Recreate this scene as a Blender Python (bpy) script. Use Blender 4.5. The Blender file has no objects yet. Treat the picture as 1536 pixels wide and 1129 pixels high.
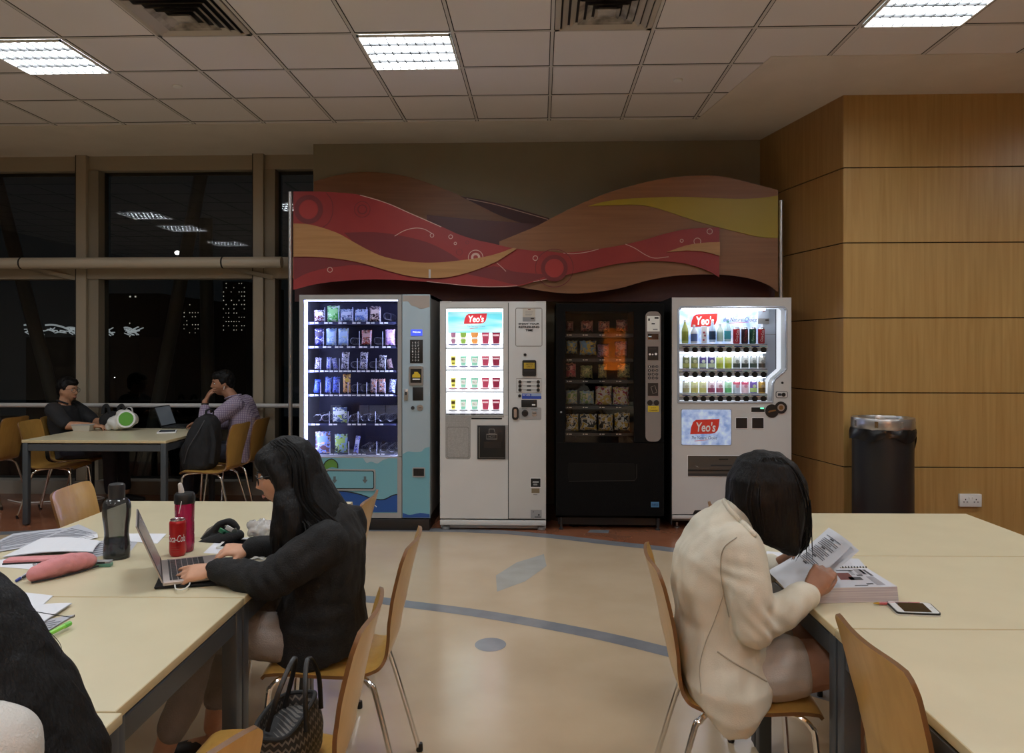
import bpy, bmesh, math, random
from mathutils import Vector, Matrix, Quaternion, noise
S = bpy.context.scene
C = S.collection
PI = math.pi
V = Vector
# ---------------------------------------------------------------- camera model
F = 1185.0
CX, CY = 768.0, 523.0
CAMZ = 1.525
YAW = math.radians(2.08)
FWD = V((-math.sin(YAW), math.cos(YAW), 0)); RGT = V((math.cos(YAW), math.sin(YAW), 0))
EYE = V((0, 0, CAMZ))
def ray(x, y): return FWD + RGT*((x-CX)/F) + V((0, 0, -(y-CY)/F))
def at(x, y, Y):
    """photo point -> place at building depth Y"""
    d = ray(x, y); return EYE + d*(Y/d.y)
def atz(x, y, z):
    d = ray(x, y); return EYE + d*((z-CAMZ)/d.z)
def X_(x, Y): return at(x, CY, Y).x
def Z_(y, Y, x=768): return at(x, y, Y).z

# ---------------------------------------------------------------- materials
MATS = {}
def srgb(r, g, b):
    f = lambda c: (c/255/12.92) if c/255 <= .04045 else ((c/255+.055)/1.055)**2.4
    return (f(r), f(g), f(b), 1)
def mat(name, col, rough=.5, metal=0., spec=.5, emit=0, ecol=None, alpha=1, trans=0, coat=0, sheen=0):
    if name in MATS: return MATS[name]
    m = bpy.data.materials.new(name); m.use_nodes = True
    b = m.node_tree.nodes['Principled BSDF']
    b.inputs['Base Color'].default_value = col
    b.inputs['Roughness'].default_value = rough
    b.inputs['Metallic'].default_value = metal
    b.inputs['Specular IOR Level'].default_value = spec
    b.inputs['Coat Weight'].default_value = coat
    b.inputs['Sheen Weight'].default_value = sheen
    b.inputs['Transmission Weight'].default_value = trans
    b.inputs['Alpha'].default_value = alpha
    if emit:
        b.inputs['Emission Color'].default_value = ecol or col
        b.inputs['Emission Strength'].default_value = emit
    MATS[name] = m
    return m
def nodes(m): return m.node_tree.nodes, m.node_tree.links, m.node_tree.nodes['Principled BSDF']
def noisy(name, c1, c2, scale=8, rough=.5, stretch=(1,1,1), detail=4, bump=0, bscale=None, lo=.35, hi=.65, metal=0, spec=.5, coat=0, dist=0):
    if name in MATS: return MATS[name]
    m = mat(name, c1, rough, metal, spec, coat=coat); N, L, b = nodes(m)
    tc = N.new('ShaderNodeTexCoord'); mp = N.new('ShaderNodeMapping'); mp.inputs['Scale'].default_value = stretch
    L.new(tc.outputs['Object'], mp.inputs['Vector'])
    n = N.new('ShaderNodeTexNoise'); n.inputs['Scale'].default_value = scale; n.inputs['Detail'].default_value = detail
    n.inputs['Distortion'].default_value = dist
    L.new(mp.outputs[0], n.inputs['Vector'])
    r = N.new('ShaderNodeValToRGB'); r.color_ramp.elements[0].position = lo; r.color_ramp.elements[1].position = hi
    r.color_ramp.elements[0].color = c1; r.color_ramp.elements[1].color = c2
    L.new(n.outputs['Fac'], r.inputs[0]); L.new(r.outputs[0], b.inputs['Base Color'])
    if bump:
        n2 = N.new('ShaderNodeTexNoise'); n2.inputs['Scale'].default_value = bscale or scale*3; n2.inputs['Detail'].default_value = 3
        L.new(mp.outputs[0], n2.inputs['Vector'])
        bp = N.new('ShaderNodeBump'); bp.inputs['Strength'].default_value = bump; bp.inputs['Distance'].default_value = .01
        L.new(n2.outputs['Fac'], bp.inputs['Height']); L.new(bp.outputs[0], b.inputs['Normal'])
    return m
def printed(name, cols, scale=25, rough=.3, emit=0):
    """packaging print: flat patches of a few inks"""
    if name in MATS: return MATS[name]
    m = mat(name, cols[0], rough); N, L, b = nodes(m)
    tc = N.new('ShaderNodeTexCoord'); mp = N.new('ShaderNodeMapping')
    mp.inputs['Location'].default_value = (len(MATS)*.37, len(MATS)*.11, len(MATS)*.23)
    L.new(tc.outputs['Object'], mp.inputs['Vector'])
    n = N.new('ShaderNodeTexNoise'); n.inputs['Scale'].default_value = scale; n.inputs['Detail'].default_value = 1.5; n.inputs['Distortion'].default_value = 1.2
    L.new(mp.outputs[0], n.inputs['Vector'])
    r = N.new('ShaderNodeValToRGB'); r.color_ramp.interpolation = 'CONSTANT'
    el = r.color_ramp.elements; k = len(cols)
    el[0].position = 0; el[0].color = cols[0]; el[1].position = .36+.30/k; el[1].color = cols[1]
    for i in range(2, k):
        e = el.new(.36+.30*i/k); e.color = cols[i]
    L.new(n.outputs['Fac'], r.inputs[0]); L.new(r.outputs[0], b.inputs['Base Color'])
    if emit:
        L.new(r.outputs[0], b.inputs['Emission Color']); b.inputs['Emission Strength'].default_value = emit
    return m
def wood(name, c1, c2, axis='Z', rough=.35, scale=1.0, joints=None, coat=0):
    """veneer: fine streaks along an axis, small knots"""
    if name in MATS: return MATS[name]
    m = mat(name, c1, rough, coat=coat); N, L, b = nodes(m)
    tc = N.new('ShaderNodeTexCoord'); mp = N.new('ShaderNodeMapping')
    s = {'Z': (22, 22, .9), 'X': (.9, 22, 22), 'Y': (22, .9, 22)}[axis]
    mp.inputs['Scale'].default_value = [k*scale for k in s]
    L.new(tc.outputs['Object'], mp.inputs['Vector'])
    n = N.new('ShaderNodeTexNoise'); n.inputs['Scale'].default_value = 1.6; n.inputs['Detail'].default_value = 5; n.inputs['Distortion'].default_value = .6
    L.new(mp.outputs[0], n.inputs['Vector'])
    r = N.new('ShaderNodeValToRGB'); r.color_ramp.elements[0].position = .3; r.color_ramp.elements[1].position = .72
    r.color_ramp.elements[0].color = c1; r.color_ramp.elements[1].color = c2
    L.new(n.outputs['Fac'], r.inputs[0])
    v = N.new('ShaderNodeTexVoronoi'); v.inputs['Scale'].default_value = .9
    mp2 = N.new('ShaderNodeMapping'); mp2.inputs['Scale'].default_value = {'Z': (3, 3, 1.6), 'X': (1.6, 3, 3), 'Y': (3, 1.6, 3)}[axis]
    L.new(tc.outputs['Object'], mp2.inputs['Vector']); L.new(mp2.outputs[0], v.inputs['Vector'])
    lt = N.new('ShaderNodeMath'); lt.operation = 'LESS_THAN'; lt.inputs[1].default_value = .05
    L.new(v.outputs['Distance'], lt.inputs[0])
    mx = N.new('ShaderNodeMix'); mx.data_type = 'RGBA'; mx.inputs[7].default_value = [k*.72 for k in c1[:3]]+[1]
    mu = N.new('ShaderNodeMath'); mu.operation = 'MULTIPLY'; mu.inputs[1].default_value = .55
    L.new(lt.outputs[0], mu.inputs[0]); L.new(mu.outputs[0], mx.inputs[0]); L.new(r.outputs[0], mx.inputs[6])
    L.new(mx.outputs[2], b.inputs['Base Color'])
    return m

# ---------------------------------------------------------------- mesh builder
class MB:
    def __init__(s, M=None): s.v = []; s.f = []; s.mi = []; s.mats = []; s.M = M or Matrix()
    def slot(s, m):
        if m not in s.mats: s.mats.append(m)
        return s.mats.index(m)
    def add(s, vs, fs, m, M=None):
        T = s.M @ M if M is not None else s.M
        o = len(s.v); k = s.slot(m)
        s.v += [T @ V(p) for p in vs]
        for f in fs: s.f.append([i+o for i in f]); s.mi.append(k)
        return s
    def bm(s, b, m, M=None):
        b.verts.index_update()
        s.add([v.co.copy() for v in b.verts], [[v.index for v in f.verts] for f in b.faces], m, M); b.free(); return s
    def box(s, lo, hi, m, bev=0, seg=2, M=None):
        lo, hi = V(lo), V(hi)
        lo, hi = V([min(a, c) for a, c in zip(lo, hi)]), V([max(a, c) for a, c in zip(lo, hi)])
        b = bmesh.new(); bmesh.ops.create_cube(b, size=1)
        for v in b.verts: v.co = V([(lo[i]+hi[i])/2 + v.co[i]*(hi[i]-lo[i]) for i in range(3)])
        if bev:
            bev = min(bev, min(hi-lo)*.49)
            bmesh.ops.bevel(b, geom=b.edges[:], offset=bev, segments=seg, affect='EDGES', profile=.5)
        return s.bm(b, m, M)
    def loft(s, rings, m, caps=True, M=None, closed=True):
        n = len(rings[0]); vs = [p for r in rings for p in r]; fs = []
        for i in range(len(rings)-1):
            for j in range(n if closed else n-1):
                a, b_ = i*n+j, i*n+(j+1) % n
                fs.append((a, b_, b_+n, a+n))
        if caps and closed:
            fs.append(tuple(reversed(range(n)))); fs.append(tuple(range((len(rings)-1)*n, len(rings)*n)))
        return s.add(vs, fs, m, M)
    def tube(s, path, r, m, n=10, up=None, caps=True, M=None, rnd=False):
        """r: number, or list of numbers / (across, along-up) pairs"""
        path = [V(p) for p in path]; k = len(path)
        if not isinstance(r, (list, tuple)): r = [r]*k
        R = [(a, a) if not isinstance(a, (list, tuple)) else a for a in r]
        if rnd:   # rounded ends
            t0 = (path[1]-path[0]).normalized(); t1 = (path[-1]-path[-2]).normalized()
            def endcap(p, rr, t, sgn):
                q = []
                for a in ((.45, .9), (.8, .6), (.97, .25)):
                    q.append((p+t*sgn*min(rr)*a[0], (rr[0]*a[1], rr[1]*a[1])))
                return q
            e0 = endcap(path[0], R[0], t0, -1)[::-1]; e1 = endcap(path[-1], R[-1], t1, 1)
            path = [p for p, _ in e0]+path+[p for p, _ in e1]; R = [q for _, q in e0]+R+[q for _, q in e1]; k = len(path)
        rings = []; u = V(up) if up is not None else None; prev = None
        for i in range(k):
            t = (path[min(i+1, k-1)]-path[max(i-1, 0)]).normalized()
            if u is not None: side = t.cross(u)
            elif prev is None: side = t.cross(V((0, 0, 1)) if abs(t.z) < .9 else V((0, 1, 0)))
            else: side = prev - t*prev.dot(t)
            if side.length < 1e-4: side = prev if prev is not None else t.orthogonal()
            side.normalize(); w = side.cross(t).normalized(); prev = side
            rings.append([path[i]+side*(math.cos(2*PI*j/n)*R[i][0])+w*(math.sin(2*PI*j/n)*R[i][1]) for j in range(n)])
        return s.loft(rings, m, caps, M)
    def lathe(s, prof, m, n=24, M=None, caps=True):
        return s.loft([[V((r*math.cos(2*PI*j/n), r*math.sin(2*PI*j/n), z)) for j in range(n)] for r, z in prof], m, caps, M)
    def ell(s, c, r, m, nu=16, nv=10, M=None, R=None):
        c = V(c); vs = []; R = R or Matrix.Identity(3)
        rings = []
        for i in range(1, nv):
            a = PI*i/nv
            rings.append([c + R @ V((r[0]*math.sin(a)*math.cos(2*PI*j/nu), r[1]*math.sin(a)*math.sin(2*PI*j/nu), -r[2]*math.cos(a))) for j in range(nu)])
        o = len(rings)*nu
        vs = [p for q in rings for p in q] + [c - R @ V((0, 0, r[2])), c + R @ V((0, 0, r[2]))]
        fs = []
        for i in range(len(rings)-1):
            for j in range(nu):
                a, b_ = i*nu+j, i*nu+(j+1) % nu; fs.append((a, b_, b_+nu, a+nu))
        for j in range(nu):
            fs.append((o, (j+1) % nu, j)); k = (len(rings)-1)*nu; fs.append((o+1, k+j, k+(j+1) % nu))
        return s.add(vs, fs, m, M)
    def prism(s, poly, d, m, M=None):
        """poly: points in 3D (a flat outline); d: extrusion vector"""
        b = bmesh.new(); vs = [b.verts.new(V(p)) for p in poly]
        f = b.faces.new(vs); d = V(d)
        f.normal_update()
        if f.normal.dot(d) > 0: f.normal_flip()
        ret = bmesh.ops.extrude_face_region(b, geom=[f])
        for e in ret['geom']:
            if isinstance(e, bmesh.types.BMVert): e.co += d
        bmesh.ops.triangulate(b, faces=[q for q in b.faces if len(q.verts) > 4])
        bmesh.ops.recalc_face_normals(b, faces=b.faces[:])
        return s.bm(b, m, M)
    def quad(s, pts, m, M=None): return s.add(pts, [tuple(range(len(pts)))], m, M)
    def disc(s, c, r, ax, m, n=20, th=.002, M=None):
        """thin disc facing axis ax"""
        ax = V(ax).normalized(); u = ax.orthogonal().normalized(); w = ax.cross(u)
        if not isinstance(r, (tuple, list)): r = (r, r)
        c = V(c)
        return s.loft([[c+ax*q+u*math.cos(2*PI*j/n)*r[0]+w*math.sin(2*PI*j/n)*r[0] for j in range(n)] for q in (0, th)], m, True, M)
    def ring(s, c, r, ax, w, m, n=24, th=.002, M=None):
        ax = V(ax).normalized(); u = ax.orthogonal().normalized(); k = ax.cross(u); c = V(c)
        P = lambda rr, q, j: c+ax*q+(u*math.cos(2*PI*j/n)+k*math.sin(2*PI*j/n))*rr
        return s.loft([[P(rr, q, j) for j in range(n)] for rr, q in ((r-w, 0), (r-w, th), (r, th), (r, 0))], m, False, M)
    def text(s, t, c, h, m, M=None, w=None, depth=.0015, ux=(1, 0, 0), uy=(0, 0, 1), shear=0, align='CENTER', bold=0):
        """lettering centred at c, running along ux with letters rising along uy"""
        cu = bpy.data.curves.new('lettering', 'FONT'); cu.body = t; cu.size = 1; cu.align_x = align; cu.align_y = 'CENTER'
        cu.extrude = 0; cu.shear = shear; cu.resolution_u = 3; cu.offset = bold
        o = bpy.data.objects.new('lettering', cu); C.objects.link(o)
        dg = bpy.context.evaluated_depsgraph_get(); me = bpy.data.meshes.new_from_object(o.evaluated_get(dg))
        bpy.data.objects.remove(o); bpy.data.curves.remove(cu)
        if not len(me.vertices): return s
        xs = [v.co.x for v in me.vertices]; ys = [v.co.y for v in me.vertices]
        cy = (max(ys)+min(ys))/2; k = h/max(max(ys)-min(ys), 1e-6); kx = k if w is None else w/max(max(xs)-min(xs), 1e-6)
        ox = (max(xs)+min(xs))/2 if align == 'CENTER' else min(xs)
        ux, uy, c = V(ux).normalized(), V(uy).normalized(), V(c); nrm = ux.cross(uy)
        s.add([c+ux*((v.co.x-ox)*kx)+uy*((v.co.y-cy)*k)+nrm*depth for v in me.vertices], [list(p.vertices) for p in me.polygons], m, M)
        bpy.data.meshes.remove(me); return s
    def mesh(s, name, smooth=35):
        me = bpy.data.meshes.new(name); me.from_pydata([tuple(p) for p in s.v], [], s.f)
        for m in s.mats: me.materials.append(m)
        me.polygons.foreach_set('material_index', s.mi)
        me.validate(); me.update()
        if smooth:
            me.polygons.foreach_set('use_smooth', [True]*len(me.polygons)); me.set_sharp_from_angle(angle=math.radians(smooth))
        return me
    def build(s, name, parent=None, smooth=35, label=None):
        o = bpy.data.objects.new(name, s.mesh(name, smooth)); C.objects.link(o)
        if parent is not None: o.parent = parent
        if label: o['label'] = label
        return o
def thing(name, label, cat, loc=(0, 0, 0), rotz=0, group=None):
    o = bpy.data.objects.new(name, None); C.objects.link(o); o.empty_display_size = .05
    o.location = loc; o.rotation_euler = (0, 0, rotz)
    return tag(o, label, cat, group)
def tag(o, label, cat, group=None):
    o['label'] = label; o['category'] = cat
    if group: o['group'] = group
    return o
def struct(name, mb, smooth=35):
    o = mb.build(name, None, smooth); o['kind'] = 'structure'; return o
def solo(name, mb, label, cat, group=None, loc=None, rotz=0, smooth=35):
    o = tag(mb.build(name, None, smooth), label, cat, group)
    if loc is not None: o.location = loc; o.rotation_euler = (0, 0, rotz)
    return o
def dup(root, label=None, group=None, loc=None, rotz=None):
    r = root.copy(); C.objects.link(r)
    if label: r['label'] = label
    if group: r['group'] = group
    if loc is not None: r.location = loc
    if rotz is not None: r.rotation_euler = (0, 0, rotz)
    for ch in list(root.children):
        c = ch.copy(); C.objects.link(c); c.parent = r
        for g in ch.children:
            d = g.copy(); C.objects.link(d); d.parent = c
    return r
def fuse(mb, name, parent, voxel=.006, smooth_n=4, m=None, disp=None):
    """melt overlapping closed pieces into one continuous skin"""
    me = mb.mesh(name+'_raw', 0); o = bpy.data.objects.new(name+'_raw', me); C.objects.link(o)
    r = o.modifiers.new('r', 'REMESH'); r.mode = 'VOXEL'; r.voxel_size = voxel
    q = o.modifiers.new('s', 'SMOOTH'); q.factor = .5; q.iterations = smooth_n
    dg = bpy.context.evaluated_depsgraph_get(); out = bpy.data.meshes.new_from_object(o.evaluated_get(dg))
    bpy.data.objects.remove(o); bpy.data.meshes.remove(me)
    out.name = name; out.materials.clear(); out.materials.append(m or mb.mats[0])
    if disp:
        cn = [(v.co.copy(), v.normal.copy()) for v in out.vertices]; flat = []
        for c_o, n_o in cn: flat.extend(disp(c_o, n_o))
        out.vertices.foreach_set('co', flat); out.update()
    out.polygons.foreach_set('use_smooth', [True]*len(out.polygons))
    ob = bpy.data.objects.new(name, out); C.objects.link(ob)
    if parent is not None: ob.parent = parent
    return ob
def spline(pts, n=8):
    """Catmull-Rom through points"""
    pts = [V(p) for p in pts]; P = [pts[0]*2-pts[1]]+pts+[pts[-1]*2-pts[-2]]; out = []
    for i in range(1, len(P)-2):
        a, b, c, d = P[i-1:i+3]
        for k in range(n):
            t = k/n
            out.append(.5*((2*b)+(c-a)*t+(2*a-5*b+4*c-d)*t*t+(3*b-a-3*c+d)*t**3))
    return out+[pts[-1]]
def rrect(x0, z0, x1, z1, r, n=5, y=0):
    """rounded rectangle outline in the x-z plane"""
    out = []
    for cx, cz, a0 in ((x1-r, z1-r, 0), (x0+r, z1-r, 90), (x0+r, z0+r, 180), (x1-r, z0+r, 270)):
        for i in range(n+1):
            a = math.radians(a0+90*i/n); out.append(V((cx+r*math.cos(a), y, cz+r*math.sin(a))))
    return out
random.seed(7)
# shared materials
M_black = mat('black plastic', srgb(14, 14, 15), .45)
M_dark = mat('dark grey plastic', srgb(40, 40, 42), .5)
M_grey = mat('grey plastic', srgb(140, 140, 140), .5)
M_white = mat('white plastic', srgb(225, 225, 220), .4)
M_chrome = mat('chrome', (.75, .75, .75, 1), .14, 1)
M_steel = mat('brushed steel', (.55, .55, .55, 1), .32, 1)
M_red = mat('red ink', srgb(190, 40, 35), .5)
M_blackink = mat('black ink', srgb(20, 20, 20), .6)
M_whiteink = mat('white ink', srgb(235, 235, 235), .5)
M_blueink = mat('blue ink', srgb(40, 70, 160), .5)
M_yellow = mat('yellow ink', srgb(205, 175, 40), .5)
# ================================================================ room shell
HC = 3.565                                    # ceiling height
YB, YW = 7.78, 8.17                           # wall behind the machines, window wall
X0, X1, YR = -9.2, 6.4, -5.2
TG, TX, TY = .643, .075, .567             # ceiling grid pitch and origin
m_ceil = mat('ceiling tile', srgb(222, 217, 214), .9); N, L, b = nodes(m_ceil)
tc = N.new('ShaderNodeTexCoord'); sp = N.new('ShaderNodeSeparateXYZ'); L.new(tc.outputs['Object'], sp.inputs[0])
def math_n(N, L, op, a, b_=None, c=None):
    n = N.new('ShaderNodeMath'); n.operation = op
    for i, q in enumerate((a, b_, c)):
        if q is None: continue
        if isinstance(q, (int, float)): n.inputs[i].default_value = q
        else: L.new(q, n.inputs[i])
    return n.outputs[0]
n = N.new('ShaderNodeTexNoise'); n.inputs['Scale'].default_value = 260; L.new(tc.outputs['Object'], n.inputs['Vector'])
bp = N.new('ShaderNodeBump'); bp.inputs['Strength'].default_value = .3; bp.inputs['Distance'].default_value = .004
L.new(n.outputs['Fac'], bp.inputs['Height']); L.new(bp.outputs[0], b.inputs['Normal'])
n2 = N.new('ShaderNodeTexNoise'); n2.inputs['Scale'].default_value = 1.1; L.new(tc.outputs['Object'], n2.inputs['Vector'])
rp = N.new('ShaderNodeValToRGB'); rp.color_ramp.elements[0].color = srgb(216, 211, 208); rp.color_ramp.elements[1].color = srgb(228, 223, 220)
L.new(n2.outputs['Fac'], rp.inputs[0]); L.new(rp.outputs[0], b.inputs['Base Color'])
m_gyp = noisy('painted plaster', srgb(212, 203, 190), srgb(218, 209, 196), 3, .8)
m_tbar = mat('ceiling grid bar', srgb(200, 196, 190), .6)
m_seam = mat('shadow gap', srgb(30, 28, 26), .9)

# tiles only where the plaster border leaves off
E1, E2 = at(1046, 178, 7.0), at(1157, 84, 5.35)
yE = TY+TG*10                                   # back edge of the tiles
d = ray(1046, 178); pE1 = EYE+d*((HC-CAMZ)/d.z); d = ray(1157, 84); pE2 = EYE+d*((HC-CAMZ)/d.z)
yE = pE1.y
cl = MB()
tiles = [(X0, YR), (X1, YR), (X1, pE2.y), (pE2.x, pE2.y), (pE1.x, yE), (X0, yE)]
cl.prism([V((x, y, HC)) for x, y in tiles], (0, 0, .02), m_ceil)
# T-bars with a shadow line on both sides
def inside_x(y):
    if y > yE: return None
    return X1 if y <= pE2.y else pE2.x+(pE1.x-pE2.x)*(y-pE2.y)/(yE-pE2.y)
k = -15
while TX+TG*k < X1:
    x = TX+TG*k; k += 1
    if x < X0: continue
    ye = yE if x < pE1.x else (pE2.y if x > pE2.x else yE+(pE2.y-yE)*(x-pE1.x)/(pE2.x-pE1.x))
    cl.box((x-.010, YR, HC-.004), (x+.010, ye, HC+.001), m_tbar)
    for q in (-1, 1): cl.box((x+q*.0125-.003, YR, HC-.0025), (x+q*.0125+.003, ye, HC+.001), m_seam)
for k in range(-9, 11):
    y = TY+TG*k
    xe = inside_x(y)
    if xe is None or y < YR: continue
    cl.box((X0, y-.010, HC-.0042), (xe, y+.010, HC+.001), m_tbar)
    for q in (-1, 1): cl.box((X0, y+q*.0125-.003, HC-.0027), (xe, y+q*.0125+.003, HC+.001), m_seam)
struct('ceiling', cl, 0)
bo = MB()
bo.prism([V((x, y, HC-.006)) for x, y in [(X0, yE), (pE1.x, yE), (pE2.x, pE2.y), (X1, pE2.y), (X1, YW+.6), (X0, YW+.6)]], (0, 0, .03), m_gyp)
struct('trim_1', bo, 0)                         # plaster border of the ceiling

# floor: beige vinyl, terracotta beyond the arc, grey bands
m_fl = noisy('beige vinyl', srgb(186, 163, 132), srgb(194, 172, 142), 2.2, .30, detail=8, spec=.5)
m_fl2 = noisy('terracotta vinyl', srgb(132, 82, 58), srgb(146, 93, 66), 2.5, .32, detail=8)
m_fl3 = noisy('blue grey vinyl', srgb(118, 119, 122), srgb(130, 131, 134), 6, .30, detail=6)
m_fl4 = noisy('pale grey vinyl', srgb(158, 155, 146), srgb(166, 164, 155), 6, .3)
for mm in (m_fl, m_fl2, m_fl3, m_fl4):
    N, L, b = nodes(mm); tc = N.new('ShaderNodeTexCoord'); n = N.new('ShaderNodeTexNoise'); n.inputs['Scale'].default_value = 5; n.inputs['Detail'].default_value = 6
    mp = N.new('ShaderNodeMapping'); mp.inputs['Scale'].default_value = (1, .25, 1); L.new(tc.outputs['Object'], mp.inputs[0]); L.new(mp.outputs[0], n.inputs['Vector'])
    mr = N.new('ShaderNodeMapRange'); mr.inputs[3].default_value = .13; mr.inputs[4].default_value = .26
    L.new(n.outputs['Fac'], mr.inputs[0]); L.new(mr.outputs[0], b.inputs['Roughness'])
fl = MB()
fl.box((X0, YR, -.06), (X1, YW+.5, 0), m_fl)
arc_in = [(-9.2, 4.6), (-6.5, 5.75)] + [tuple(atz(x, y, 0)[:2]) for x, y in ((60, 800), (300, 798), (545, 796.5), (716, 799), (814, 806), (912, 817), (1013.5, 828.6))]
p = atz(1300, 868, 0); arc_in += [(p.x, p.y), (4.3, 3.4), (6.4, 1.9)]
sm = spline([V((x, y, 0)) for x, y in arc_in], 6)
def offset(path, w):
    out = []
    for i, q in enumerate(path):
        t = (path[min(i+1, len(path)-1)]-path[max(i-1, 0)]).normalized(); out.append(q+V((-t.y, t.x, 0))*w)
    return out
up = offset(sm, .13)
vs = []
for a, c in zip(sm, up): vs += [V((a.x, a.y, .0008)), V((c.x, c.y, .0008))]
fl.add(vs, [(2*i, 2*i+2, 2*i+3, 2*i+1) for i in range(len(sm)-1)], m_fl3)
vs = []
for c in up: vs += [V((c.x, c.y, .0008)), V((c.x, YW+.5, .0008))]
fl.add(vs, [(2*i, 2*i+2, 2*i+3, 2*i+1) for i in range(len(up)-1)], m_fl2)
b1 = [tuple(atz(x, y, 0)[:2]) for x, y in ((300, 893), (400, 893), (544.5, 903), (600, 910), (700, 923), (800, 940), (900, 960), (994, 983), (1150, 1024), (1400, 1100))]
sm = spline([V((x, y, 0)) for x, y in b1], 5); up = offset(sm, .12)
vs = []
for a, c in zip(offset(sm, -.0), up): vs += [V((a.x, a.y, .0008)), V((c.x, c.y, .0008))]
fl.add(vs, [(2*i, 2*i+2, 2*i+3, 2*i+1) for i in range(len(sm)-1)], m_fl3)
fl.quad([V((*atz(520+x/3.06, 760+y/3.06, 0)[:2], .0009)) for x, y in ((690, 390), (820, 342), (918, 272), (905, 217), (780, 255), (685, 315))], m_fl4)
c = atz(735.7, 966.5, 0); fl.quad([V((c.x+.081*math.cos(a*PI/16), c.y+.095*math.sin(a*PI/16), .0009)) for a in range(32)], m_fl3)
q = atz(897, 797, 0); fl.quad([V((q.x+a, q.y+c, .0012)) for a, c in ((-.09, -.04), (.08, -.06), (.10, .05), (-.06, .06))], m_fl3)
struct('floor', fl, 0)

# walls
m_wallp = noisy('painted wall', srgb(134, 125, 104), srgb(140, 131, 110), 2, .8)
XE = at(470, 300, YB).x
w1 = at(1265, 300, 6.43); cornerX = w1.x; YF = 6.43
backR = at(1140, 300, YB)
wb = MB(); wb.box((XE, YB, 0), (backR.x+.3, YB+.4, HC), m_wallp)
struct('wall_back', wb)
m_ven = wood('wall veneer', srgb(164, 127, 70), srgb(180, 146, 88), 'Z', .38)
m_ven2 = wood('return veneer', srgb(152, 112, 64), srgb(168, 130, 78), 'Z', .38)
m_core = mat('panel joint', srgb(28, 22, 18), .8)
wr = MB(); wr.box((cornerX+.004, YF+.012, 0), (X1, YF+.3, HC), m_core)
zt = [HC]+[CAMZ-(y-CY)/F*YF for y in (255.5, 366.5, 477.5, 588, 697.5)]+[0.0]
for a, c in zip(zt[:-1], zt[1:]):
    wr.box((cornerX+.003, YF, c+.004), (X1, YF+.02, a-.004), m_ven, .0015, 1)
struct('wall_right', wr)
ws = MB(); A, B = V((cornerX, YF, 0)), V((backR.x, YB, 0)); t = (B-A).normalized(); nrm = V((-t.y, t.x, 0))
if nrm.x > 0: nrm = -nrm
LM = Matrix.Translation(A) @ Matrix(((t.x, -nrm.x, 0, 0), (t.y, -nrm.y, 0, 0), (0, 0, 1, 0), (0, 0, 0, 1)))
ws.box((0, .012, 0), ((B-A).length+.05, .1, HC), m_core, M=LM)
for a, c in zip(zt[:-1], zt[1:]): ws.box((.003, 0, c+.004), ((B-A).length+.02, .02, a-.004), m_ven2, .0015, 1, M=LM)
struct('wall_side', ws)
m_far = mat('far wall paint', srgb(150, 140, 126), .85)
for nm, lo, hi in (('wall_left', (X0-.1, YR, 0), (X0, YW+.5, HC)), ('wall_far_right', (X1, YR, 0), (X1+.1, YF+.3, HC))):
    q = MB(); q.box(lo, hi, m_far); struct(nm, q)
# rear wall, with an unseen lit niche, added for the amber reflection in machine glass
nx0, nx1, nz0, nz1 = 1.47, 1.97, .95, 2.0
q = MB()
q.box((X0, YR-.1, 0), (nx0, YR, HC), m_far); q.box((nx1, YR-.1, 0), (X1, YR, HC), m_far)
q.box((nx0, YR-.1, 0), (nx1, YR, nz0), m_far); q.box((nx0, YR-.1, nz1), (nx1, YR, HC), m_far)
struct('wall_rear', q)
q = MB(); q.box((nx0-.05, YR-.40, nz0-.05), (nx1+.05, YR-.36, nz1+.05), m_ven)
q.box((nx0-.05, YR-.4, nz0-.05), (nx0, YR-.1, nz1+.05), m_ven); q.box((nx1, YR-.4, nz0-.05), (nx1+.05, YR-.1, nz1+.05), m_ven)
q.box((nx0, YR-.4, nz0-.05), (nx1, YR-.1, nz0), m_ven); q.box((nx0, YR-.4, nz1), (nx1, YR-.1, nz1+.05), m_ven)
q.box((nx0, YR-.2, nz0), (nx1, YR-.17, nz0+.07), m_ven)
struct('trim_2', q)
q = MB(); q.box((nx0+.05, YR-.3, nz0+.0), (nx1-.05, YR-.24, nz0+.03), mat('amber lamp', (1, .5, .16, 1), .5, emit=9000, ecol=(1, .42, .12, 1)))
solo('added_niche_lamp', q, 'unseen amber lamp added in a rear wall niche for its reflection', 'lamp')

# ---------------------------------------------------------------- window wall
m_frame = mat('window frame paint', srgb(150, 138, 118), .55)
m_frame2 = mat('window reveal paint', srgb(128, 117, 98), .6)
m_glass = mat('window glass', (1, 1, 1, 1), .0)
N, L, b = nodes(m_glass); out = N['Material Output']; N.remove(b)
tr = N.new('ShaderNodeBsdfTransparent'); tr.inputs[0].default_value = (.50, .52, .50, 1); gl = N.new('ShaderNodeBsdfGlossy'); gl.inputs['Roughness'].default_value = 0
fr = N.new('ShaderNodeFresnel'); fr.inputs['IOR'].default_value = 1.55; mx = N.new('ShaderNodeMixShader')
mf = N.new('ShaderNodeMath'); mf.operation = 'MULTIPLY'; mf.inputs[1].default_value = 1.25; L.new(fr.outputs[0], mf.inputs[0])
L.new(mf.outputs[0], mx.inputs[0]); L.new(tr.outputs[0], mx.inputs[1]); L.new(gl.outputs[0], mx.inputs[2]); L.new(mx.outputs[0], out.inputs[0])
zr = lambda y: CAMZ-(y-CY)/F*YW
xw = lambda x: at(x, 400, YW).x
mull = [xw(124.5)-2*(xw(389)-xw(124.5)), xw(124.5)-(xw(389)-xw(124.5)), xw(124.5), xw(389), xw(389)+(xw(389)-xw(124.5))]
z_head, z_tr1, z_tr0, z_sill = zr(250), zr(384), zr(416), zr(724)
hw = .055
wl = MB()
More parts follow.
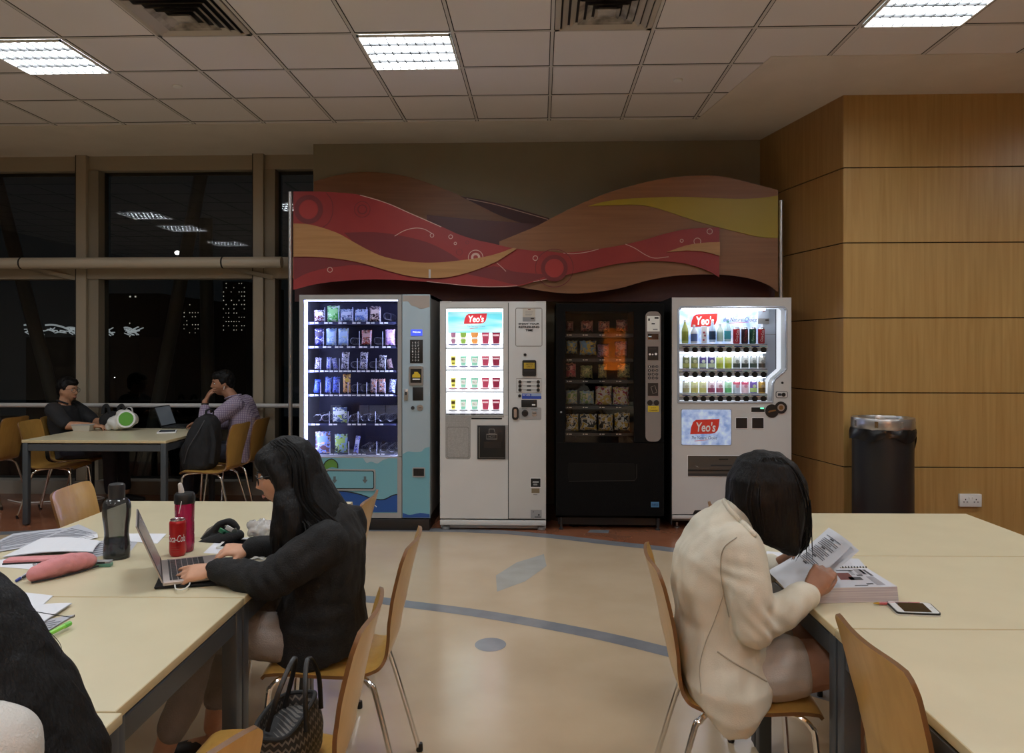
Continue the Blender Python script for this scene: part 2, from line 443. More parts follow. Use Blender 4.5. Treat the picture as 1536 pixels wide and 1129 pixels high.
wl.box((X0, YW+.02, z_head), (XE+.1, YW+.3, HC), m_frame)                # head band
wl.box((X0, YW-.05, 0), (XE+.1, YW+.3, z_sill), mat('skirting paint', srgb(136, 130, 120), .6))
wl.box((X0, YW-.02, z_tr0), (XE+.1, YW+.16, z_tr1), m_frame)             # transom
for x in mull:
    wl.box((x-hw, YW-.04, z_sill), (x+hw, YW+.2, HC), m_frame, .004, 1)
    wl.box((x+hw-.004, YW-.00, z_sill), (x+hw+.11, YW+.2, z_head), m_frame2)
    wl.box((x-hw-.006, YW-.041, z_sill), (x-hw+.003, YW, HC), m_seam)
struct('wall_window', wl)
for i, (xa, xb) in enumerate(zip([X0]+mull, mull)):
    q = MB(); z0, z1 = z_sill, z_head
    for za, zb in ((z_sill, z_tr0), (z_tr1, z_head)):
        q.quad([(xa, YW+.12, za), (xb, YW+.12, za), (xb, YW+.12, zb), (xa, YW+.12, zb)], m_glass)
    struct('window_%d' % (i+1), q, 0)
# tubular rails
m_rail = mat('rail paint', srgb(178, 166, 146), .4)
m_rail2 = mat('white rail paint', srgb(190, 188, 184), .35)
rl = thing('sun_rail', 'thick beige tube running across the windows at transom height', 'rail', (0, 0, 0))
zc = zr(395); q = MB(); q.tube([(X0, YW-.20, zc), (xw(432), YW-.20, zc)], .058, m_rail, 20); q.build('tube', rl)
for x in (-8.2, xw(50)-2.07, xw(50), xw(345)):
    q = MB(); q.tube([(x, YW-.20, zc), (x+.016, YW-.20, zc)], .0605, m_seam, 20); q.build('joint_ring', rl)
    q = MB(); q.prism([V((x, YW-.15, zc-.035)), V((x, YW-.15, zc-.06)), V((x+.45, YW-.015, zc-.16)), V((x+.48, YW-.015, zc-.13))], (0, 0, .012), m_frame); q.build('bracket', rl)
rl = thing('guard_rail', 'thin white tube rail in front of the lower windows', 'rail')
zc = zr(608); q = MB(); q.tube([(X0, YW-.13, zc), (XE+.05, YW-.13, zc)], .024, m_rail2, 14); q.build('tube', rl)
for x in mull[1:4]:
    q = MB(); q.tube([(x, YW-.13, zc), (x, YW-.03, zc)], .014, m_rail2, 8); q.build('bracket', rl)

# ---------------------------------------------------------------- night outside
m_win = mat('lit window far off', (1, .93, .8, 1), .5, emit=.55, ecol=(1, .93, .8, 1))
m_facade = mat('night facade', srgb(10, 11, 13), .9)
m_roof = mat('lit canopy', (1, 1, 1, 1), .5, emit=.30, ecol=(.85, .93, 1, 1))
YO = 60.0
rnd = random.Random(3)
def tower(name, label, x0, x1, ytop, ybot, cols, rows, dens, Y=YO):
    a, c = at(x0, ytop, Y), at(x1, ybot, Y); t = thing(name, label, 'building', ((a.x+c.x)/2, Y, -8))
    q = MB(Matrix.Translation((-(a.x+c.x)/2, -Y, 8))); q.box((a.x, Y, -8), (c.x, Y+9, a.z), m_facade); q.build('facade', t)
    q = MB(Matrix.Translation((-(a.x+c.x)/2, -Y, 8)))
    for i in range(cols):
        for j in range(rows):
            if rnd.random() < dens:
                u = a.x+(c.x-a.x)*(i+.3)/cols; w = c.z+(a.z-c.z)*(j+.4)/rows; sx = (c.x-a.x)/cols*.35*rnd.uniform(.4, 1); sz = (a.z-c.z)/rows*.22
                q.quad([(u, Y-.05, w), (u+sx, Y-.05, w), (u+sx, Y-.05, w+sz), (u, Y-.05, w+sz)], m_win)
    o = q.build('lit_windows', t, 0); o['kind'] = 'stuff'
tower('office_tower', 'dark tower with rows of lit windows seen through the right window pane', 334, 369, 422, 498, 9, 12, .5)
tower('office_block', 'dark block with dim dotted windows left of the lit tower outside', 262, 300, 448, 502, 9, 9, .35, 70)
tower('hotel_block', 'low dark block with sparse lights, far outside the middle window', 160, 240, 440, 520, 10, 8, .06, 80)
cp = thing('stadium_canopy', 'long white lattice roof canopy glowing outside the left window', 'building', at(115, 500, 50))
o0 = V(cp.location); q = MB(Matrix.Translation(-o0))
for (xa, xb, h) in ((36, 66, 14), (68, 116, 14), (100, 132, 10), (140, 170, 10), (186, 206, 10)):
    P = []
    for i in range(9):
        u = i/8; P.append(at(xa+(xb-xa)*u, 501-h*(1-(1.25*u-.2)**2), 50))
    q.tube(P, .06, m_roof, 4)
    for i in range(7):
        for j in range(3):
            if rnd.random() < .8:
                c = at(xa+(xb-xa)*(i+rnd.random())/7.5, 500-h*.6*rnd.random(), 50)
                q.tube([c, c+V((rnd.uniform(.1, .5), 0, rnd.uniform(-.2, .2)))], .035, m_roof, 4)
q.build('lattice_roof', cp)
q = MB(Matrix.Translation(-o0)); p0, p1 = at(36, 503, 50), at(206, 503, 50)
q.box((p0.x, 50.2, -8), (p1.x, 54, p0.z-.1), m_facade); q.build('wall', cp)
def spot(x, y, Y, r, col, e, label):
    c = at(x, y, Y); q = MB(); q.ell((0, 0, 0), (r*1.4, r, r), mat('street light %d' % len(MATS), col, .5, emit=e, ecol=col), 8, 6)
    q.box((-r*.15, -r*.15, -max(c.z+8, 1)), (r*.15, r*.15, 0), m_facade)
    solo('street_lamp', q, label, 'lamp', None, c)
spot(266, 379, 40, .10, (1, .97, .95, 1), 12, 'bright white lamp outside above the transom of the middle window')
spot(259, 511, 40, .06, (1, .95, .85, 1), 8, 'white street lamp outside, low in the middle window')
spot(346, 564, 34, .06, (1, .96, .9, 1), 8, 'white lamp outside behind the head of the man in the checked shirt')
spot(172, 566, 34, .022, (1, .95, .9, 1), 4, 'faint lamp outside behind the table with the green logo bag')
gq = MB(); gq.box((-80, YW+.6, -8.2), (60, 110, -8), mat('night ground', srgb(12, 12, 12), .9))
o = gq.build('ground', None); o['kind'] = 'structure'
# slanted steel struts outside the glass
m_strut = mat('strut paint', srgb(90, 88, 80), .6)
for i, (xa, ya, xb, yb, lab) in enumerate(((2, 300, 70, 560, 'slanted grey steel strut outside the left window'), (245, 560, 300, 270, 'grey steel strut leaning right outside the middle window'), (-60, 300, -20, 560, 'grey steel strut at the far left outside'), (310, 430, 312, 600, 'upright grey steel post outside the middle window'))):
    q = MB(); a, c = at(xa, ya, 10.2), at(xb, yb, 10.2); dd = (c-a); q.tube([a-dd*.6-c, a+dd*1.7-c], .085, m_strut, 12)
    solo('steel_strut', q, lab, 'strut', None, c)

# ---------------------------------------------------------------- ceiling fittings
m_lum = mat('fluorescent diffuser', (1, 1, 1, 1), .5, emit=25, ecol=(.885, .945, 1, 1))
m_louv = mat('louvre blade', (.010, .0105, .011, 1), .6)
def louvre_light(cx, cy, label):
    t = thing('ceiling_light', label, 'ceiling light', (cx, cy, HC), 0, 'recessed louvre ceiling lights')
    h = TG/2-.016
    q = MB(); q.box((-h, -h, -.006), (h, h, -.002), M_white)
    q.v = []; q.f = []; q.mi = []
    for lo, hi in (((-h, -h), (h, -h+.012)), ((-h, h-.012), (h, h)), ((-h, -h), (-h+.012, h)), ((h-.012, -h), (h, h))):
        q.box((*lo, -.020), (*hi, -.004), M_white)
    q.build('frame', t)
    q = MB(); q.quad([(-h+.01, -h+.01, -.0045), (-h+.01, h-.01, -.0045), (h-.01, h-.01, -.0045), (h-.01, -h+.01, -.0045)], m_lum); q.build('diffuser', t, 0)
    q = MB()
    for i in range(1, 4): q.box((-h+.01, -h+2*h*i/4-.008, -.019), (h-.01, -h+2*h*i/4+.008, -.006), m_louv)
    for i in range(1, 10): q.box((-h+2*h*i/10-.003, -h+.01, -.018), (-h+2*h*i/10+.003, h-.01, -.006), m_louv)
    q.build('louvre', t)
    return t
cellx = lambda k: TX+TG*(k+.5)
rowy = lambda k: TY+TG*(k+.5)
LIGHTS = [(-2, 7, 'louvre light panel nearest the middle of the ceiling, above the machines'),
          (-6, 7, 'louvre light panel at the far left edge of the ceiling'),
          (3, 6, 'louvre light panel at the upper right of the ceiling')]
for k, r, lab in LIGHTS: louvre_light(cellx(k), rowy(r), lab)
for k, r, where in ((-10, 6, 'first of the row mirrored in the window'), (-10, 4, 'second of the row mirrored in the window'), (-10, 1, 'third of the row mirrored in the window'),
             (-2, 3, 'over the aisle between the tables'), (-6, 3, 'over the left tables'), (3, 2, 'over the right tables'), (7, 6, 'over the right wall'), (7, 2, 'over the far right'),
             (-2, -1, 'behind the viewer over the aisle'), (-6, -1, 'behind the viewer on the left'), (3, -2, 'behind the viewer on the right'), (-2, -5, 'at the rear of the room'), (3, -6, 'at the rear right of the room')):
    louvre_light(cellx(k), rowy(r), 'louvre light panel '+where)
m_vent = mat('diffuser paint', srgb(176, 168, 156), .5)
m_ventd = noisy('sooty diffuser paint', srgb(70, 64, 58), srgb(176, 168, 156), 7, .6, lo=.3, hi=.62)
def vent(cx, cy, label):
    t = thing('air_diffuser', label, 'air vent', (cx, cy, HC), 0, 'square ceiling air diffusers')
    h = TG/2-.014; q = MB()
    for lo, hi in (((-h, -h), (h, -h+.035)), ((-h, h-.035), (h, h)), ((-h, -h), (-h+.035, h)), ((h-.035, -h), (h, h))):
        q.box((*lo, -.016), (*hi, -.004), m_vent, .003, 1)
    q.build('frame', t)
    q = MB(); q.quad([(-h, -h, -.0046), (-h, h, -.0046), (h, h, -.0046), (h, -h, -.0046)], M_black); q.build('throat', t, 0)
    q = MB()
    for i in range(5):                               # stepped square cones
        a = h-.045-i*.047; z0 = -.013-.003*i; 
        o_, i_ = a, a-.030
        R = lambda r, z: [V((-r, -r, z)), V((r, -r, z)), V((r, r, z)), V((-r, r, z))]
        q.loft([R(o_, z0-.012), R(i_, z0+.006), R(i_-.004, z0+.006), R(o_-.004, z0-.013)], m_ventd if i > 1 else m_vent, False)
    q.build('louvre_cone', t, 0)
    q = MB(); q.box((-.055, -.055, -.032), (.055, .055, -.02), m_ventd, .004, 1); q.build('centre_plate', t)
vent(cellx(-4), rowy(6), 'square air diffuser stained with soot, left of the middle ceiling light')
vent(cellx(0), rowy(6), 'square air diffuser right of the middle ceiling light')
for k, r, lab in ((-5, 8, 'small round sprinkler cover between the left light and the machines'), (1, 8, 'small round sprinkler cover on the ceiling near the plaster corner')):
    q = MB(); q.lathe([(.0, -.012), (.030, -.012), (.037, -.006), (.037, 0)], M_white, 20)
    solo('sprinkler_cover', q, lab, 'sprinkler', None, (cellx(k), rowy(r), HC))

# ================================================================ wave mural over the machines
YM = 7.2
m_rw = noisy('red laminate', srgb(142, 34, 34), srgb(150, 40, 38), 3, .45)
m_rw2 = mat('deep red ink', srgb(112, 30, 34), .45)
m_rw3 = mat('bright red ink', srgb(165, 45, 42), .45)
m_mar = mat('maroon board', srgb(66, 17, 18), .5)
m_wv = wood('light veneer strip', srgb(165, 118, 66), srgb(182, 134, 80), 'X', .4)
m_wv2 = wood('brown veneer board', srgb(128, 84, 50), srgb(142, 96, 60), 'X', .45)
m_yel = mat('yellow laminate', srgb(160, 138, 18), .45)
m_pale = mat('pale line ink', srgb(205, 170, 155), .5)
mu = thing('wave_mural', 'red, wood and yellow wave shaped panel sign above the vending machines', 'wall panel', (0, YM, 0))
MM = Matrix.Translation((0, -YM, 0))
c1 = lambda x, y: (430+x/4.042, 200+y/4.042)
c2 = lambda x, y: (800+x/3.84, 200+y/3.84)
def board(name, pts, Y, th, m, parent=mu, n=4, sharp=()):
    P = [at(x, y, Y) for x, y in pts]; q = MB(MM); q.prism(P, (0, th, 0), m); return q.build(name, parent, 30)
def sm_(pts, n=3): return [(p.x, p.y) for p in spline([V((x, y, 0)) for x, y in pts], n)]
red_t = [(440, 287), (470, 287), (505, 288.5), (539, 292), (578, 303), (615, 319), (640, 331), (663, 340), (687, 351), (714, 359.6), (739, 365), (764, 371), (801, 376), (826, 377), (847, 379), (899, 373), (935, 367), (969, 359), (995, 351), (1034, 343), (1079, 341)]
red_b = [(1079, 415.6), (1066, 408), (1047, 400.5), (1021, 394), (982, 391), (956, 392), (917, 397), (878, 406), (831, 416), (800, 423), (776, 429), (739, 430.5), (702, 429), (640, 422.6), (578, 419), (529, 420), (479, 425), (440, 434.5)]
red = board('red_wave', sm_(red_t)+sm_(red_b), YM, .018, m_rw)
br_t = [(749, 362), (776, 351), (806, 338.5), (826, 327.6), (852, 314.6), (878, 302.5), (909, 290), (943, 279.7), (982, 270.3), (1021, 264.6), (1060, 263.3), (1086, 265), (1125, 274), (1167, 285)]
br_b = [(1167, 438), (1151, 426.6), (1125, 417.4), (1086, 412), (1047, 411.5), (1008, 414), (969, 421), (930, 432), (891, 438), (852, 440), (800, 434), (770, 426), (749, 400)]
board('brown_wave', sm_(br_t)+sm_(br_b), YM+.03, .02, m_wv2)
ye_t = [(882, 309), (904, 303), (935, 298.4), (982, 296), (1021, 295), (1073, 297), (1112, 298), (1144, 296.4), (1167, 293)]
ye_b = [(1167, 357), (1138, 355), (1099, 346), (1060, 336), (1021, 323.7), (987, 312.5), (956, 307), (917, 307.5)]
board('yellow_wave', sm_(ye_t)+sm_(ye_b), YM+.022, .008, m_yel)
wt = [(440, 335), (467, 337), (504, 348.4), (529, 362), (554, 375.6), (578, 385.5), (615, 392.5), (652, 393.7), (690, 390.5), (727, 385), (751, 378.6), (769, 372), (775, 373)]
wbm = [(746, 391.7), (714, 404.8), (677, 414.7), (648, 417), (615, 414), (578, 404.8), (541, 394), (504, 387.5), (467, 384.8), (440, 384.8)]
wv = board('wood_wave', sm_(wt)+sm_(wbm), YM-.016, .014, m_wv)
board('wood_sliver', sm_([(1000, 378), (1029, 368), (1055, 364), (1080, 362.8)])+sm_([(1080, 383.6), (1055, 377), (1029, 375.5)]), YM-.016, .014, m_wv)
board('sign_clip', [(643, 404), (646, 404), (646, 417), (643, 417)], YM-.02, .004, M_steel)
# lower and back layers
board('maroon_board', sm_([(640, 322), (690, 327), (740, 331), (800, 336), (812, 345)])+[(800, 384), (640, 360)], YM+.06, .015, m_mar)
board('backing_board', [(442, 400), (1167, 400), (1167, 452), (442, 452)], YM+.30, .02, m_mar)
# decoration printed on the red wave
PD = lambda x, y, o=.0012: at(x, y, YM)-V((0, o, 0))
def band(pts, w, m, o=.0012, dst=None):
    P = [PD(x, y, o) for x, y in sm_(pts, 4)]; vs = []
    for i, p in enumerate(P):
        t = (P[min(i+1, len(P)-1)]-P[max(i-1, 0)]).normalized(); nn = V((-t.z, 0, t.x)); vs += [p-nn*w/2, p+nn*w/2]
    dec = MB(MM); dec.add(vs, [(2*i, 2*i+1, 2*i+3, 2*i+2) for i in range(len(P)-1)], m); dec.build('printed_line', red, 0)
def rings(x, y, rr, o=.0016):
    k = YM/F
    dec = MB(MM)
    for r, w, m in rr: dec.ring(PD(x, y, o), r*k, (0, -1, 0), w*k, m, 28, .0012)
    dec.build('printed_ring', red, 0)
def dot(x, y, r, m, o=.001): dec = MB(MM); dec.disc(PD(x, y, o), r*YM/F, (0, -1, 0), m, 28, .0008); dec.build('printed_disc', red, 0)
dot(463, 314, 14, m_rw3); rings(463, 314, [(22, 7, m_rw2)])
band([(489, 288.5), (498, 302), (499, 320), (493, 334), (484, 341)], .008, m_rw2)
rings(543.5, 314, [(12.5, 1, m_rw2), (7.5, 1.8, m_rw2)])
dark_t = [(516, 349), (560, 348), (600, 353), (640, 363), (670, 377), (690, 390)]
dec = MB(MM); dec.prism([PD(x, y, .001) for x, y in sm_(dark_t)+sm_([(685, 391), (652, 393.5), (615, 392.3), (578, 385.3), (554, 375.4), (529, 361.8)])], (0, .0008, 0), m_rw2); dec.build('printed_shade', red, 0)
dec = MB(MM); dec.prism([PD(x, y, .001) for x, y in sm_([(441, 386), (467, 386), (504, 389), (541, 395.5), (560, 400)])+sm_([(530, 397), (490, 402), (460, 410), (441, 420)])], (0, .0008, 0), m_rw2); dec.build('printed_shade', red, 0)
dec = MB(MM); dec.prism([PD(x, y, .001) for x, y in sm_([(700, 411), (740, 399), (770, 407), (800, 410), (826, 412)])+sm_([(800, 421), (776, 427), (740, 419)])], (0, .0008, 0), m_rw2); dec.build('printed_shade', red, 0)
band([(592, 354), (606, 346), (622, 342), (636, 343.5), (648, 350)], .006, m_pale)
for x, y, r in ((648, 353, 3.2), (676, 355, 3.4), (683, 365, 2.4), (495, 404.5, 4.2), (803, 387, 4), (1022.5, 361, 2.8), (1064.5, 347, 4.4)): rings(x, y, [(r, 1, m_pale)])
for x, y, r in ((689, 378, 5), (701, 363.5, 2.8), (563, 404 if False else 421, 0.1)): rings(x, y, [(r, .7, m_rw2)])
rings(713.5, 386, [(11.5, 1, m_pale), (7, 3.5, m_pale)])
band([(745, 394), (752, 400), (759, 407)], .005, m_pale)
dot(831.5, 402, 14, m_rw3); rings(831.5, 402, [(20, 6, m_rw2), (29, 1.2, m_rw2)])
rings(1046, 362, [(5.5, .9, m_pale)])
band([(845, 379.5), (860, 380.5), (880, 378), (898, 373.5)], .006, m_pale)
band([(938, 366), (952, 372), (968, 382), (982, 387), (1003, 385)], .006, m_pale)
band([(800, 422.5), (815, 419.5), (831, 415.5)], .006, m_pale)
band([(540, 292.5), (578, 303.7), (615, 319.7), (650, 335), (662, 340.3)], .007, m_pale)
band([(640, 422), (702, 428.3), (739, 430), (776, 428.6)], .005, m_pale)
for x, y0, y1 in ((435.5, 285, 800), (1171.5, 303, 800)):
    p = at(x, 400, YM+.01); z1 = Z_(y0, YM); q = MB(MM)
    q.tube([(p.x, p.y, 0), (p.x, p.y, z1)], .019, M_steel, 16); q.build('post', mu)
# shapes fixed on the wall behind
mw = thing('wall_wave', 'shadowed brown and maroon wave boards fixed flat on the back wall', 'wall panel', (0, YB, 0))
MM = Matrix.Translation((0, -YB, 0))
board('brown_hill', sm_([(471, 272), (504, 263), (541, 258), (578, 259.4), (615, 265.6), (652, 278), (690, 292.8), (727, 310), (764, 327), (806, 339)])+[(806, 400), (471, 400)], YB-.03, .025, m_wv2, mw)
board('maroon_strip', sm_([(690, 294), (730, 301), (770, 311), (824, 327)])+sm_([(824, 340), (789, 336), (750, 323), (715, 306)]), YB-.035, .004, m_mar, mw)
q = MB(MM)
MMs = YM; YM_ = YB-.037
P = [at(x, y, YM_) for x, y in sm_([(700, 298), (740, 306), (780, 317), (822, 329)], 4)]
vs = []
for p in P: vs += [p-V((0, 0, .004)), p+V((0, 0, .004))]
q.add(vs, [(2*i, 2*i+2, 2*i+3, 2*i+1) for i in range(len(P)-1)], m_pale); q.build('pale_line', mw, 0)

# ================================================================ bin and socket
m_binbody = mat('bin body', srgb(26, 27, 29), .4)
m_bag = mat('bin liner', srgb(12, 12, 13), .28)
c = at(1324, 700, 6.15); bn = thing('litter_bin', 'tall round black litter bin with steel rim against the wood wall', 'bin', (c.x, 6.15, 0))
rb = 42/F*6.15; zt_ = Z_(640, 6.15)
q = MB(); q.lathe([(rb*.96, 0), (rb*.98, .02), (rb, .03), (rb, zt_-.01), (rb*.9, zt_-.01), (rb*.9, .1), (0, .1)], m_binbody, 40, caps=False); q.build('body', bn)
q = MB(); r2 = rb*1.02; q.lathe([(r2, zt_), (r2+.004, zt_+.01), (r2+.004, zt_+.075), (r2, zt_+.085), (r2-.045, zt_+.085), (r2-.05, zt_+.07), (r2-.05, zt_+.0), (r2, zt_)], M_steel, 44, caps=False); q.build('rim', bn)
for a_ in range(8):
    a = a_*PI/4+.2; q = MB(); q.box((-.012, -.002, zt_+.02), (.012, .003, zt_+.065), M_chrome, M=Matrix.Translation((math.cos(a)*(r2+.004), math.sin(a)*(r2+.004), 0)) @ Matrix.Rotation(a+PI/2, 4, 'Z')); q.build('rim_clip', bn)
rn = random.Random(5); rings_ = []
for k, (dz, dr) in enumerate(((.004, .004), (-.02, .010), (-.045, .012), (-.07, .010))):
    R = []
    for j in range(60):
        a = 2*PI*j/60; ex = math.exp(-((a-.25)/.28)**2)+math.exp(-((a-2*PI-.25)/.28)**2)
        lft = math.exp(-((a-PI-.1)/.25)**2)
        r = r2+dr+.006*math.sin(a*9+k)+(.035*ex+.025*lft)*(.3+.35*k*.8 if k < 3 else .9)
        R.append(V((r*math.cos(a), r*math.sin(a), zt_+dz*(1+.35*math.sin(a*5+1))-.10*ex*k/3-.03*lft*k/3)))
    rings_.append(R)
q = MB(); q.loft(rings_, m_bag, False); o = q.build('liner', bn, 60)
c0, c1_ = at(1437, 740, YF), at(1470, 759, YF); so = thing('wall_socket', 'white double power socket low on the wood wall', 'socket', ((c0.x+c1_.x)/2, YF, (c0.z+c1_.z)/2))
w, h = (c1_.x-c0.x)/2, (c0.z-c1_.z)/2
q = MB(); q.box((-w, -.028, -h), (w, -.0005, h), M_white, .004); q.build('plate', so)
for sx in (-1, 1):
    q = MB(); x = sx*w*.48
    for dx, dz, a, b_ in ((0, .012, .0035, .006), (-.013, -.008, .006, .003), (.013, -.008, .006, .003)): q.box((x+dx-a, -.0288, dz-b_-.004), (x+dx+a, -.0275, dz+b_-.004), M_black)
    q.build('pin_holes', so)
    q = MB(); q.box((x*.42-.006 if False else sx*.012-.005, -.032, .012), (sx*.012+.005, -.027, .032), M_white, .002); q.build('switch', so)
# ================================================================ tables
TH = .74
m_top = noisy('cream table laminate', srgb(205, 194, 162), srgb(210, 199, 167), 5, .33, spec=.5)
m_edge = mat('table edge band', srgb(196, 178, 138), .45)
m_tfr = mat('table frame paint', srgb(74, 78, 82), .42, .3)
def table(label, cx, cy, rz, w=1.2, d=.785, group='cream canteen tables'):
    t = thing('canteen_table', label, 'table', (cx, cy, 0), rz, group)
    hw_, hd = w/2-.002, d/2-.002
    q = MB(); q.box((-hw_, -hd, TH-.024), (hw_, hd, TH), m_edge, .003, 2)
    q.quad([(-hw_+.003, -hd+.003, TH+.0003), (hw_-.003, -hd+.003, TH+.0003), (hw_-.003, hd-.003, TH+.0003), (-hw_+.003, hd-.003, TH+.0003)], m_top); q.build('tabletop', t)
    for sx in (-1, 1):
        q = MB(); q.box((sx*(hw_-.008), -hd+.052, TH-.095), (sx*(hw_-.036), hd-.052, TH-.036), m_tfr, .003, 1); q.build('side_rail', t)
    for sy in (-1, 1):
        q = MB(); q.box((-hw_+.052, sy*(hd-.008), TH-.095), (hw_-.052, sy*(hd-.036), TH-.036), m_tfr, .003, 1); q.build('end_rail', t)
    for sx in (-1, 1):
        for sy in (-1, 1):
            q = MB(); q.box((sx*(hw_-.004), sy*(hd-.004), .012), (sx*(hw_-.052), sy*(hd-.052), TH-.025), m_tfr, .005, 2); l = q.build('leg', t)
            q = MB(); q.lathe([(.017, 0), (.019, .004), (.012, .013)], M_black, 10, M=Matrix.Translation((sx*(hw_-.028), sy*(hd-.028), 0))); q.build('foot', l)
    return t
pf, pn = atz(530, 752, TH), atz(379, 886, TH)
td = V((pf.x-pn.x, pf.y-pn.y, 0)).normalized(); tp = V((td.y, -td.x, 0)); RT = math.atan2(-td.x, td.y)
PF = V((pf.x, pf.y, 0))
def on_left(i): return PF-td*(.785*(i+.5))-tp*.58
for i, lab in enumerate(('farthest of the left row, behind the laptop', 'on the left, carrying the laptop and bottles', 'on the left, nearer than the laptop, mostly bare', 'nearest on the left, mostly hidden by black hair')):
    c = on_left(i)+(tp*.018 if i == 3 else V((0, 0, 0))); table('cream table, '+lab, c.x, c.y, RT, 1.16)
q_ = atz(1450, 770, TH); PR = V((q_.x, q_.y, 0))
for i, lab in enumerate(('farthest of the right row, empty, by the bin', 'on the right, carrying the thick book and phone', 'empty, nearest at the lower right corner')):
    c = PR-td*(.785*(i+.5))-tp*.62; table('cream table, '+lab, c.x, c.y, RT, 1.235)
tb0, tb1 = at(36, 663, 6.64), at(255, 663, 6.64)
BTX = (tb0.x+tb1.x)/2; BT = table('cream table by the windows between the two seated men', BTX-.03, 6.64+.52, 0, 1.27, 1.04)
# ================================================================ chairs
m_ply = wood('beech plywood', srgb(182, 138, 66), srgb(198, 154, 82), 'Z', .30, .7, coat=.15)
m_plye = mat('plywood edge', srgb(112, 76, 38), .5)
prof = spline([V((0, y, z)) for y, z in ((.215, .432), (.195, .448), (.14, .453), (.02, .447), (-.10, .442), (-.155, .450), (-.185, .475), (-.197, .52), (-.205, .60), (-.222, .70), (-.246, .80), (-.266, .87))], 5)
wid = [(0, .180), (.05, .195), (.2, .20), (.36, .196), (.47, .165), (.535, .148), (.60, .150), (.70, .175), (.80, .196), (.93, .200), (.975, .196), (1, .178)]
def interp(tab, t):
    for (a, x), (b_, y) in zip(tab[:-1], tab[1:]):
        if t <= b_: 
            u = (t-a)/(b_-a); u = u*u*(3-2*u); return x+(y-x)*u
    return tab[-1][1]
ln = [0]
for a, c in zip(prof[:-1], prof[1:]): ln.append(ln[-1]+(c-a).length)
def shell():
    q = MB(); n = 12; th = .0055; R = []
    for i, p in enumerate(prof):
        t = ln[i]/ln[-1]; w = interp(wid, t)
        tg = (prof[min(i+1, len(prof)-1)]-prof[max(i-1, 0)]).normalized(); nn = V((0, tg.z, -tg.y))   # to the sitter's side
        if nn.z < 0 and t < .4: nn = -nn
        curve = .020*max(0, min(1, (t-.5)/.2)) - .006*(1-min(1, t/.5))
        top, bot = [], []
        for j in range(n+1):
            u = -1+2*j/n; c = p+V((u*w, 0, 0)) - nn*curve*(1-u*u)
            if t > .93: c = c+V((0, 0, -.010*abs(u)**5*(t-.93)/.07))
            top.append(c+nn*th); bot.append(c-nn*th)
        R.append(top+bot[::-1])
    m = len(R[0]); k = n+1
    vs = [p for r in R for p in r]; F1, F2 = [], []
    for i in range(len(R)-1):
        for j in range(m):
            a, b_ = i*m+j, i*m+(j+1) % m; f = (a, a+m, b_+m, b_)
            (F2 if j in (n, m-1) else F1).append(f)
    e0 = [tuple(j if s_ == 0 else 0 for s_ in (0,)) for j in range(0)]
    for base in (0, (len(R)-1)*m):
        for j in range(n):
            f = (base+j, base+j+1, base+m-2-j, base+m-1-j); F2.append(f if base == 0 else f[::-1])
    q.add(vs, F1, m_ply); k0 = q.slot(m_plye)
    for f in F2: q.f.append(list(f)); q.mi.append(k0)
    return q
def leg_path(sx, front):
    f = 1 if front else -1
    if front: P = [(sx*.215, .225, .006), (sx*.188, .192, .36), (sx*.182, .182, .405), (sx*.168, .150, .430), (sx*.13, .08, .4335), (sx*.075, .02, .434)]
    else: P = [(sx*.205, -.262, .006), (sx*.165, -.165, .36), (sx*.158, -.140, .405), (sx*.148, -.11, .426), (sx*.12, -.05, .4325), (sx*.075, -.02, .434)]
    return spline(P, 5)
def make_chair(label):
    t = thing('plywood_chair', label, 'chair')
    shell().build('seat_shell', t, 40)
    q = MB(); q.box((-.09, -.06, .428), (.09, .06, .440), M_dark, .004, 1); q.build('mounting_plate', t)
    for fr_ in (True, False):
        for sx in (-1, 1):
            q = MB(); q.tube(leg_path(sx, fr_), .0095, M_chrome, 10); l = q.build('leg', t)
            e = leg_path(sx, fr_)[0]; q = MB(); q.lathe([(.012, 0), (.013, .004), (.0115, .03)], M_black, 10, M=Matrix.Translation((e.x, e.y, 0))); q.build('foot', l)
    return t
L_, R_ = PI/2, -PI/2      # facing -X / facing +X
CH = [('beech plywood chair of the woman in the black hoodie, behind her back', -.715, 2.77, L_+.03),
      ('beech plywood chair with the woven handbag on its seat', -.70, 2.00, L_+.06),
      ('beech plywood chair at the bottom edge, under the woman in the white shirt', -.82, 1.346, L_-.5),
      ('empty beech plywood chair pushed under the far left table, in front of the snack machine', -1.035, 3.53, L_+.02),
      ('empty beech plywood chair at the far left side of the laptop table', -1.99, 3.74, R_+.10),
      ('beech plywood chair of the woman in the cream blazer', .625, 2.55, R_-.04),
      ('empty beech plywood chair at the lower right, tucked under the nearest table', 1.015, 1.84, R_+.02),
      ('beech plywood chair behind the cream blazer with only its top corner showing', 1.0, 3.30, R_),
      ('empty beech plywood chair at the near left corner of the window table', -4.46, 7.16, R_+.12),
      ('beech plywood chair of the man in the dark polo shirt', -4.56, 7.64, R_),
      ('beech plywood chair with the black backpack on it at the window table', -2.93, 6.96, L_-.05),
      ('beech plywood chair of the man in the checked shirt', -2.92, 7.46, L_),
      ('beech plywood chair cut off by the left edge of the photo', -5.36, 7.5, L_)]
ch0 = None; CHAIRS = []
for lab, x, y, rz in CH:
    if ch0 is None:
        ch0 = make_chair(lab); ch0['group'] = 'beech plywood canteen chairs'; ch0.location = (x, y, 0); ch0.rotation_euler = (0, 0, rz); CHAIRS.append(ch0)
    else: CHAIRS.append(dup(ch0, lab, 'beech plywood canteen chairs', (x, y, 0), rz))
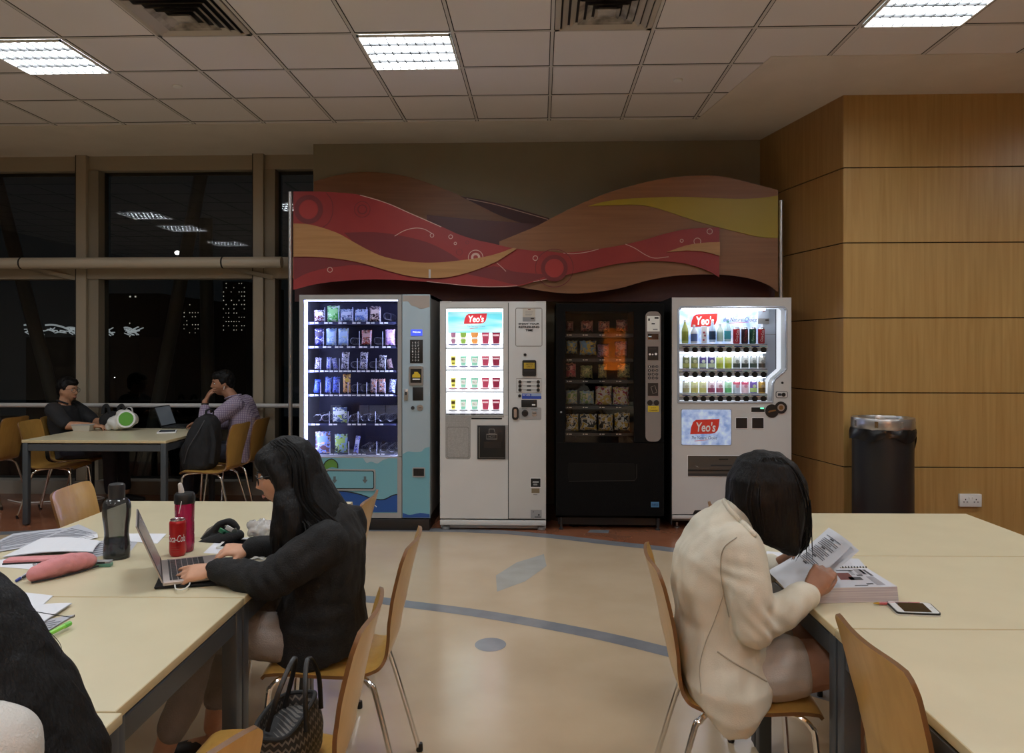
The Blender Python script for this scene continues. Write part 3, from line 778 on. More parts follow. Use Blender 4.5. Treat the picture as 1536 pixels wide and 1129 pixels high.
# ================================================================ vending machines
class Front:
    """helper that lays a machine out from its front plane"""
    def __init__(s, Y, T): s.Y = Y; s.o = V(T.location); s.T = T; s.M = Matrix.Translation(-s.o)
    def p(s, x, y, d=0): q = at(x, y, s.Y); return V((q.x, s.Y+d, q.z))
    def mb(s): return MB(s.M)
    def box(s, q, x0, y0, x1, y1, d0, d1, m, bev=0):
        a, c = s.p(x0, y0), s.p(x1, y1); return q.box((a.x, s.Y+d0, c.z), (c.x, s.Y+d1, a.z), m, bev, 2)
    def part(s, name, x0, y0, x1, y1, d0, d1, m, bev=0, par=None, label=None):
        q = s.mb(); s.box(q, x0, y0, x1, y1, d0, d1, m, bev); return q.build(name, par or s.T, 35, label)
    def poly(s, q, pts, d0, d1, m): return q.prism([s.p(x, y, d0) for x, y in pts], (0, d1-d0, 0), m)
    def rr(s, q, x0, y0, x1, y1, r, d0, d1, m):
        a, c = s.p(x0, y0), s.p(x1, y1); k = r/F*s.Y
        return q.prism(rrect(a.x, c.z, c.x, a.z, k, 5, s.Y+d0), (0, d1-d0, 0), m)
    def disc(s, q, x, y, r, d, m, th=.004): return q.disc(s.p(x, y, d), r/F*s.Y, (0, -1, 0), m, 20, th)
    def text(s, q, t, x0, y0, x1, y1, d, m, **k):
        a, c = s.p(x0, y0), s.p(x1, y1); return q.text(t, ((a.x+c.x)/2, s.Y+d, (a.z+c.z)/2), a.z-c.z, m, w=c.x-a.x, **k)
    def frame(s, q, outer, inner, d0, d1, m):
        """rectangular frame with a hole"""
        (ax, ay, bx, by), (cx, cy, dx, dy) = outer, inner
        for r in ((ax, ay, bx, cy), (ax, dy, bx, by), (ax, cy, cx, dy), (dx, cy, bx, dy)): s.box(q, *r, d0, d1, m)
        return q
m_body = mat('machine grey paint', srgb(152, 151, 149), .42, .1)
m_creamb = noisy('machine cream paint', srgb(194, 192, 188), srgb(198, 196, 192), 3, .42)
m_beigeb = noisy('machine beige paint', srgb(194, 191, 187), srgb(198, 195, 191), 3, .42)
m_cab = mat('cabinet interior dark blue', srgb(26, 28, 62), .5)
m_cabk = mat('cabinet interior black', srgb(16, 16, 17), .55)
m_pane = mat('machine pane', (1, 1, 1, 1), 0); N, L, b = nodes(m_pane); out = N['Material Output']; N.remove(b)
tr = N.new('ShaderNodeBsdfTransparent'); tr.inputs[0].default_value = (.96, .97, .97, 1); gl = N.new('ShaderNodeBsdfGlossy'); gl.inputs['Roughness'].default_value = .01
fr = N.new('ShaderNodeFresnel'); fr.inputs['IOR'].default_value = 1.45; mx = N.new('ShaderNodeMixShader')
L.new(fr.outputs[0], mx.inputs[0]); L.new(tr.outputs[0], mx.inputs[1]); L.new(gl.outputs[0], mx.inputs[2]); L.new(mx.outputs[0], out.inputs[0])
m_led = mat('cool LED', (.8, .85, 1, 1), .5, emit=14, ecol=(.36, .42, 1, 1))
m_led2 = mat('cool LED added', (.8, .85, 1, 1), .5, emit=34, ecol=(.50, .56, 1, 1))
m_back = mat('backlit panel', (1, 1, 1, 1), .5, emit=1.7, ecol=(.88, .96, 1, 1))
m_tube = mat('cabinet fill lamp', (1, 1, 1, 1), .5, emit=9, ecol=(.9, .95, 1, 1))
m_shelf = mat('shelf tray', srgb(52, 54, 80), .4, .4)
m_price = mat('price ticket', srgb(232, 232, 224), .5)
m_spring = mat('spring wire', (.22, .22, .24, 1), .35, 1)
m_teal = mat('pale teal wrap', srgb(108, 160, 172), .4)
m_cloud = mat('cloud grey wrap', srgb(156, 172, 180), .4)
m_cloud2 = mat('top cloud wrap', srgb(158, 148, 140), .4)
m_leafw = mat('leaf green wrap', srgb(88, 132, 58), .4)
m_sea = mat('sea blue wrap', srgb(28, 74, 142), .4)
m_sand = mat('sand wrap', srgb(190, 150, 100), .4)
def coil(Fm, x, y, r, parent, Y0, Y1, turns=5):
    a = at(x, y, Y0); k = r/F*Y0; P = []
    n = turns*14
    for i in range(n+1):
        t = i/n; an = 2*PI*turns*t+PI*.3
        P.append(V((a.x+k*math.cos(an), Y0+(Y1-Y0)*t, a.z+k*math.sin(an))))
    q = Fm.mb(); q.tube(P, .0022, m_spring, 5); return q.build('spring_coil', parent)
# ---- packets
def pouch(name, label, cat, group, x0, y0, x1, y1, Y, cols, tilt=0, depth=.03, scale=28, patch=None, bottom=None):
    """pillow packet: crimped ends, bulged middle"""
    a, c = at(x0, y0, Y), at(x1, y1, Y); w, h = c.x-a.x, a.z-c.z
    m = printed('print %d' % len(MATS), cols, scale*.1/max(w, .04)*1.0)
    q = MB(); nx, nz = 8, 10; fr_, bk = [], []
    for j in range(nz+1):
        v = j/nz; 
        for i in range(nx+1):
            u = i/nx; bul = (1-(2*u-1)**4)*(1-abs(2*v-1)**5)
            ed = .004*math.sin(i*2.2+j)*(1 if j in (0, nz) else 0)
            x = (u-.5)*w*(1-.05*math.sin(PI*v)); z = v*h+ed
            fr_.append(V((x, -depth/2*bul-.001, z))); bk.append(V((x, depth/2*bul+.001, z)))
    W = nx+1; fs = []; o = len(fr_)
    for j in range(nz):
        for i in range(nx):
            p = j*W+i; fs.append((p, p+1, p+W+1, p+W)); fs.append((o+p+1, o+p, o+p+W, o+p+W+1))
    for j in range(nz):
        for i, s_ in ((0, 1), (nx, -1)):
            p = j*W+i; f = (p, p+W, o+p+W, o+p); fs.append(f if s_ > 0 else f[::-1])
    for i in range(nx):
        fs.append((i+1, i, o+i, o+i+1)); p = nz*W+i; fs.append((p, p+1, o+p+1, o+p))
    q.add(fr_+bk, fs, m)
    if patch:       # printed brand panel on the front
        pm, pv0, pv1, pu = patch; vs = []
        for v in (pv0, (pv0+pv1)/2, pv1):
            for u in (.5-pu, .5, .5+pu):
                bul = (1-(2*u-1)**4)*(1-abs(2*v-1)**5); sh = (u-.5)*.25
                vs.append(V(((u-.5)*w*.95, -depth/2*bul-.0035, (v+sh*.3)*h)))
        q.add(vs, [(0, 1, 4, 3), (1, 2, 5, 4), (3, 4, 7, 6), (4, 5, 8, 7)], pm)
    o = solo(name, q, label, cat, group, ((a.x+c.x)/2, Y, c.z), 0, 50)
    o.rotation_euler = (0, tilt, 0); return o
ORD = ['first', 'second', 'third', 'fourth', 'fifth', 'sixth', 'seventh', 'eighth', 'ninth', 'tenth']
ROWN = ['top', 'second', 'third', 'fourth', 'fifth', 'lowest']
c_ = srgb
# ------------------------------------------------ 1: lit snack machine
Y1_ = 6.60
pa, pb = at(449, 442, Y1_), at(645, 797, Y1_)
sm1 = thing('vending_machine', 'grey snack vending machine with blue lit glass front and a seaside cartoon wrap', 'vending machine', ((pa.x+pb.x)/2, Y1_, 0), 0, 'vending machines in a row')
f1 = Front(Y1_, sm1)
q = f1.mb(); DB = .82; zt1 = pa.z
xl, xr = pa.x, pb.x; xg = f1.p(603, 0).x
gl0, gl1 = f1.p(456, 449.3), f1.p(596.5, 684.5)
q.box((xl, Y1_+.05, .12), (xl+.03, Y1_+DB, zt1), m_body); q.box((xl, Y1_+DB-.03, .12), (xr, Y1_+DB, zt1), m_body)
q.box((xl, Y1_+.05, zt1-.03), (xr, Y1_+DB, zt1), m_body); q.box((xg, Y1_+.05, .12), (xr, Y1_+DB, zt1), m_body)
q.box((xl, Y1_+.05, .12), (xg, Y1_+DB, gl1.z-.0), m_body)
q.build('cabinet', sm1)
q = f1.mb(); q.box((xl+.005, Y1_+.06, .0), (xr-.005, Y1_+DB-.05, .12), M_black); f1.box(q, 450, 777, 644, 797, .0, .06, M_black, .004); q.build('plinth', sm1)
q = f1.mb()     # inner liner
q.box((gl0.x-.01, Y1_+.50, gl1.z), (gl1.x+.01, Y1_+.52, gl0.z+.01), m_cab); q.box((gl0.x-.02, Y1_+.05, gl1.z), (gl0.x-.014, Y1_+.52, gl0.z), m_cab); q.box((gl1.x+.014, Y1_+.05, gl1.z), (gl1.x+.02, Y1_+.52, gl0.z), m_cab)
q.box((gl0.x-.01, Y1_+.05, gl0.z), (gl1.x+.01, Y1_+.5, gl0.z+.01), m_cab)
q.build('liner', sm1)
q = f1.mb(); f1.frame(q, (449, 442, 602.5, 777), (456, 449.3, 596.5, 684.5), 0, .05, m_body)
dr1 = q.build('door', sm1)
q = f1.mb(); q.quad([f1.p(456, 684.5, .02), f1.p(596.5, 684.5, .02), f1.p(596.5, 449.3, .02), f1.p(456, 449.3, .02)], m_pane); q.build('glass', dr1, 0)
q = f1.mb(); f1.box(q, 457.2, 450, 459.6, 684, .022, .03, m_led); f1.box(q, 457, 450, 596, 451.2, .022, .03, m_led); q.build('led_strip', dr1)
q = f1.mb(); f1.box(q, 454.3, 452, 455.6, 683, .055, .085, m_led2); f1.box(q, 597.2, 452, 598.2, 683, .055, .085, m_led2); q.build('added_led_strip', sm1)  # extra strips hidden behind the frame, added to brighten the packets
q = f1.mb()
for i in range(58): f1.box(q, 457.6, 452+i*4, 459.8, 454.2+i*4, .0205, .0218, mat('LED bead', (1, 1, 1, 1), .5, emit=3, ecol=(.85, .9, 1, 1)))
o = q.build('led_beads', dr1, 0); o['kind'] = 'stuff'
# wrap picture on the lower door panel
q = f1.mb(); f1.box(q, 458, 686.5, 596, 769, -.0015, .01, m_teal)
f1.poly(q, sm_([(545, 687), (550, 694), (557, 692), (566, 695), (574, 690), (583, 687)], 3), -.003, -.001, m_cloud)
f1.poly(q, sm_([(458, 746), (480, 741), (505, 736.5), (520, 737), (540, 741), (558, 747), (575, 749), (588, 743), (596, 741)], 4)+[(596, 768), (458, 768)], -.003, -.001, m_sea)
f1.poly(q, sm_([(488, 745), (498, 738), (505, 736.5), (511, 740)], 3), -.004, -.002, m_sand)
f1.poly(q, sm_([(458, 706), (466, 697), (474, 692), (480, 697), (484, 700), (489, 692), (498, 688), (506, 694), (507, 702), (498, 700), (490, 705), (498, 712), (495, 720), (486, 712), (482, 716), (484, 725), (470, 722), (462, 716)], 3), -.004, -.002, m_leafw)
q.build('wrap_picture', dr1)
def outline(Fm, q, pts, w, d, m, closed=False):
    P = [Fm.p(x, y, d) for x, y in pts]
    if closed: P = P+[P[0]]
    vs = []
    for i, p in enumerate(P):
        a = P[i-1] if i else (P[-2] if closed else P[0]); c = P[i+1] if i < len(P)-1 else (P[1] if closed else P[-1]); t = (c-a).normalized(); nn = V((-t.z, 0, t.x)); vs += [p-nn*w/2, p+nn*w/2]
    q.add(vs, [(2*i, 2*i+1, 2*i+3, 2*i+2)[::-1] for i in range(len(P)-1)], m)
q = f1.mb(); outline(f1, q, sm_([(458, 746), (480, 741), (505, 736.5), (520, 737), (540, 741), (558, 747), (575, 749), (588, 743), (596, 741)], 4), .008, -.0045, M_blackink)
outline(f1, q, sm_([(470, 694), (474, 692), (480, 697), (484, 700), (489, 692), (498, 688), (506, 694), (507, 702)], 4), .008, -.0055, M_blackink)
outline(f1, q, sm_([(490, 712), (495, 714), (496, 720)], 3), .007, -.0055, M_blackink)
outline(f1, q, sm_([(557, 758), (562, 757), (565, 760)], 3), .006, -.0045, M_whiteink); q.build('wrap_outline', dr1, 0)
q = f1.mb(); f1.rr(q, 487.5, 703, 563.5, 735.5, 3.5, -.010, .005, m_body); f1.rr(q, 489.5, 705, 561.5, 733, 3, -.0115, -.009, M_blackink); f1.rr(q, 490.7, 706.2, 560.3, 731.8, 2.5, -.013, -.011, m_teal)
fl1 = q.build('pickup_flap', dr1)
for x in (502.5, 548): 
    q = f1.mb(); f1.poly(q, [(x-1.8, 714), (x+1.8, 714), (x+1.8, 719), (x+4, 719), (x, 724.5), (x-4, 719), (x-1.8, 719)], -.0145, -.0125, mat('arrow grey', srgb(86, 96, 98), .5)); q.build('arrow', fl1)
# shelves, tickets, coils, packets
shelf_y = [484.5, 520.5, 556.5, 592.5, 636, 681]
coils = {0: [(580, 474)], 1: [(530, 511.5), (565.5, 511), (584, 512)], 2: [(531, 547), (559, 547)], 3: [(531, 582), (545.5, 582)], 4: [(475, 627), (487, 627), (529, 627), (546, 627), (556, 627), (572, 627), (585, 627)], 5: [(546, 673), (558, 673), (574, 673), (587, 673)]}
tick = {0: [469, 490, 511, 532, 553, 573], 1: [469, 488, 506, 524, 542, 559, 577], 2: [469, 484, 498, 512, 525, 539, 553, 567, 581], 3: [469, 484, 498, 512, 525, 539, 553, 567, 581], 4: [471, 497, 525, 540, 566], 5: [471, 498, 526, 540, 568]}
GY = Y1_+.13
for i, y in enumerate(shelf_y):
    g = Front(GY, sm1); q = g.mb(); a, c = g.p(462, y-1.6), g.p(594, y+2)
    q.box((a.x, GY-.015, c.z), (c.x, Y1_+.5, c.z+.008), m_shelf); q.box((a.x, GY-.018, c.z), (c.x, GY-.014, a.z), m_shelf)
    sh = q.build('shelf', sm1)
    q = g.mb()
    for x in tick[i]: g.box(q, x-2.8, y-1.2, x+2.4, y+1.3, -.0205, -.0185, m_price); g.box(q, x+4, y-1.0, x+9.5, y+1.0, -.0205, -.0185, m_price)
    q.build('price_tickets', sh)
    q = g.mb()
    for x in tick[i][1:]: g.box(q, x-3.4, y-24+(5 if i > 1 else 0), x-2.8, y-1, 0, .010, mat('divider', srgb(200, 205, 222), .4, alpha=1))
    q.build('dividers', sh)
    for x, yy in coils[i]: coil(f1, x, yy, 5.2, sh, GY+.01, GY+.3)
Wt, Dk = c_(225, 225, 230), c_(25, 20, 30)
SN = [
 (0, 471, 465, 487.5, 482.5, [c_(85, 25, 40), Wt, c_(50, 30, 35)], 0, 'maroon and white snack pouch'),
 (0, 491, 458.5, 510, 483, [c_(60, 150, 60), c_(140, 200, 120), c_(200, 220, 190)], 0, 'bright green snack pouch'),
 (0, 510.5, 463.5, 530.5, 482.5, [c_(110, 130, 150), c_(190, 200, 205), c_(60, 80, 120)], 0, 'blue grey biscuit pouch beside the green pouch'),
 (0, 532, 463.5, 552, 482.5, [c_(90, 120, 170), c_(180, 195, 210), c_(60, 70, 90)], 0, 'blue grey biscuit pouch beside the brown pouch'),
 (0, 554.5, 459.5, 571.5, 482, [c_(60, 25, 35), c_(210, 190, 170), c_(30, 15, 20)], 0, 'dark brown snack pouch'),
 (1, 472, 492.5, 486.5, 517.5, [c_(30, 40, 120), c_(60, 50, 70), c_(190, 190, 220)], 0, 'navy blue sweet pouch'),
 (1, 489.5, 492.5, 505, 517.5, [c_(130, 165, 215), c_(170, 200, 225), c_(200, 215, 190)], 0, 'pale blue mint pouch, left of a like pair,'),
 (1, 507.5, 492.5, 523, 517.5, [c_(130, 165, 215), c_(170, 200, 225), c_(200, 215, 190)], 0, 'pale blue mint pouch, right of a like pair,'),
 (1, 542.5, 495, 558, 516.5, [c_(170, 70, 50), c_(215, 180, 170), c_(70, 40, 30)], 0, 'red brown snack carton'),
 (1, 578, 494, 592.5, 517, [c_(170, 130, 190), c_(200, 170, 210), c_(225, 190, 215)], 0, 'lilac biscuit stick carton'),
 (2, 471.5, 536, 481.5, 553.5, [c_(60, 40, 55), c_(190, 190, 210), c_(30, 20, 40)], .1, 'brown and white chocolate bar'),
 (2, 489.5, 535.5, 497, 554, [c_(50, 70, 170), c_(200, 205, 230), c_(40, 50, 120)], .04, 'upright blue and white wafer bar'),
 (2, 500.5, 537, 507.5, 554, [c_(50, 70, 170), c_(200, 205, 230), c_(40, 50, 120)], -.2, 'tilted blue and white wafer bar'),
 (2, 511.5, 528, 523, 553.5, [c_(30, 30, 45), Wt, c_(110, 110, 140)], .06, 'black and white biscuit packet left of an empty coil'),
 (2, 539.5, 528, 551, 553.5, [c_(30, 30, 45), Wt, c_(110, 110, 140)], .06, 'black and white biscuit packet between empty coils'),
 (2, 567.5, 532.5, 579, 553, [c_(35, 35, 50), c_(205, 205, 215), c_(20, 20, 30)], .06, 'black cookie packet with white letters'),
 (2, 582, 538, 590, 552.5, [c_(85, 60, 60), c_(170, 150, 150), c_(60, 40, 40)], -.22, 'tilted brown chocolate bar'),
 (3, 470, 568.5, 479.5, 589, [c_(40, 60, 170), c_(90, 120, 200), c_(20, 30, 90)], .12, 'dark blue wafer bar leaning right'),
 (3, 487, 565, 497, 589, [c_(50, 80, 190), c_(150, 170, 220), c_(20, 30, 100)], .06, 'blue wafer bar beside another blue bar'),
 (3, 498.5, 565, 509, 589, [c_(50, 80, 190), c_(120, 140, 220), c_(20, 30, 100)], .06, 'blue wafer bar next to the yellow packet'),
 (3, 514.5, 561, 526, 588.5, [c_(190, 165, 60), c_(200, 140, 90), c_(70, 60, 40)], 0, 'tall yellow peanut packet'),
 (3, 555.5, 568, 565.5, 588.5, [c_(190, 120, 80), c_(225, 220, 225), c_(90, 70, 80)], .04, 'orange and white chocolate bar, left of two alike,'),
 (3, 567.5, 568, 578, 588.5, [c_(195, 120, 80), c_(225, 220, 225), c_(80, 70, 90)], 0, 'orange and white chocolate bar, right of two alike,'),
 (3, 582.5, 568.5, 592.5, 589, [c_(50, 60, 110), c_(205, 215, 235), c_(20, 25, 50)], .1, 'navy and white bar at the right end'),
 (4, 499, 610.5, 520.5, 633.5, [c_(150, 170, 80), c_(220, 230, 225), c_(70, 90, 130)], 0, 'green and white crisps packet alone'),
 (5, 473, 647, 496, 679.5, [c_(100, 70, 75), c_(120, 150, 215), c_(205, 165, 110)], 0, 'brown crisps bag with a blue badge'),
 (5, 502, 651, 521.5, 678.5, [c_(30, 40, 35), c_(150, 180, 90), c_(130, 160, 190)], 0, 'black crisps bag with green letters'),
 (5, 530, 653, 537, 679, [c_(60, 70, 190), c_(200, 205, 230), c_(40, 40, 110)], .16, 'thin blue stick packet leaning'),
]
for (r, x0, y0, x1, y1, cols, tl, lab) in SN:
    pt = None
    if r in (0, 1, 4, 5): pt = (mat('badge ink %d' % (len(MATS)), cols[1], .4), .52, .78, .36)
    pouch('snack_packet', '%s, %s shelf, lit snack machine' % (lab, ROWN[r]), 'snack', 'snacks in the blue lit machine', x0, y0, x1, y1, GY+.03, cols, tl, .035, 34, pt)
# grey flaps seen at the back of row five
q = f1.mb(); 
for x0, x1 in ((480, 496), (525, 540), (541, 566), (567, 592)): f1.box(q, x0, 612, x1, 626, .34, .36, mat('grey card', srgb(60, 58, 62), .6))
q.build('pusher_cards', sm1)
# control column
q = f1.mb(); f1.box(q, 603.3, 441.5, 645, 777, 0, .05, m_cloud, .003)
cp1 = q.build('control_panel', sm1)
q = f1.mb()
f1.poly(q, [(604, 443)]+[(604, 452)]+sm_([(604, 452), (612, 452), (617, 458), (624, 460), (630, 463), (638, 462), (644.5, 460)], 3)+[(644.5, 443)], -.0012, .002, m_cloud2); q.build('cloud_print', cp1)
q = f1.mb(); f1.poly(q, [(604, 776)]+sm_([(604, 681), (612, 677), (622, 678), (632, 677), (637, 672), (644.5, 670)], 3)+[(644.5, 776)], -.0012, .002, m_teal); q.build('teal_print', cp1)
q = f1.mb(); f1.poly(q, [(604, 776)]+sm_([(604, 769), (615, 772), (630, 769), (644.5, 771)], 3)+[(644.5, 776)], -.0024, -.001, m_sea); q.build('sea_print', cp1)
q = f1.mb(); f1.box(q, 616.5, 494, 633.5, 503.5, -.004, .002, mat('blue display', srgb(60, 80, 200), .3, emit=.8, ecol=srgb(70, 90, 230))); f1.text(q, 'Welcome', 619, 496.3, 631, 499, -.0045, mat('display letters', (1, 1, 1, 1), .4, emit=1.2, ecol=(.85, .9, 1, 1))); q.build('display', cp1)
q = f1.mb(); f1.box(q, 615, 509.5, 634.3, 544.2, -.005, .002, M_black, .002); kp = q.build('keypad', cp1)
q = f1.mb(); rows_ = ['ABC', 'DEF', 'GHJ', '123', '456', '789', '*0#']
for j, rw in enumerate(rows_):
    for i, chx in enumerate(rw): f1.text(q, chx, 619.2+i*4.3-.9, 512.5+j*4.4, 619.2+i*4.3+.9, 515.1+j*4.4, -.0056, M_whiteink)
q.build('key_letters', kp, 0)
q = f1.mb(); f1.rr(q, 613.7, 549, 635.3, 577.5, 3, -.02, .002, M_steel); f1.box(q, 616.3, 552.7, 632.7, 573.8, -.0215, -.018, M_black)
nv = q.build('note_reader', cp1)
q = f1.mb(); f1.poly(q, [(619, 566), (619, 562), (622, 560), (622, 557.5), (627, 557.5), (629, 560), (631, 562), (631, 566)], -.0235, -.021, M_yellow); f1.box(q, 619.5, 567.5, 630.5, 569.5, -.0235, -.021, M_whiteink); q.build('note_sign', nv)
q = f1.mb(); f1.box(q, 619, 580.5, 635, 600.5, -.003, .002, M_black, .001); q.build('card_reader', cp1)
q = f1.mb(); f1.box(q, 606.3, 583, 612.3, 600, -.014, .002, M_steel, .003); f1.box(q, 607.8, 587.5, 610.8, 592, -.016, -.012, M_dark); q.build('lock_handle', cp1)
q = f1.mb(); f1.disc(q, 619.3, 611.5, 2.7, .0, M_dark, .012); q.build('reject_button', cp1)
q = f1.mb(); q.disc(f1.p(630, 611.3, 0), (.027, .017), (0, -1, 0), M_steel, 20, .005) ; f1.box(q, 627.8, 611, 632.2, 611.8, -.0065, -.004, M_black); q.build('coin_slot', cp1)
q = f1.mb(); f1.rr(q, 618.8, 700.7, 637.6, 715.3, 1.6, -.008, .002, m_body); f1.box(q, 620.3, 702.2, 636.2, 713.6, -.0092, -.006, M_black); q.build('coin_return', cp1)

# ------------------------------------------------ 2: cup drinks machine
Y2_ = 6.62
pa, pb = at(660, 453, Y2_), at(819, 797, Y2_)
sm2 = thing('vending_machine', 'cream hot cup drink vending machine with a bright white display of cups', 'vending machine', ((pa.x+pb.x)/2, Y2_, 0), 0, 'vending machines in a row')
f2 = Front(Y2_, sm2); xl, xr = pa.x, pb.x
zb = f2.p(0, 788).z
q = f2.mb(); q.box((xl, Y2_+.05, zb), (xr, Y2_+.78, f2.p(0, 453).z), m_creamb, .006); q.build('cabinet', sm2)
q = f2.mb()
for x0, x1 in ((660, 677), (803, 819)): f2.poly(q, [(x0, 451.5), (x1, 451.5), (x1-2 if x0 < 700 else x1, 453.6), (x0, 453.6)], .0, .3, m_creamb)
q.build('top_hinges', sm2)
q = f2.mb(); WX0, WY0, WX1, WY1 = 668, 461.3, 755.5, 622
# door built as frame so that the display sits in a recess
f2.frame(q, (660, 453, 762, 778), (WX0, WY0, WX1, WY1), 0, .05, m_creamb)
d2 = q.build('door', sm2)
q = f2.mb(); f2.box(q, 763, 453, 819, 778, 0, .05, m_creamb, .003); cp2 = q.build('control_door', sm2)
f2.part('door_gap', 762, 453.5, 763, 778, .012, .05, M_black)
q = f2.mb(); f2.box(q, 660, 779.5, 819, 788.2, -.004, .2, m_creamb, .004); q.build('plinth', sm2)
q = f2.mb(); f2.box(q, 661, 777.8, 818, 779.8, .015, .2, M_black); f2.box(q, 666, 778.6, 700, 779.6, .004, .02, M_steel); q.build('plinth_gap', sm2)
for x in (668, 812):
    for dy in (.05, .65):
        a = f2.p(x, 790); q = f2.mb(); q.lathe([(.030, 0), (.034, .004), (.034, .022), (.018, .03), (.016, zb)], m_body, 16, M=Matrix.Translation((a.x, Y2_+dy, 0))); q.build('foot', sm2)
q = f2.mb(); f2.box(q, WX0, WY0, WX1, WY1, .046, .0495, m_back); q.build('backlight', d2)
q = f2.mb(); f2.box(q, WX0, WY0, WX1, WY0+1.2, .003, .046, m_body); f2.box(q, WX0, WY0, WX0+.7, WY1, .003, .046, m_body); f2.box(q, WX1-.7, WY0, WX1, WY1, .003, .046, m_body)
for cx_, cy_, a0 in ((WX0, WY0, 0), (WX1, WY0, 1)):      # rounded upper corners
    s_ = 1 if a0 == 0 else -1
    f2.poly(q, [(cx_, cy_)]+[(cx_+s_*(4-4*math.sin(t*PI/12)), cy_+4-4*math.cos(t*PI/12)) for t in range(7)], -.0, .045, m_creamb)
q.build('window_lining', d2)
# backlit sea poster
m_pos = mat('sea poster', srgb(120, 215, 225), .4); N, L, b = nodes(m_pos); tc = N.new('ShaderNodeTexCoord'); mp = N.new('ShaderNodeMapping'); mp.inputs['Scale'].default_value = (1.2, 1, 7); mp.inputs['Rotation'].default_value = (0, .1, 0)
n = N.new('ShaderNodeTexNoise'); n.inputs['Scale'].default_value = 2.2; L.new(tc.outputs['Object'], mp.inputs[0]); L.new(mp.outputs[0], n.inputs['Vector'])
r = N.new('ShaderNodeValToRGB'); r.color_ramp.elements[0].position = .38; r.color_ramp.elements[1].position = .66; r.color_ramp.elements[0].color = srgb(105, 205, 220); r.color_ramp.elements[1].color = srgb(205, 242, 245)
L.new(n.outputs['Fac'], r.inputs[0]); L.new(r.outputs[0], b.inputs['Base Color']); L.new(r.outputs[0], b.inputs['Emission Color']); b.inputs['Emission Strength'].default_value = .75
q = f2.mb(); f2.box(q, 671, 467, 753, 499, .043, .0455, m_pos); po = q.build('sea_poster', d2)
m_lred = mat('logo red', srgb(215, 60, 70), .4, emit=.45, ecol=srgb(215, 60, 70)); m_lwhite = mat('logo white', (1, 1, 1, 1), .4, emit=.9); m_lgrey = mat('logo grey', srgb(120, 150, 170), .4, emit=.2)
def logo(Fm, x0, y0, x1, y1, d, parent, mr, mw, mg, slogan, sbox):
    q = Fm.mb(); w, h = x1-x0, y1-y0; sx = lambda u, v: (x0+w*u, y0+h*v)
    Fm.poly(q, [sx(.0, 1), sx(.03, .55), sx(.10, .2), sx(.2, .06), sx(1, 0), sx(.97, .5), sx(.93, .75), sx(.85, .9), sx(.7, .96)], d, d+.001, mr)
    Fm.text(q, "Yeo's", x0+w*.2, y0+h*.2, x0+w*.86, y0+h*.84, d-.001, mw, shear=.12, bold=.02)
    Fm.text(q, slogan, *sbox, d-.001, mg, shear=.25); Fm.poly(q, [(sbox[0]+4*w/40, sbox[3]+2.2), (sbox[2]-12*w/40, sbox[3]+.6), (sbox[2]-12*w/40, sbox[3]+1.1), (sbox[0]+4*w/40, sbox[3]+2.8)], d-.001, d, mr)
    return q.build('logo_panel', parent, 30)
logo(f2, 695, 469.5, 730, 485.5, .041, po, m_lred, m_lwhite, m_lgrey, 'The Natural Choice', (700, 487.5, 727, 490.2))
cupx = [(676, 684), (690, 700), (706, 718), (722.5, 734), (738, 750.5)]
cupy = [(498.5, 513), (534, 546), (566.5, 579), (599, 612)]
labs = ['yellow soup cup', 'green and white malt drink cup', 'green and white malt drink cup', 'pinkish red drink cup', 'dark red drink cup']
glow_mat = lambda nm, c, e=.4: mat(nm, c, .4, emit=e, ecol=c)  # cup colours are given a glow standing in for the display light
tk = [srgb(90, 110, 190), srgb(60, 80, 170), srgb(200, 90, 120), srgb(40, 40, 60)]
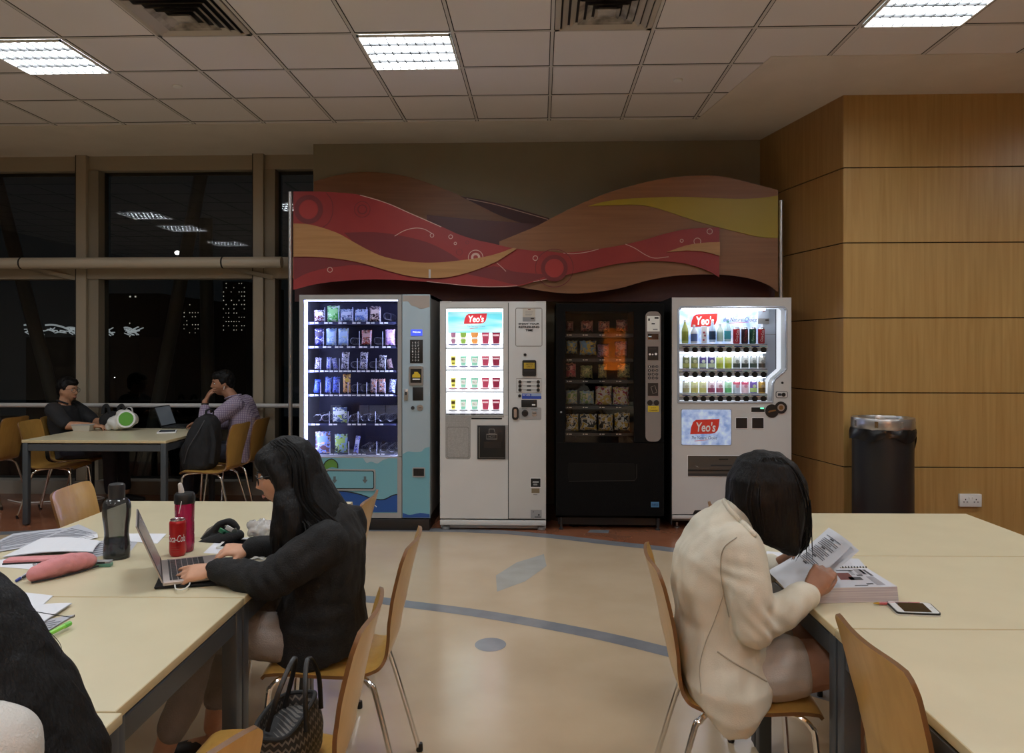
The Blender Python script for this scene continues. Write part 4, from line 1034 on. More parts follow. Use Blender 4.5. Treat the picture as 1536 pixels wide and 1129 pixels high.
for j, (ya, yb) in enumerate(cupy):
    q = f2.mb(); f2.box(q, WX0+1, yb+2, WX1-1, yb+8.5, .018, .044, mat('ticket rail', (1, 1, 1, 1), .5, emit=.55, ecol=(.85, .88, 1, 1)))
    rl_ = q.build('ticket_rail', d2)
    q = f2.mb(); f2.box(q, WX0+1, yb+8.6, WX1-1, yb+9.8, .010, .044, M_black); q.build('selection_buttons', d2)
    q = f2.mb()
    for i in range(5): f2.box(q, 673+i*16, yb+2.8, 685+i*16, yb+3.9, .0165, .0185, mat('ticket ink %d' % j, tk[j], .5)); f2.box(q, 676+i*16, yb+5.3, 682+i*16, yb+5.9, .0165, .0185, M_grey)
    q.build('tickets', rl_)
    for i, (xa, xb) in enumerate(cupx):
        a, c = at(xa, ya, Y2_+.030), at(xb, yb+2, Y2_+.030); w, h = c.x-a.x, a.z-c.z; q = MB(); S_ = Matrix.Diagonal((1, .35, 1, 1))
        top = j == 0
        if i < 3 and top:     # slim glass, leaf cup, tall swirl
            cc = [glow_mat('plum drink', srgb(170, 120, 150)), glow_mat('lime drink', srgb(150, 190, 90)), glow_mat('orange drink', srgb(235, 160, 90))][i]
            q.lathe([(w*.30, 0), (w*.42, h*.25), (w*.34, h*.5), (w*.46, h*.8), (w*.48, h), (w*.4, h*.98)], cc, 14, M=S_)
            q.lathe([(w*.36, h*.4), (w*.40, h*.42), (w*.40, h*.55), (w*.36, h*.57)], glow_mat('cup white', srgb(240, 240, 235)), 14, M=S_)
            lab = ['plum coloured drink glass', 'lime green drink glass', 'orange drink glass'][i]
        else:
            col = {0: glow_mat('soup yellow', srgb(240, 235, 120)), 1: glow_mat('malt mint', srgb(150, 210, 190)), 2: glow_mat('malt mint', srgb(150, 210, 190)), 3: glow_mat('rose cup', srgb(190, 75, 105), .3), 4: glow_mat('wine cup', srgb(150, 45, 75), .3)}[i]
            q.lathe([(w*.36, 0), (w*.38, .002), (w*.48, h*.94), (w*.51, h*.95), (w*.51, h), (w*.46, h), (w*.45, h*.9)], col, 18, M=S_)
            ps = Matrix.Identity(4)
            band_m = glow_mat('cup white', srgb(240, 240, 235)) if i else glow_mat('soup brown', srgb(110, 90, 40), .05)
            yy = -.35*w*.47-.003
            if i in (1, 2):
                q.box((-w*.3, yy, h*.32), (w*.36, yy+.002, h*.78), band_m); q.text('MILO', (0, yy-.001, h*.56), h*.2, glow_mat('malt green', srgb(40, 110, 80), .05), w=w*.5)
            elif i == 0: q.box((-w*.34, yy, h*.55), (w*.34, yy+.002, h*.85), band_m); q.box((-w*.28, yy, h*.2), (w*.28, yy+.002, h*.32), band_m)
            else: q.box((-w*.36, yy, h*.66), (w*.36, yy+.002, h*.82), glow_mat('cup pale pink', srgb(240, 200, 210)))
            lab = labs[i]
        solo('sample_cup', q, '%s, %s in the %s row of the cup machine' % (lab, ORD[i], ROWN[j] if j < 3 else 'lowest'), 'cup', 'sample cups in the cream machine', ((a.x+c.x)/2, Y2_+.030, c.z))
q = f2.mb()
for x0, x1 in ((674, 682), (690, 698), (706, 714), (720, 725), (728, 733), (737, 742), (744, 750)): f2.box(q, x0, 620, x1, 621.6, -.003, .003, M_black)
q.build('lower_buttons', d2)
# lower recess, slot and cup door
m_rec = noisy('stippled grey plastic', srgb(146, 143, 138), srgb(158, 155, 150), 90, .6, bump=.4)
q = f2.mb(); f2.box(q, 668, 622.5, 706, 640, -.0008, .01, m_rec); f2.rr(q, 668, 628, 706, 688.5, 4, -.001, .01, m_rec); f2.rr(q, 670.2, 639.5, 703.5, 686, 3, -.003, .008, mat('recess lining', srgb(128, 125, 120), .6)); f2.rr(q, 671.2, 641, 702.8, 685.5, 3, -.0042, .006, m_rec); q.build('grey_recess', d2)
f2.part('drip_slot', 707, 626.5, 753, 628.6, -.002, .01, M_black, 0, d2)
f2.part('mid_panel', 668, 622.5, 756, 625.8, -.0015, .01, m_rec, 0, d2)
q = f2.mb(); f2.box(q, 715.5, 637, 762, 689, -.002, .01, m_body); f2.box(q, 716.3, 638, 758, 688, -.010, .01, M_black, .002); cdoor = q.build('cup_door', d2)
q = f2.mb(); f2.box(q, 718.5, 640.5, 719.3, 686, -.0115, -.009, M_steel); f2.box(q, 718.5, 686, 757, 686.6, -.0115, -.009, M_steel)
m_tr = mat('warning outline', srgb(120, 118, 114), .5); outline(f2, q, [(734, 643), (741, 643), (743, 650), (733.5, 650)], .006, -.011, m_tr, True); outline(f2, q, [(730, 651), (745.5, 651), (745.5, 658), (730, 658)], .006, -.011, m_tr, True)
f2.text(q, 'HOT', 733, 652.7, 742.5, 656.2, -.0112, m_tr); f2.box(q, 726, 662, 752, 672, -.0108, -.009, mat('smoked window', srgb(38, 36, 36), .3)); q.build('cup_door_sign', cdoor)
# control column
q = f2.mb(); outline(f2, q, [(x, y) for x, y in ((775, 462), (811.5, 462), (813, 463.5), (813, 517.5), (811.5, 519), (775, 519), (773.5, 517.5), (773.5, 463.5))], .005, -.0015, mat('panel crease', srgb(130, 122, 110), .5), True)
f2.text(q, 'ENJOY YOUR', 778, 484.2, 809, 487.5, -.002, M_blackink, bold=.03); f2.text(q, 'REFRESHING', 778, 488.8, 809, 492.1, -.002, M_blackink, bold=.03); f2.text(q, 'TIME', 788, 493.4, 799.5, 496.7, -.002, M_blackink, bold=.03)
q.build('message_panel', cp2)
q = f2.mb(); f2.box(q, 784, 462.5, 803, 476, -.0015, .002, mat('notice paper', srgb(192, 184, 170), .6)); f2.box(q, 784, 475.5, 803, 482, -.002, .002, M_grey); f2.box(q, 796, 476.7, 801, 478.3, -.003, 0, M_dark)
f2.box(q, 792, 463.2, 796, 464.4, -.0025, 0, mat('maroon ink', srgb(130, 30, 40), .5))
for i in range(4): f2.box(q, 788, 466.5+i*2.3, 800-i, 467.1+i*2.3, -.0025, 0, M_grey)
q.build('notice', cp2)
q = f2.mb(); f2.disc(q, 787.7, 532, 2.7, 0, M_steel, .004); f2.disc(q, 787.7, 532, 2.1, -.003, M_black, .003); q.build('door_lock', cp2)
q = f2.mb(); f2.rr(q, 783.5, 540, 804.3, 564, 2, -.010, .002, M_black); f2.box(q, 785.8, 543.8, 802, 552.6, -.012, -.009, mat('instruction yellow', srgb(170, 145, 40), .5)); f2.box(q, 785.5, 555, 802, 557, -.012, -.009, M_dark); f2.text(q, 'NOTES', 789, 545, 799, 547.3, -.0125, M_blackink); f2.text(q, 'ONLY', 790, 548.6, 798, 550.8, -.0125, M_blackink); q.build('note_reader', cp2)
q = f2.mb(); outline(f2, q, [(774.5, 567.5), (812, 567.5), (812, 588), (774.5, 588)], .004, -.0015, mat('panel crease', srgb(130, 122, 110), .5), True)
for y in (572.5, 578.6, 584.6):
    f2.box(q, 779, y-.25, 808, y+.25, -.002, .001, M_dark); f2.box(q, 790.5, y-1.1, 796.5, y+1.1, -.003, .001, M_dark)
cp2s = q.build('option_panel', cp2)
for y in (572.5, 578.6, 584.6):
    for x in (780, 807.3): q = f2.mb(); f2.disc(q, x, y, 2.5, 0, M_black, .009); q.build('option_button', cp2s)
q = f2.mb(); f2.disc(q, 779.5, 593.5, 2.3, 0, M_black, .006); q.build('cancel_button', cp2)
q = f2.mb(); f2.box(q, 783, 590, 812, 598, -.002, .002, M_blueink); f2.box(q, 797, 590.5, 812, 594, -.0025, 0, mat('pale blue ink', srgb(150, 165, 190), .5)); f2.text(q, 'PAY HERE', 784, 591, 795.5, 593.6, -.003, M_whiteink); q.build('blue_sticker', cp2)
q = f2.mb(); f2.box(q, 782, 599.5, 805.3, 610.3, -.006, .002, M_black, .002); f2.box(q, 798, 606, 803, 608, -.0075, -.005, M_whiteink); q.build('coin_display', cp2)
q = f2.mb(); f2.rr(q, 778.5, 611, 812, 629.5, 2, -.002, .002, m_body); f2.disc(q, 787.5, 619.5, 5, -.001, M_dark, .006); f2.disc(q, 787.5, 619.5, 3.6, -.006, M_black, .012); f2.disc(q, 801.5, 620.2, 3.6, -.001, M_steel, .005); f2.box(q, 798.5, 618.8, 804.5, 619.8, -.008, -.004, M_black); f2.text(q, 'COIN', 783, 612, 791, 613.4, -.003, M_dark); f2.text(q, 'RETURN', 797, 613.2, 806, 614.6, -.003, M_dark); q.build('coin_unit', cp2)
q = f2.mb(); f2.rr(q, 768, 610, 778, 629.5, 4.5, -.012, .002, M_black); f2.rr(q, 770.8, 613, 775.2, 626, 2.1, -.016, -.010, M_steel); q.build('lock_handle', cp2)
q = f2.mb(); f2.rr(q, 795.3, 716.5, 811.5, 731, 1, -.002, .002, M_whiteink); f2.box(q, 796, 717.2, 810.8, 730, -.0035, 0, M_black); f2.box(q, 799, 722, 808, 723.2, -.0045, -.002, M_whiteink); f2.box(q, 800, 725, 806, 727.6, -.0045, -.002, M_grey); q.build('black_sticker', cp2)
q = f2.mb(); f2.box(q, 797.3, 732.3, 809.3, 739, -.003, .002, mat('brass plate', srgb(120, 104, 78), .5)); f2.box(q, 800, 741, 806, 742.2, -.002, 0, M_grey); q.build('coin_return', cp2)
q = f2.mb(); f2.box(q, 796, 764.5, 812.5, 776.8, -.002, .002, M_grey); f2.box(q, 799, 767, 801, 768, -.003, 0, M_dark); f2.box(q, 807, 771, 809.5, 773, -.003, 0, M_black); f2.box(q, 802, 774.4, 811, 775.6, -.003, 0, M_dark); q.build('energy_label', cp2)

# ------------------------------------------------ 3: black unlit snack machine
Y3_ = 6.64
pa, pb = at(834, 455, Y3_), at(996, 792, Y3_)
sm3 = thing('vending_machine', 'black unlit snack vending machine with a grey rounded control strip', 'vending machine', ((pa.x+pb.x)/2, Y3_, 0), 0, 'vending machines in a row')
f3 = Front(Y3_, sm3); xl, xr = pa.x, pb.x; G0 = (848, 467, 951, 663.5)
m_bk = noisy('black textured paint', srgb(8, 8, 8), srgb(11, 10, 10), 60, .6, bump=.3, spec=.1)
a, c = f3.p(G0[0], G0[1]), f3.p(G0[2], G0[3]); q = f3.mb()
q.box((xl, Y3_+.05, .1), (a.x-.01, Y3_+.8, pa.z), m_bk); q.box((c.x+.01, Y3_+.05, .1), (xr, Y3_+.8, pa.z), m_bk); q.box((xl, Y3_+.05, a.z+.01), (xr, Y3_+.8, pa.z), m_bk); q.box((xl, Y3_+.05, .1), (xr, Y3_+.8, c.z-.01), m_bk); q.box((xl, Y3_+.6, .1), (xr, Y3_+.8, pa.z), m_bk)
q.build('cabinet', sm3)
q = f3.mb(); f3.frame(q, (834, 455, 996, 774), G0, 0, .05, m_bk); d3 = q.build('door', sm3)
q = f3.mb(); f3.rr(q, 852, 694, 953, 721, 4, -.002, .004, mat('flap black', srgb(12, 12, 12), .5, spec=.15)); outline(f3, q, [(853, 721.5), (952, 720.5), (955, 716), (955, 696)], .006, -.003, M_black); q.build('pickup_flap', d3)
q = f3.mb(); q.box((xl+.02, Y3_+.08, 0.035), (xr-.02, Y3_+.75, .1), M_black); q.build('plinth', sm3)
for x in (842, 988):
    for dy in (.05, .65): p = f3.p(x, 780); q = f3.mb(); q.lathe([(.02, 0), (.02, .01), (.011, .014), (.011, .1)], M_dark, 12, M=Matrix.Translation((p.x, Y3_+dy, 0))); q.build('foot', sm3)
m_pane3 = m_pane.copy(); m_pane3.name = 'double glazed pane'
for n_ in m_pane3.node_tree.nodes:
    if n_.type == 'FRESNEL': n_.inputs['IOR'].default_value = 1.6
q = f3.mb(); q.quad([f3.p(G0[0], G0[3], .02), f3.p(G0[2], G0[3], .02), f3.p(G0[2], G0[1], .02), f3.p(G0[0], G0[1], .02)], m_pane3); q.build('glass', d3, 0)
q = f3.mb(); f3.box(q, 840.5, 616.5, 843, 619, -.001, .002, M_grey); q.build('key_lock', d3)
q = f3.mb(); f3.box(q, 976.5, 752.5, 988.5, 760.5, -.002, .002, mat('sky blue sticker', srgb(70, 120, 160), .5)); f3.text(q, 'nets', 978, 754.2, 987, 758.6, -.003, mat('sticker navy', srgb(25, 50, 90), .5)); q.build('blue_sticker', d3)
GY3 = Y3_+.14; g3 = Front(GY3, sm3)
m_sh3 = mat('shelf steel dull', srgb(66, 68, 70), .4, .5)
for i, y in enumerate((502.5, 539.5, 571.5, 610.5, 650.5)):
    q = g3.mb(); p0, p1 = g3.p(849, y-2), g3.p(951, y+3); q.box((p0.x, GY3-.02, p1.z), (p1.x, Y3_+.59, p1.z+.01), m_sh3); q.box((p0.x, GY3-.024, p1.z), (p1.x, GY3-.02, p0.z), m_sh3); sh = q.build('shelf', sm3)
    q = g3.mb()
    for x in (850, 874, 899, 924): g3.box(q, x, y-.9, x+2, y+.9, -.0265, -.0245, m_price); g3.box(q, x+3.5, y-.7, x+7.5, y+.7, -.0265, -.0245, m_price)
    q.build('price_tickets', sh)
BG = [(0, [(849, 482, 860, 496), (871, 481, 889.5, 497), (897, 481.5, 914.5, 498), (924, 479.5, 942, 496.5)], [c_(120, 50, 40), c_(170, 120, 100), c_(60, 25, 22)], 'dark red crisps bag'),
      (1, [(849, 511, 866, 530), (869.5, 511, 894.5, 532), (896, 516, 914, 536), (922, 512, 941, 535)], [c_(120, 150, 170), c_(200, 170, 70), c_(60, 80, 110)], 'blue and yellow crisps bag'),
      (2, [(849, 544, 864, 565), (870.5, 548, 889, 567), (897, 546, 910, 567), (926, 545, 945, 566)], [c_(120, 125, 70), c_(180, 170, 110), c_(60, 60, 40)], 'olive crisps bag'),
      (3, [(848.5, 585, 866, 606), (869.5, 586, 891, 606), (893, 579, 917.5, 607), (919, 580, 944, 607)], [c_(190, 160, 80), c_(200, 190, 180), c_(150, 50, 60)], 'yellow and red crisps bag'),
      (4, [(849, 621, 867.5, 646), (870, 621, 895, 645), (897.5, 621, 920, 646), (921.5, 619, 945, 645)], [c_(185, 150, 50), c_(210, 205, 195), c_(40, 35, 30)], 'yellow and black crisps bag')]
for r, bx, cols, lab in BG:
    for i, (x0, y0, x1, y1) in enumerate(bx):
        cc, lb = cols, lab
        if r == 2 and i == 0: cc, lb = [c_(160, 60, 65), c_(190, 130, 120), c_(80, 30, 30)], 'red crisps bag'
        if r == 1 and i >= 2: cc, lb = [c_(130, 60, 60), c_(160, 130, 150), c_(70, 40, 60)], 'plum crisps bag'
        if r == 3 and i < 2: cc, lb = [c_(130, 150, 160), c_(190, 180, 140), c_(110, 140, 70)], 'blue and green crisps bag'
        pouch('crisps_bag', '%s, %s on the %s shelf of the black machine' % (lb, ORD[i], ROWN[r] if r < 4 else 'lowest'), 'snack', 'crisps in the black machine', x0, y0, x1, y1, GY3+.03, cc, 0, .05, 30, (mat('bag badge %d' % len(MATS), cc[1], .4), .5, .78, .42))
q = f3.mb(); f3.rr(q, 968, 467, 991, 662, 8, -.010, .004, mat('control strip grey', srgb(132, 126, 122), .4, .2)); cs = q.build('control_strip', d3)
q = f3.mb(); f3.box(q, 970.3, 474, 989.2, 497, -.012, -.009, m_price); f3.box(q, 981.5, 475.3, 987.5, 478, -.0135, -.011, M_dark); f3.box(q, 972, 477.5, 974.5, 481, -.0135, -.011, M_dark); f3.box(q, 977, 484.5, 982, 486.5, -.0135, -.011, M_dark); f3.box(q, 979, 493, 986, 495, -.0135, -.011, M_grey); q.build('notice', cs)
q = f3.mb(); f3.box(q, 971.5, 500.7, 987.3, 509, -.012, -.009, mat('display black', srgb(16, 26, 30), .2)); f3.box(q, 972.3, 504, 977, 505.2, -.013, -.011, mat('display text pale', srgb(150, 190, 200), .4, emit=.2)); q.build('display', cs)
q = f3.mb(); f3.box(q, 971.3, 519.5, 987.2, 540, -.013, -.009, M_black)
for x, y, r in ((974.5, 531.2, 1.6), (978.7, 531.4, 1.1), (983.5, 530.7, 1.8)): f3.disc(q, x, y, r, -.012, M_whiteink, .003)
f3.box(q, 974, 522, 984, 524, -.0145, -.012, M_dark); q.build('coin_slot', cs)
q = f3.mb(); 
for j in range(4):
    for i in range(3): f3.disc(q, 973.7+i*5.6, 549.7+j*5.6, 2.1, -.010, M_black, .004); f3.text(q, '123456789*0#'[j*3+i], 973.2+i*5.6, 548.7+j*5.6, 974.3+i*5.6, 550.8+j*5.6, -.0145, M_whiteink)
q.build('keypad', cs)
q = f3.mb(); f3.box(q, 971.5, 574, 987, 593.5, -.013, -.009, M_black); outline(f3, q, [(976, 580), (982, 578), (985, 588), (979, 590)], .003, -.0135, M_grey, True); q.build('card_reader', cs)
for x in (974.5, 984.2): q = f3.mb(); f3.disc(q, x, 603.7, 4, -.010, M_black, .008); q.build('round_button', cs)
q = f3.mb(); f3.box(q, 971.5, 608.5, 988, 617.5, -.012, -.009, M_yellow); f3.text(q, 'EXACT', 976, 610.2, 984, 612, -.013, M_blackink); f3.text(q, 'CHANGE', 974, 614, 986, 616, -.013, M_blackink); q.build('yellow_label', cs)

# ------------------------------------------------ 4: can and bottle machine
Y4_ = 6.70
pa, pb = at(1008, 446, Y4_), at(1187, 780, Y4_)
sm4 = thing('vending_machine', 'beige can drink vending machine with a bright display of bottles and cans', 'vending machine', ((pa.x+pb.x)/2, Y4_, 0), 0, 'vending machines in a row')
f4 = Front(Y4_, sm4); xl, xr = pa.x, pb.x; zb = f4.p(0, 779).z
WP = [(1022, 460.5), (1175, 460.5), (1179.5, 465), (1179.5, 553), (1176, 557), (1163, 568), (1159.5, 575), (1158.5, 603), (1017.5, 603), (1017.5, 465)]
q = f4.mb(); q.box((xl, Y4_+.17, zb), (xr, Y4_+.72, pa.z), m_beigeb); q.build('cabinet', sm4)
q = f4.mb(); p0 = f4.p(1007.5, 446.5); q.box((xl-.006, Y4_+.0, zb), (xl, Y4_+.7, pa.z), M_dark); q.build('side_seal', sm4)
q = f4.mb()
for poly in ([(1008, 446), (1187, 446), (1187, 460.5), (1008, 460.5)], [(1008, 460.5), (1017.5, 460.5), (1017.5, 603), (1008, 603)], [(1179.5, 460.5), (1187, 460.5), (1187, 603), (1179.5, 603)],
             [(1179.5, 553), (1179.5, 603), (1158.5, 603), (1159.5, 575), (1163, 568), (1176, 557)], [(1017.5, 460.5), (1022, 460.5), (1017.5, 465)], [(1175, 460.5), (1179.5, 460.5), (1179.5, 465)],
             [(1008, 603), (1187, 603), (1187, 771), (1008, 771)]): f4.poly(q, poly, 0, .17, m_beigeb)
d4 = q.build('door', sm4, 30)
q = f4.mb(); f4.box(q, 1008.2, 772.3, 1187, 779, -.003, .2, m_beigeb, .003); q.build('plinth', sm4)
q = f4.mb(); f4.box(q, 1008, 770.5, 1187, 772.6, .012, .2, M_black); f4.poly(q, [(1039, 770.8), (1042, 765), (1055, 765), (1055, 770.8)], -.002, .003, M_black); q.build('plinth_gap', sm4)
for x in (1018.5, 1178):
    for dy in (.1, .6): p = f4.p(x, 785); q = f4.mb(); q.lathe([(.026, 0), (.026, .006), (.010, .014), (.010, zb)], M_steel, 14, M=Matrix.Translation((p.x, Y4_+dy, 0))); q.build('foot', sm4)
q = f4.mb(); f4.poly(q, WP, .150, .165, mat('back board white', srgb(225, 230, 238), .5, emit=.55, ecol=(.86, .92, 1, 1))); q.build('back_board', d4)
m_trim = mat('silver window trim', srgb(196, 204, 216), .25, .5)
q = f4.mb(); P = [f4.p(x, y, .0) for x, y in WP]
for a, c in zip(P, P[1:]+P[:1]): q.tube([a, c], .010, m_trim, 8, rnd=True)
q.build('window_trim', d4)
q = f4.mb(); q.quad([V((p.x, Y4_+.012, p.z)) for p in P[::-1]], m_pane); q.build('glass', d4, 0)
p0, p1 = f4.p(1025, 463, .05), f4.p(1150, 463, .05); q = f4.mb(); q.tube([p0, p1], .012, m_tube, 10); q.build('fill_tube', d4)  # tube added inside the top to light the bottle and can fronts
q = f4.mb()
for y in (527.5, 564.5): f4.box(q, 1022, y+1.4, 1150, y+2.2, .026, .04, m_tube)
q.build('shelf_fill_strip', d4)  # strips added under the shelves to brighten the cans
# backing poster
m_ice = noisy('ice blue print', srgb(150, 180, 232), srgb(235, 243, 255), 14, .4, detail=6); N, L, b = nodes(m_ice)
for l_ in list(L):
    if l_.to_socket == b.inputs['Base Color']: L.new(l_.from_socket, b.inputs['Emission Color'])
b.inputs['Emission Strength'].default_value = .55
m_lred2 = mat('logo red dim', srgb(200, 48, 45), .4, emit=.22, ecol=srgb(200, 48, 45)); m_navy = mat('slogan navy', srgb(50, 60, 110), .5)
q = f4.mb(); f4.poly(q, [(1019, 462), (1158, 462), (1158, 519), (1019, 519)], .144, .149, m_ice); pz = q.build('ice_poster', d4)
logo(f4, 1041, 469, 1082, 489.5, .140, pz, m_lred2, m_lwhite, m_navy, 'the Natural Choice', (1091, 475, 1142, 481.3))
q = f4.mb(); f4.box(q, 1144, 463, 1161, 476.5, .138, .142, mat('notice bluish', srgb(180, 190, 205), .5)); f4.box(q, 1144, 476.5, 1161, 485, .137, .142, M_grey); f4.box(q, 1155, 478, 1160, 480, .135, .138, M_dark); f4.box(q, 1151, 465, 1155, 466.3, .136, .139, mat('maroon ink', srgb(130, 30, 40), .5)); q.build('notice', d4)
m_side = mat('inner side panel', srgb(172, 184, 200), .35)
q = f4.mb(); f4.poly(q, [(1151.5, 462), (1171.5, 462), (1171.5, 554), (1158, 566), (1153, 574), (1151.5, 602)], .143, .148, m_side); outline(f4, q, [(1151.5, 501), (1171.5, 501)], .004, .142, M_grey); outline(f4, q, [(1171.5, 462), (1171.5, 554)], .006, .142, M_dark); q.build('inner_panel', d4)
yrows = [(480, 515.5, 518), (533.5, 552.5, 555), (570.5, 589.5, 591.5)]
btx = [1030, 1043, 1055.7, 1068.5, 1081.3, 1094.2, 1107, 1120, 1133, 1146]
for j, (ya, yb, yt) in enumerate(yrows):
    q = f4.mb(); f4.box(q, 1019.5, yb+.2, 1152, yt+9, .02, .145, m_trim); f4.box(q, 1019.5, yt, 1152, yt+3.6, .014, .022, m_price); rl_ = q.build('shelf', d4)
    q = f4.mb()
    for i in range(5): f4.box(q, 1024+i*26, yt+.8, 1036+i*26, yt+2, .012, .0145, M_blueink); f4.box(q, 1037+i*26, yt+1.2, 1047+i*26, yt+1.8, .012, .0145, mat('ticket cyan', srgb(90, 190, 210), .5))
    q.build('price_tickets', rl_)
    for x in btx: q = f4.mb(); q.disc(f4.p(x, yt+6.6, .020), (.024, .0105), (0, -1, 0), M_black, 16, .008); q.build('button', rl_)
m_canlid = mat('can lid', (.7, .7, .72, 1), .25, 1)
def can(q, r, h, m, m2=None, band_=None):
    q.lathe([(r*.80, 0), (r*.84, .002), (r, h*.07), (r, h*.90)], m, 20, caps=False); q.lathe([(r, h*.90), (r*.82, h*.985), (r*.82, h), (r*.76, h*.985), (0, h*.98)], m_canlid, 20, caps=False)
    if m2: q.lathe([(r*1.004, h*band_[0]), (r*1.006, h*band_[0]+.001), (r*1.006, h*band_[1]), (r*1.004, h*band_[1]+.001)], m2, 20, caps=False)
def bottle(q, r, h, m, ml, cap):
    q.lathe([(r*.85, 0), (r, h*.05), (r, h*.55), (r*.92, h*.62), (r*.45, h*.80), (r*.34, h*.86), (r*.34, h*.93)], m, 18); q.lathe([(r*.40, h*.90), (r*.40, h), (0, h)], cap, 14); q.lathe([(r*1.01, h*.12), (r*1.012, h*.13), (r*1.012, h*.5), (r*1.01, h*.51)], ml, 18, caps=False)
cw = [srgb(235, 235, 232)]
R1 = [('b', 1027.5, 480, 515, (185, 195, 110), (150, 160, 60), 'green tea bottle with olive label'), ('b', 1041, 487, 515, (215, 220, 230), (90, 110, 160), 'white bottle with a blue streaked label'), ('p', 1056, 489, 515, (240, 238, 238), (190, 90, 110), 'white carton drink with red spots'), ('b', 1068.5, 481, 513, (190, 215, 240), (30, 60, 90), 'pale blue water bottle with navy band'), ('b', 1080, 486, 512, (215, 235, 225), (190, 220, 205), 'clear bottle with a faint green label'), ('b', 1091.5, 481, 512, (200, 230, 235), (70, 170, 185), 'water bottle with turquoise label and cap'),
      ('c', 1104.5, 491, 515.5, (190, 35, 50), (235, 220, 220), 'tall red cola can left of the black can'), ('c', 1117, 491, 515.5, (50, 25, 35), (160, 60, 70), 'tall black cola can'), ('c', 1129, 491, 515.5, (30, 80, 60), (150, 190, 160), 'tall dark green can'), ('c', 1142, 491, 515.5, (170, 35, 45), (235, 220, 220), 'tall red cola can at the right end')]
YC = Y4_+.085
def item(q, name, label, x, y1): 
    p = at(x, y1, YC); return solo(name, q, label+', can machine', 'drink', 'sample drinks in the beige machine', (p.x, YC, p.z))
ei = lambda nm, c, e=.06: mat(nm, srgb(*c), .35, emit=e, ecol=srgb(*c))
for i, (k, x, y0, y1, c1c, c2c, lab) in enumerate(R1):
    h = (y1-y0)/F*YC; q = MB(); m, m2 = mat('drink %d' % i, srgb(*c1c), .3), mat('drink label %d' % i, srgb(*c2c), .35)
    if k == 'c':
        r = 5/F*YC; can(q, r, h, m)
        q.text('Cola' if i in (7,) else ('Coca-Cola' if i in (6, 9) else 'Sprite'), (-.001, -r*1.01, h*.48), r*.75, m2, w=h*.68, ux=(.12, 0, 1), uy=(-1, 0, .12), shear=.2)
    elif k == 'p': q.box((-.022, -.015, 0), (.022, .015, h), m, .003); [q.disc((dx, -.0155, h*dz), .009, (0, -1, 0), m2, 12, .001) for dx, dz in ((-.006, .2), (.005, .45), (-.003, .62))]
    else: bottle(q, 5/F*YC, h, m, m2, mat('cap teal', srgb(110, 180, 170), .4) if i == 5 else M_whiteink)
    item(q, 'drink_can' if k == 'c' else ('drink_carton' if k == 'p' else 'drink_bottle'), lab+' on the top shelf', x, y1)
R2 = [((110, 115, 80), (160, 160, 90), 'olive tea can'), ((110, 118, 88), (165, 160, 95), 'olive tea can'), ((80, 70, 130), (180, 190, 160), 'purple grape can'), ((80, 70, 130), (180, 190, 160), 'purple grape can'), ((190, 200, 110), (160, 170, 60), 'yellow green can'), ((195, 200, 110), (165, 175, 50), 'yellow green can'), ((205, 208, 208), (60, 70, 66), 'white can with a black base'), ((205, 208, 208), (60, 70, 66), 'white can with a black base'), ((190, 194, 194), (60, 75, 66), 'silver can with a dark base'), ((180, 178, 172), (70, 66, 60), 'grey can with a dark base')]
R3 = [((205, 208, 190), (170, 165, 120), 'cream soy can'), ((200, 200, 150), (185, 175, 100), 'pale yellow can'), ((205, 205, 160), (190, 185, 110), 'pale yellow can'), ((225, 205, 215), (140, 60, 90), 'pink and white can'), ((230, 215, 222), (170, 90, 110), 'pink and white can'), ((170, 215, 180), (100, 180, 110), 'mint green can'), ((190, 195, 205), (200, 90, 110), 'silver can with a red top band'), ((220, 190, 200), (200, 80, 110), 'rose can with a red top band'), ((110, 90, 170), (170, 200, 120), 'violet can with a green spot'), ((190, 150, 70), (110, 80, 30), 'gold can')]
for j, (RR, (ya, yb, yt)) in enumerate(((R2, yrows[1]), (R3, yrows[2]))):
    for i, (c1c, c2c, lab) in enumerate(RR):
        x = 1029+i*12.65; h = (yb-ya)/F*YC; r = 5.2/F*YC; q = MB(); bd = (.1, .42)
        if 'top band' in lab: bd = (.70, .88)
        can(q, r, h, mat('can %d %d' % (j, i), srgb(*c1c), .3), mat('canband %d %d' % (j, i), srgb(*c2c), .35), bd)
        q.disc((0, -r*.98, h*.58), r*.5, (0, -1, 0), mat('canspot %d %d' % (j, i), srgb(*[int(v*.5+100) for v in c2c]), .4), 14, .0035)
        item(q, 'drink_can', '%s, %s on the %s shelf' % (lab, ORD[i], 'middle' if j == 0 else 'lower'), x, yb+.4)
# front fittings
q = f4.mb(); f4.rr(q, 1021.3, 613, 1097.3, 668, 2.5, -.004, .002, m_trim); pz2 = q.build('poster_frame', d4)
m_ice2 = noisy('ice print', srgb(120, 150, 205), srgb(200, 216, 240), 14, .4, detail=6); N, L, b = nodes(m_ice2)
for l_ in list(L):
    if l_.to_socket == b.inputs['Base Color']: L.new(l_.from_socket, b.inputs['Emission Color'])
b.inputs['Emission Strength'].default_value = .30
q = f4.mb(); f4.rr(q, 1022.3, 614, 1096.3, 667, 2, -.006, -.003, m_ice2); q.build('ice_panel', pz2)
logo(f4, 1035, 628, 1079, 651, -.0085, pz2, mat('logo red lit', srgb(196, 52, 40), .4, emit=.12, ecol=srgb(196, 52, 40)), M_whiteink, m_navy, 'The Natural Choice', (1037, 653.5, 1075, 658.5))
q = f4.mb()
for x0, x1 in ((1103, 1121.5), (1127.3, 1146)): f4.rr(q, x0, 625.8, x1, 643, 1, -.003, .002, M_whiteink); f4.box(q, x0+.8, 626.6, x1-.8, 642.2, -.005, 0, M_black)
q.build('card_readers', d4)
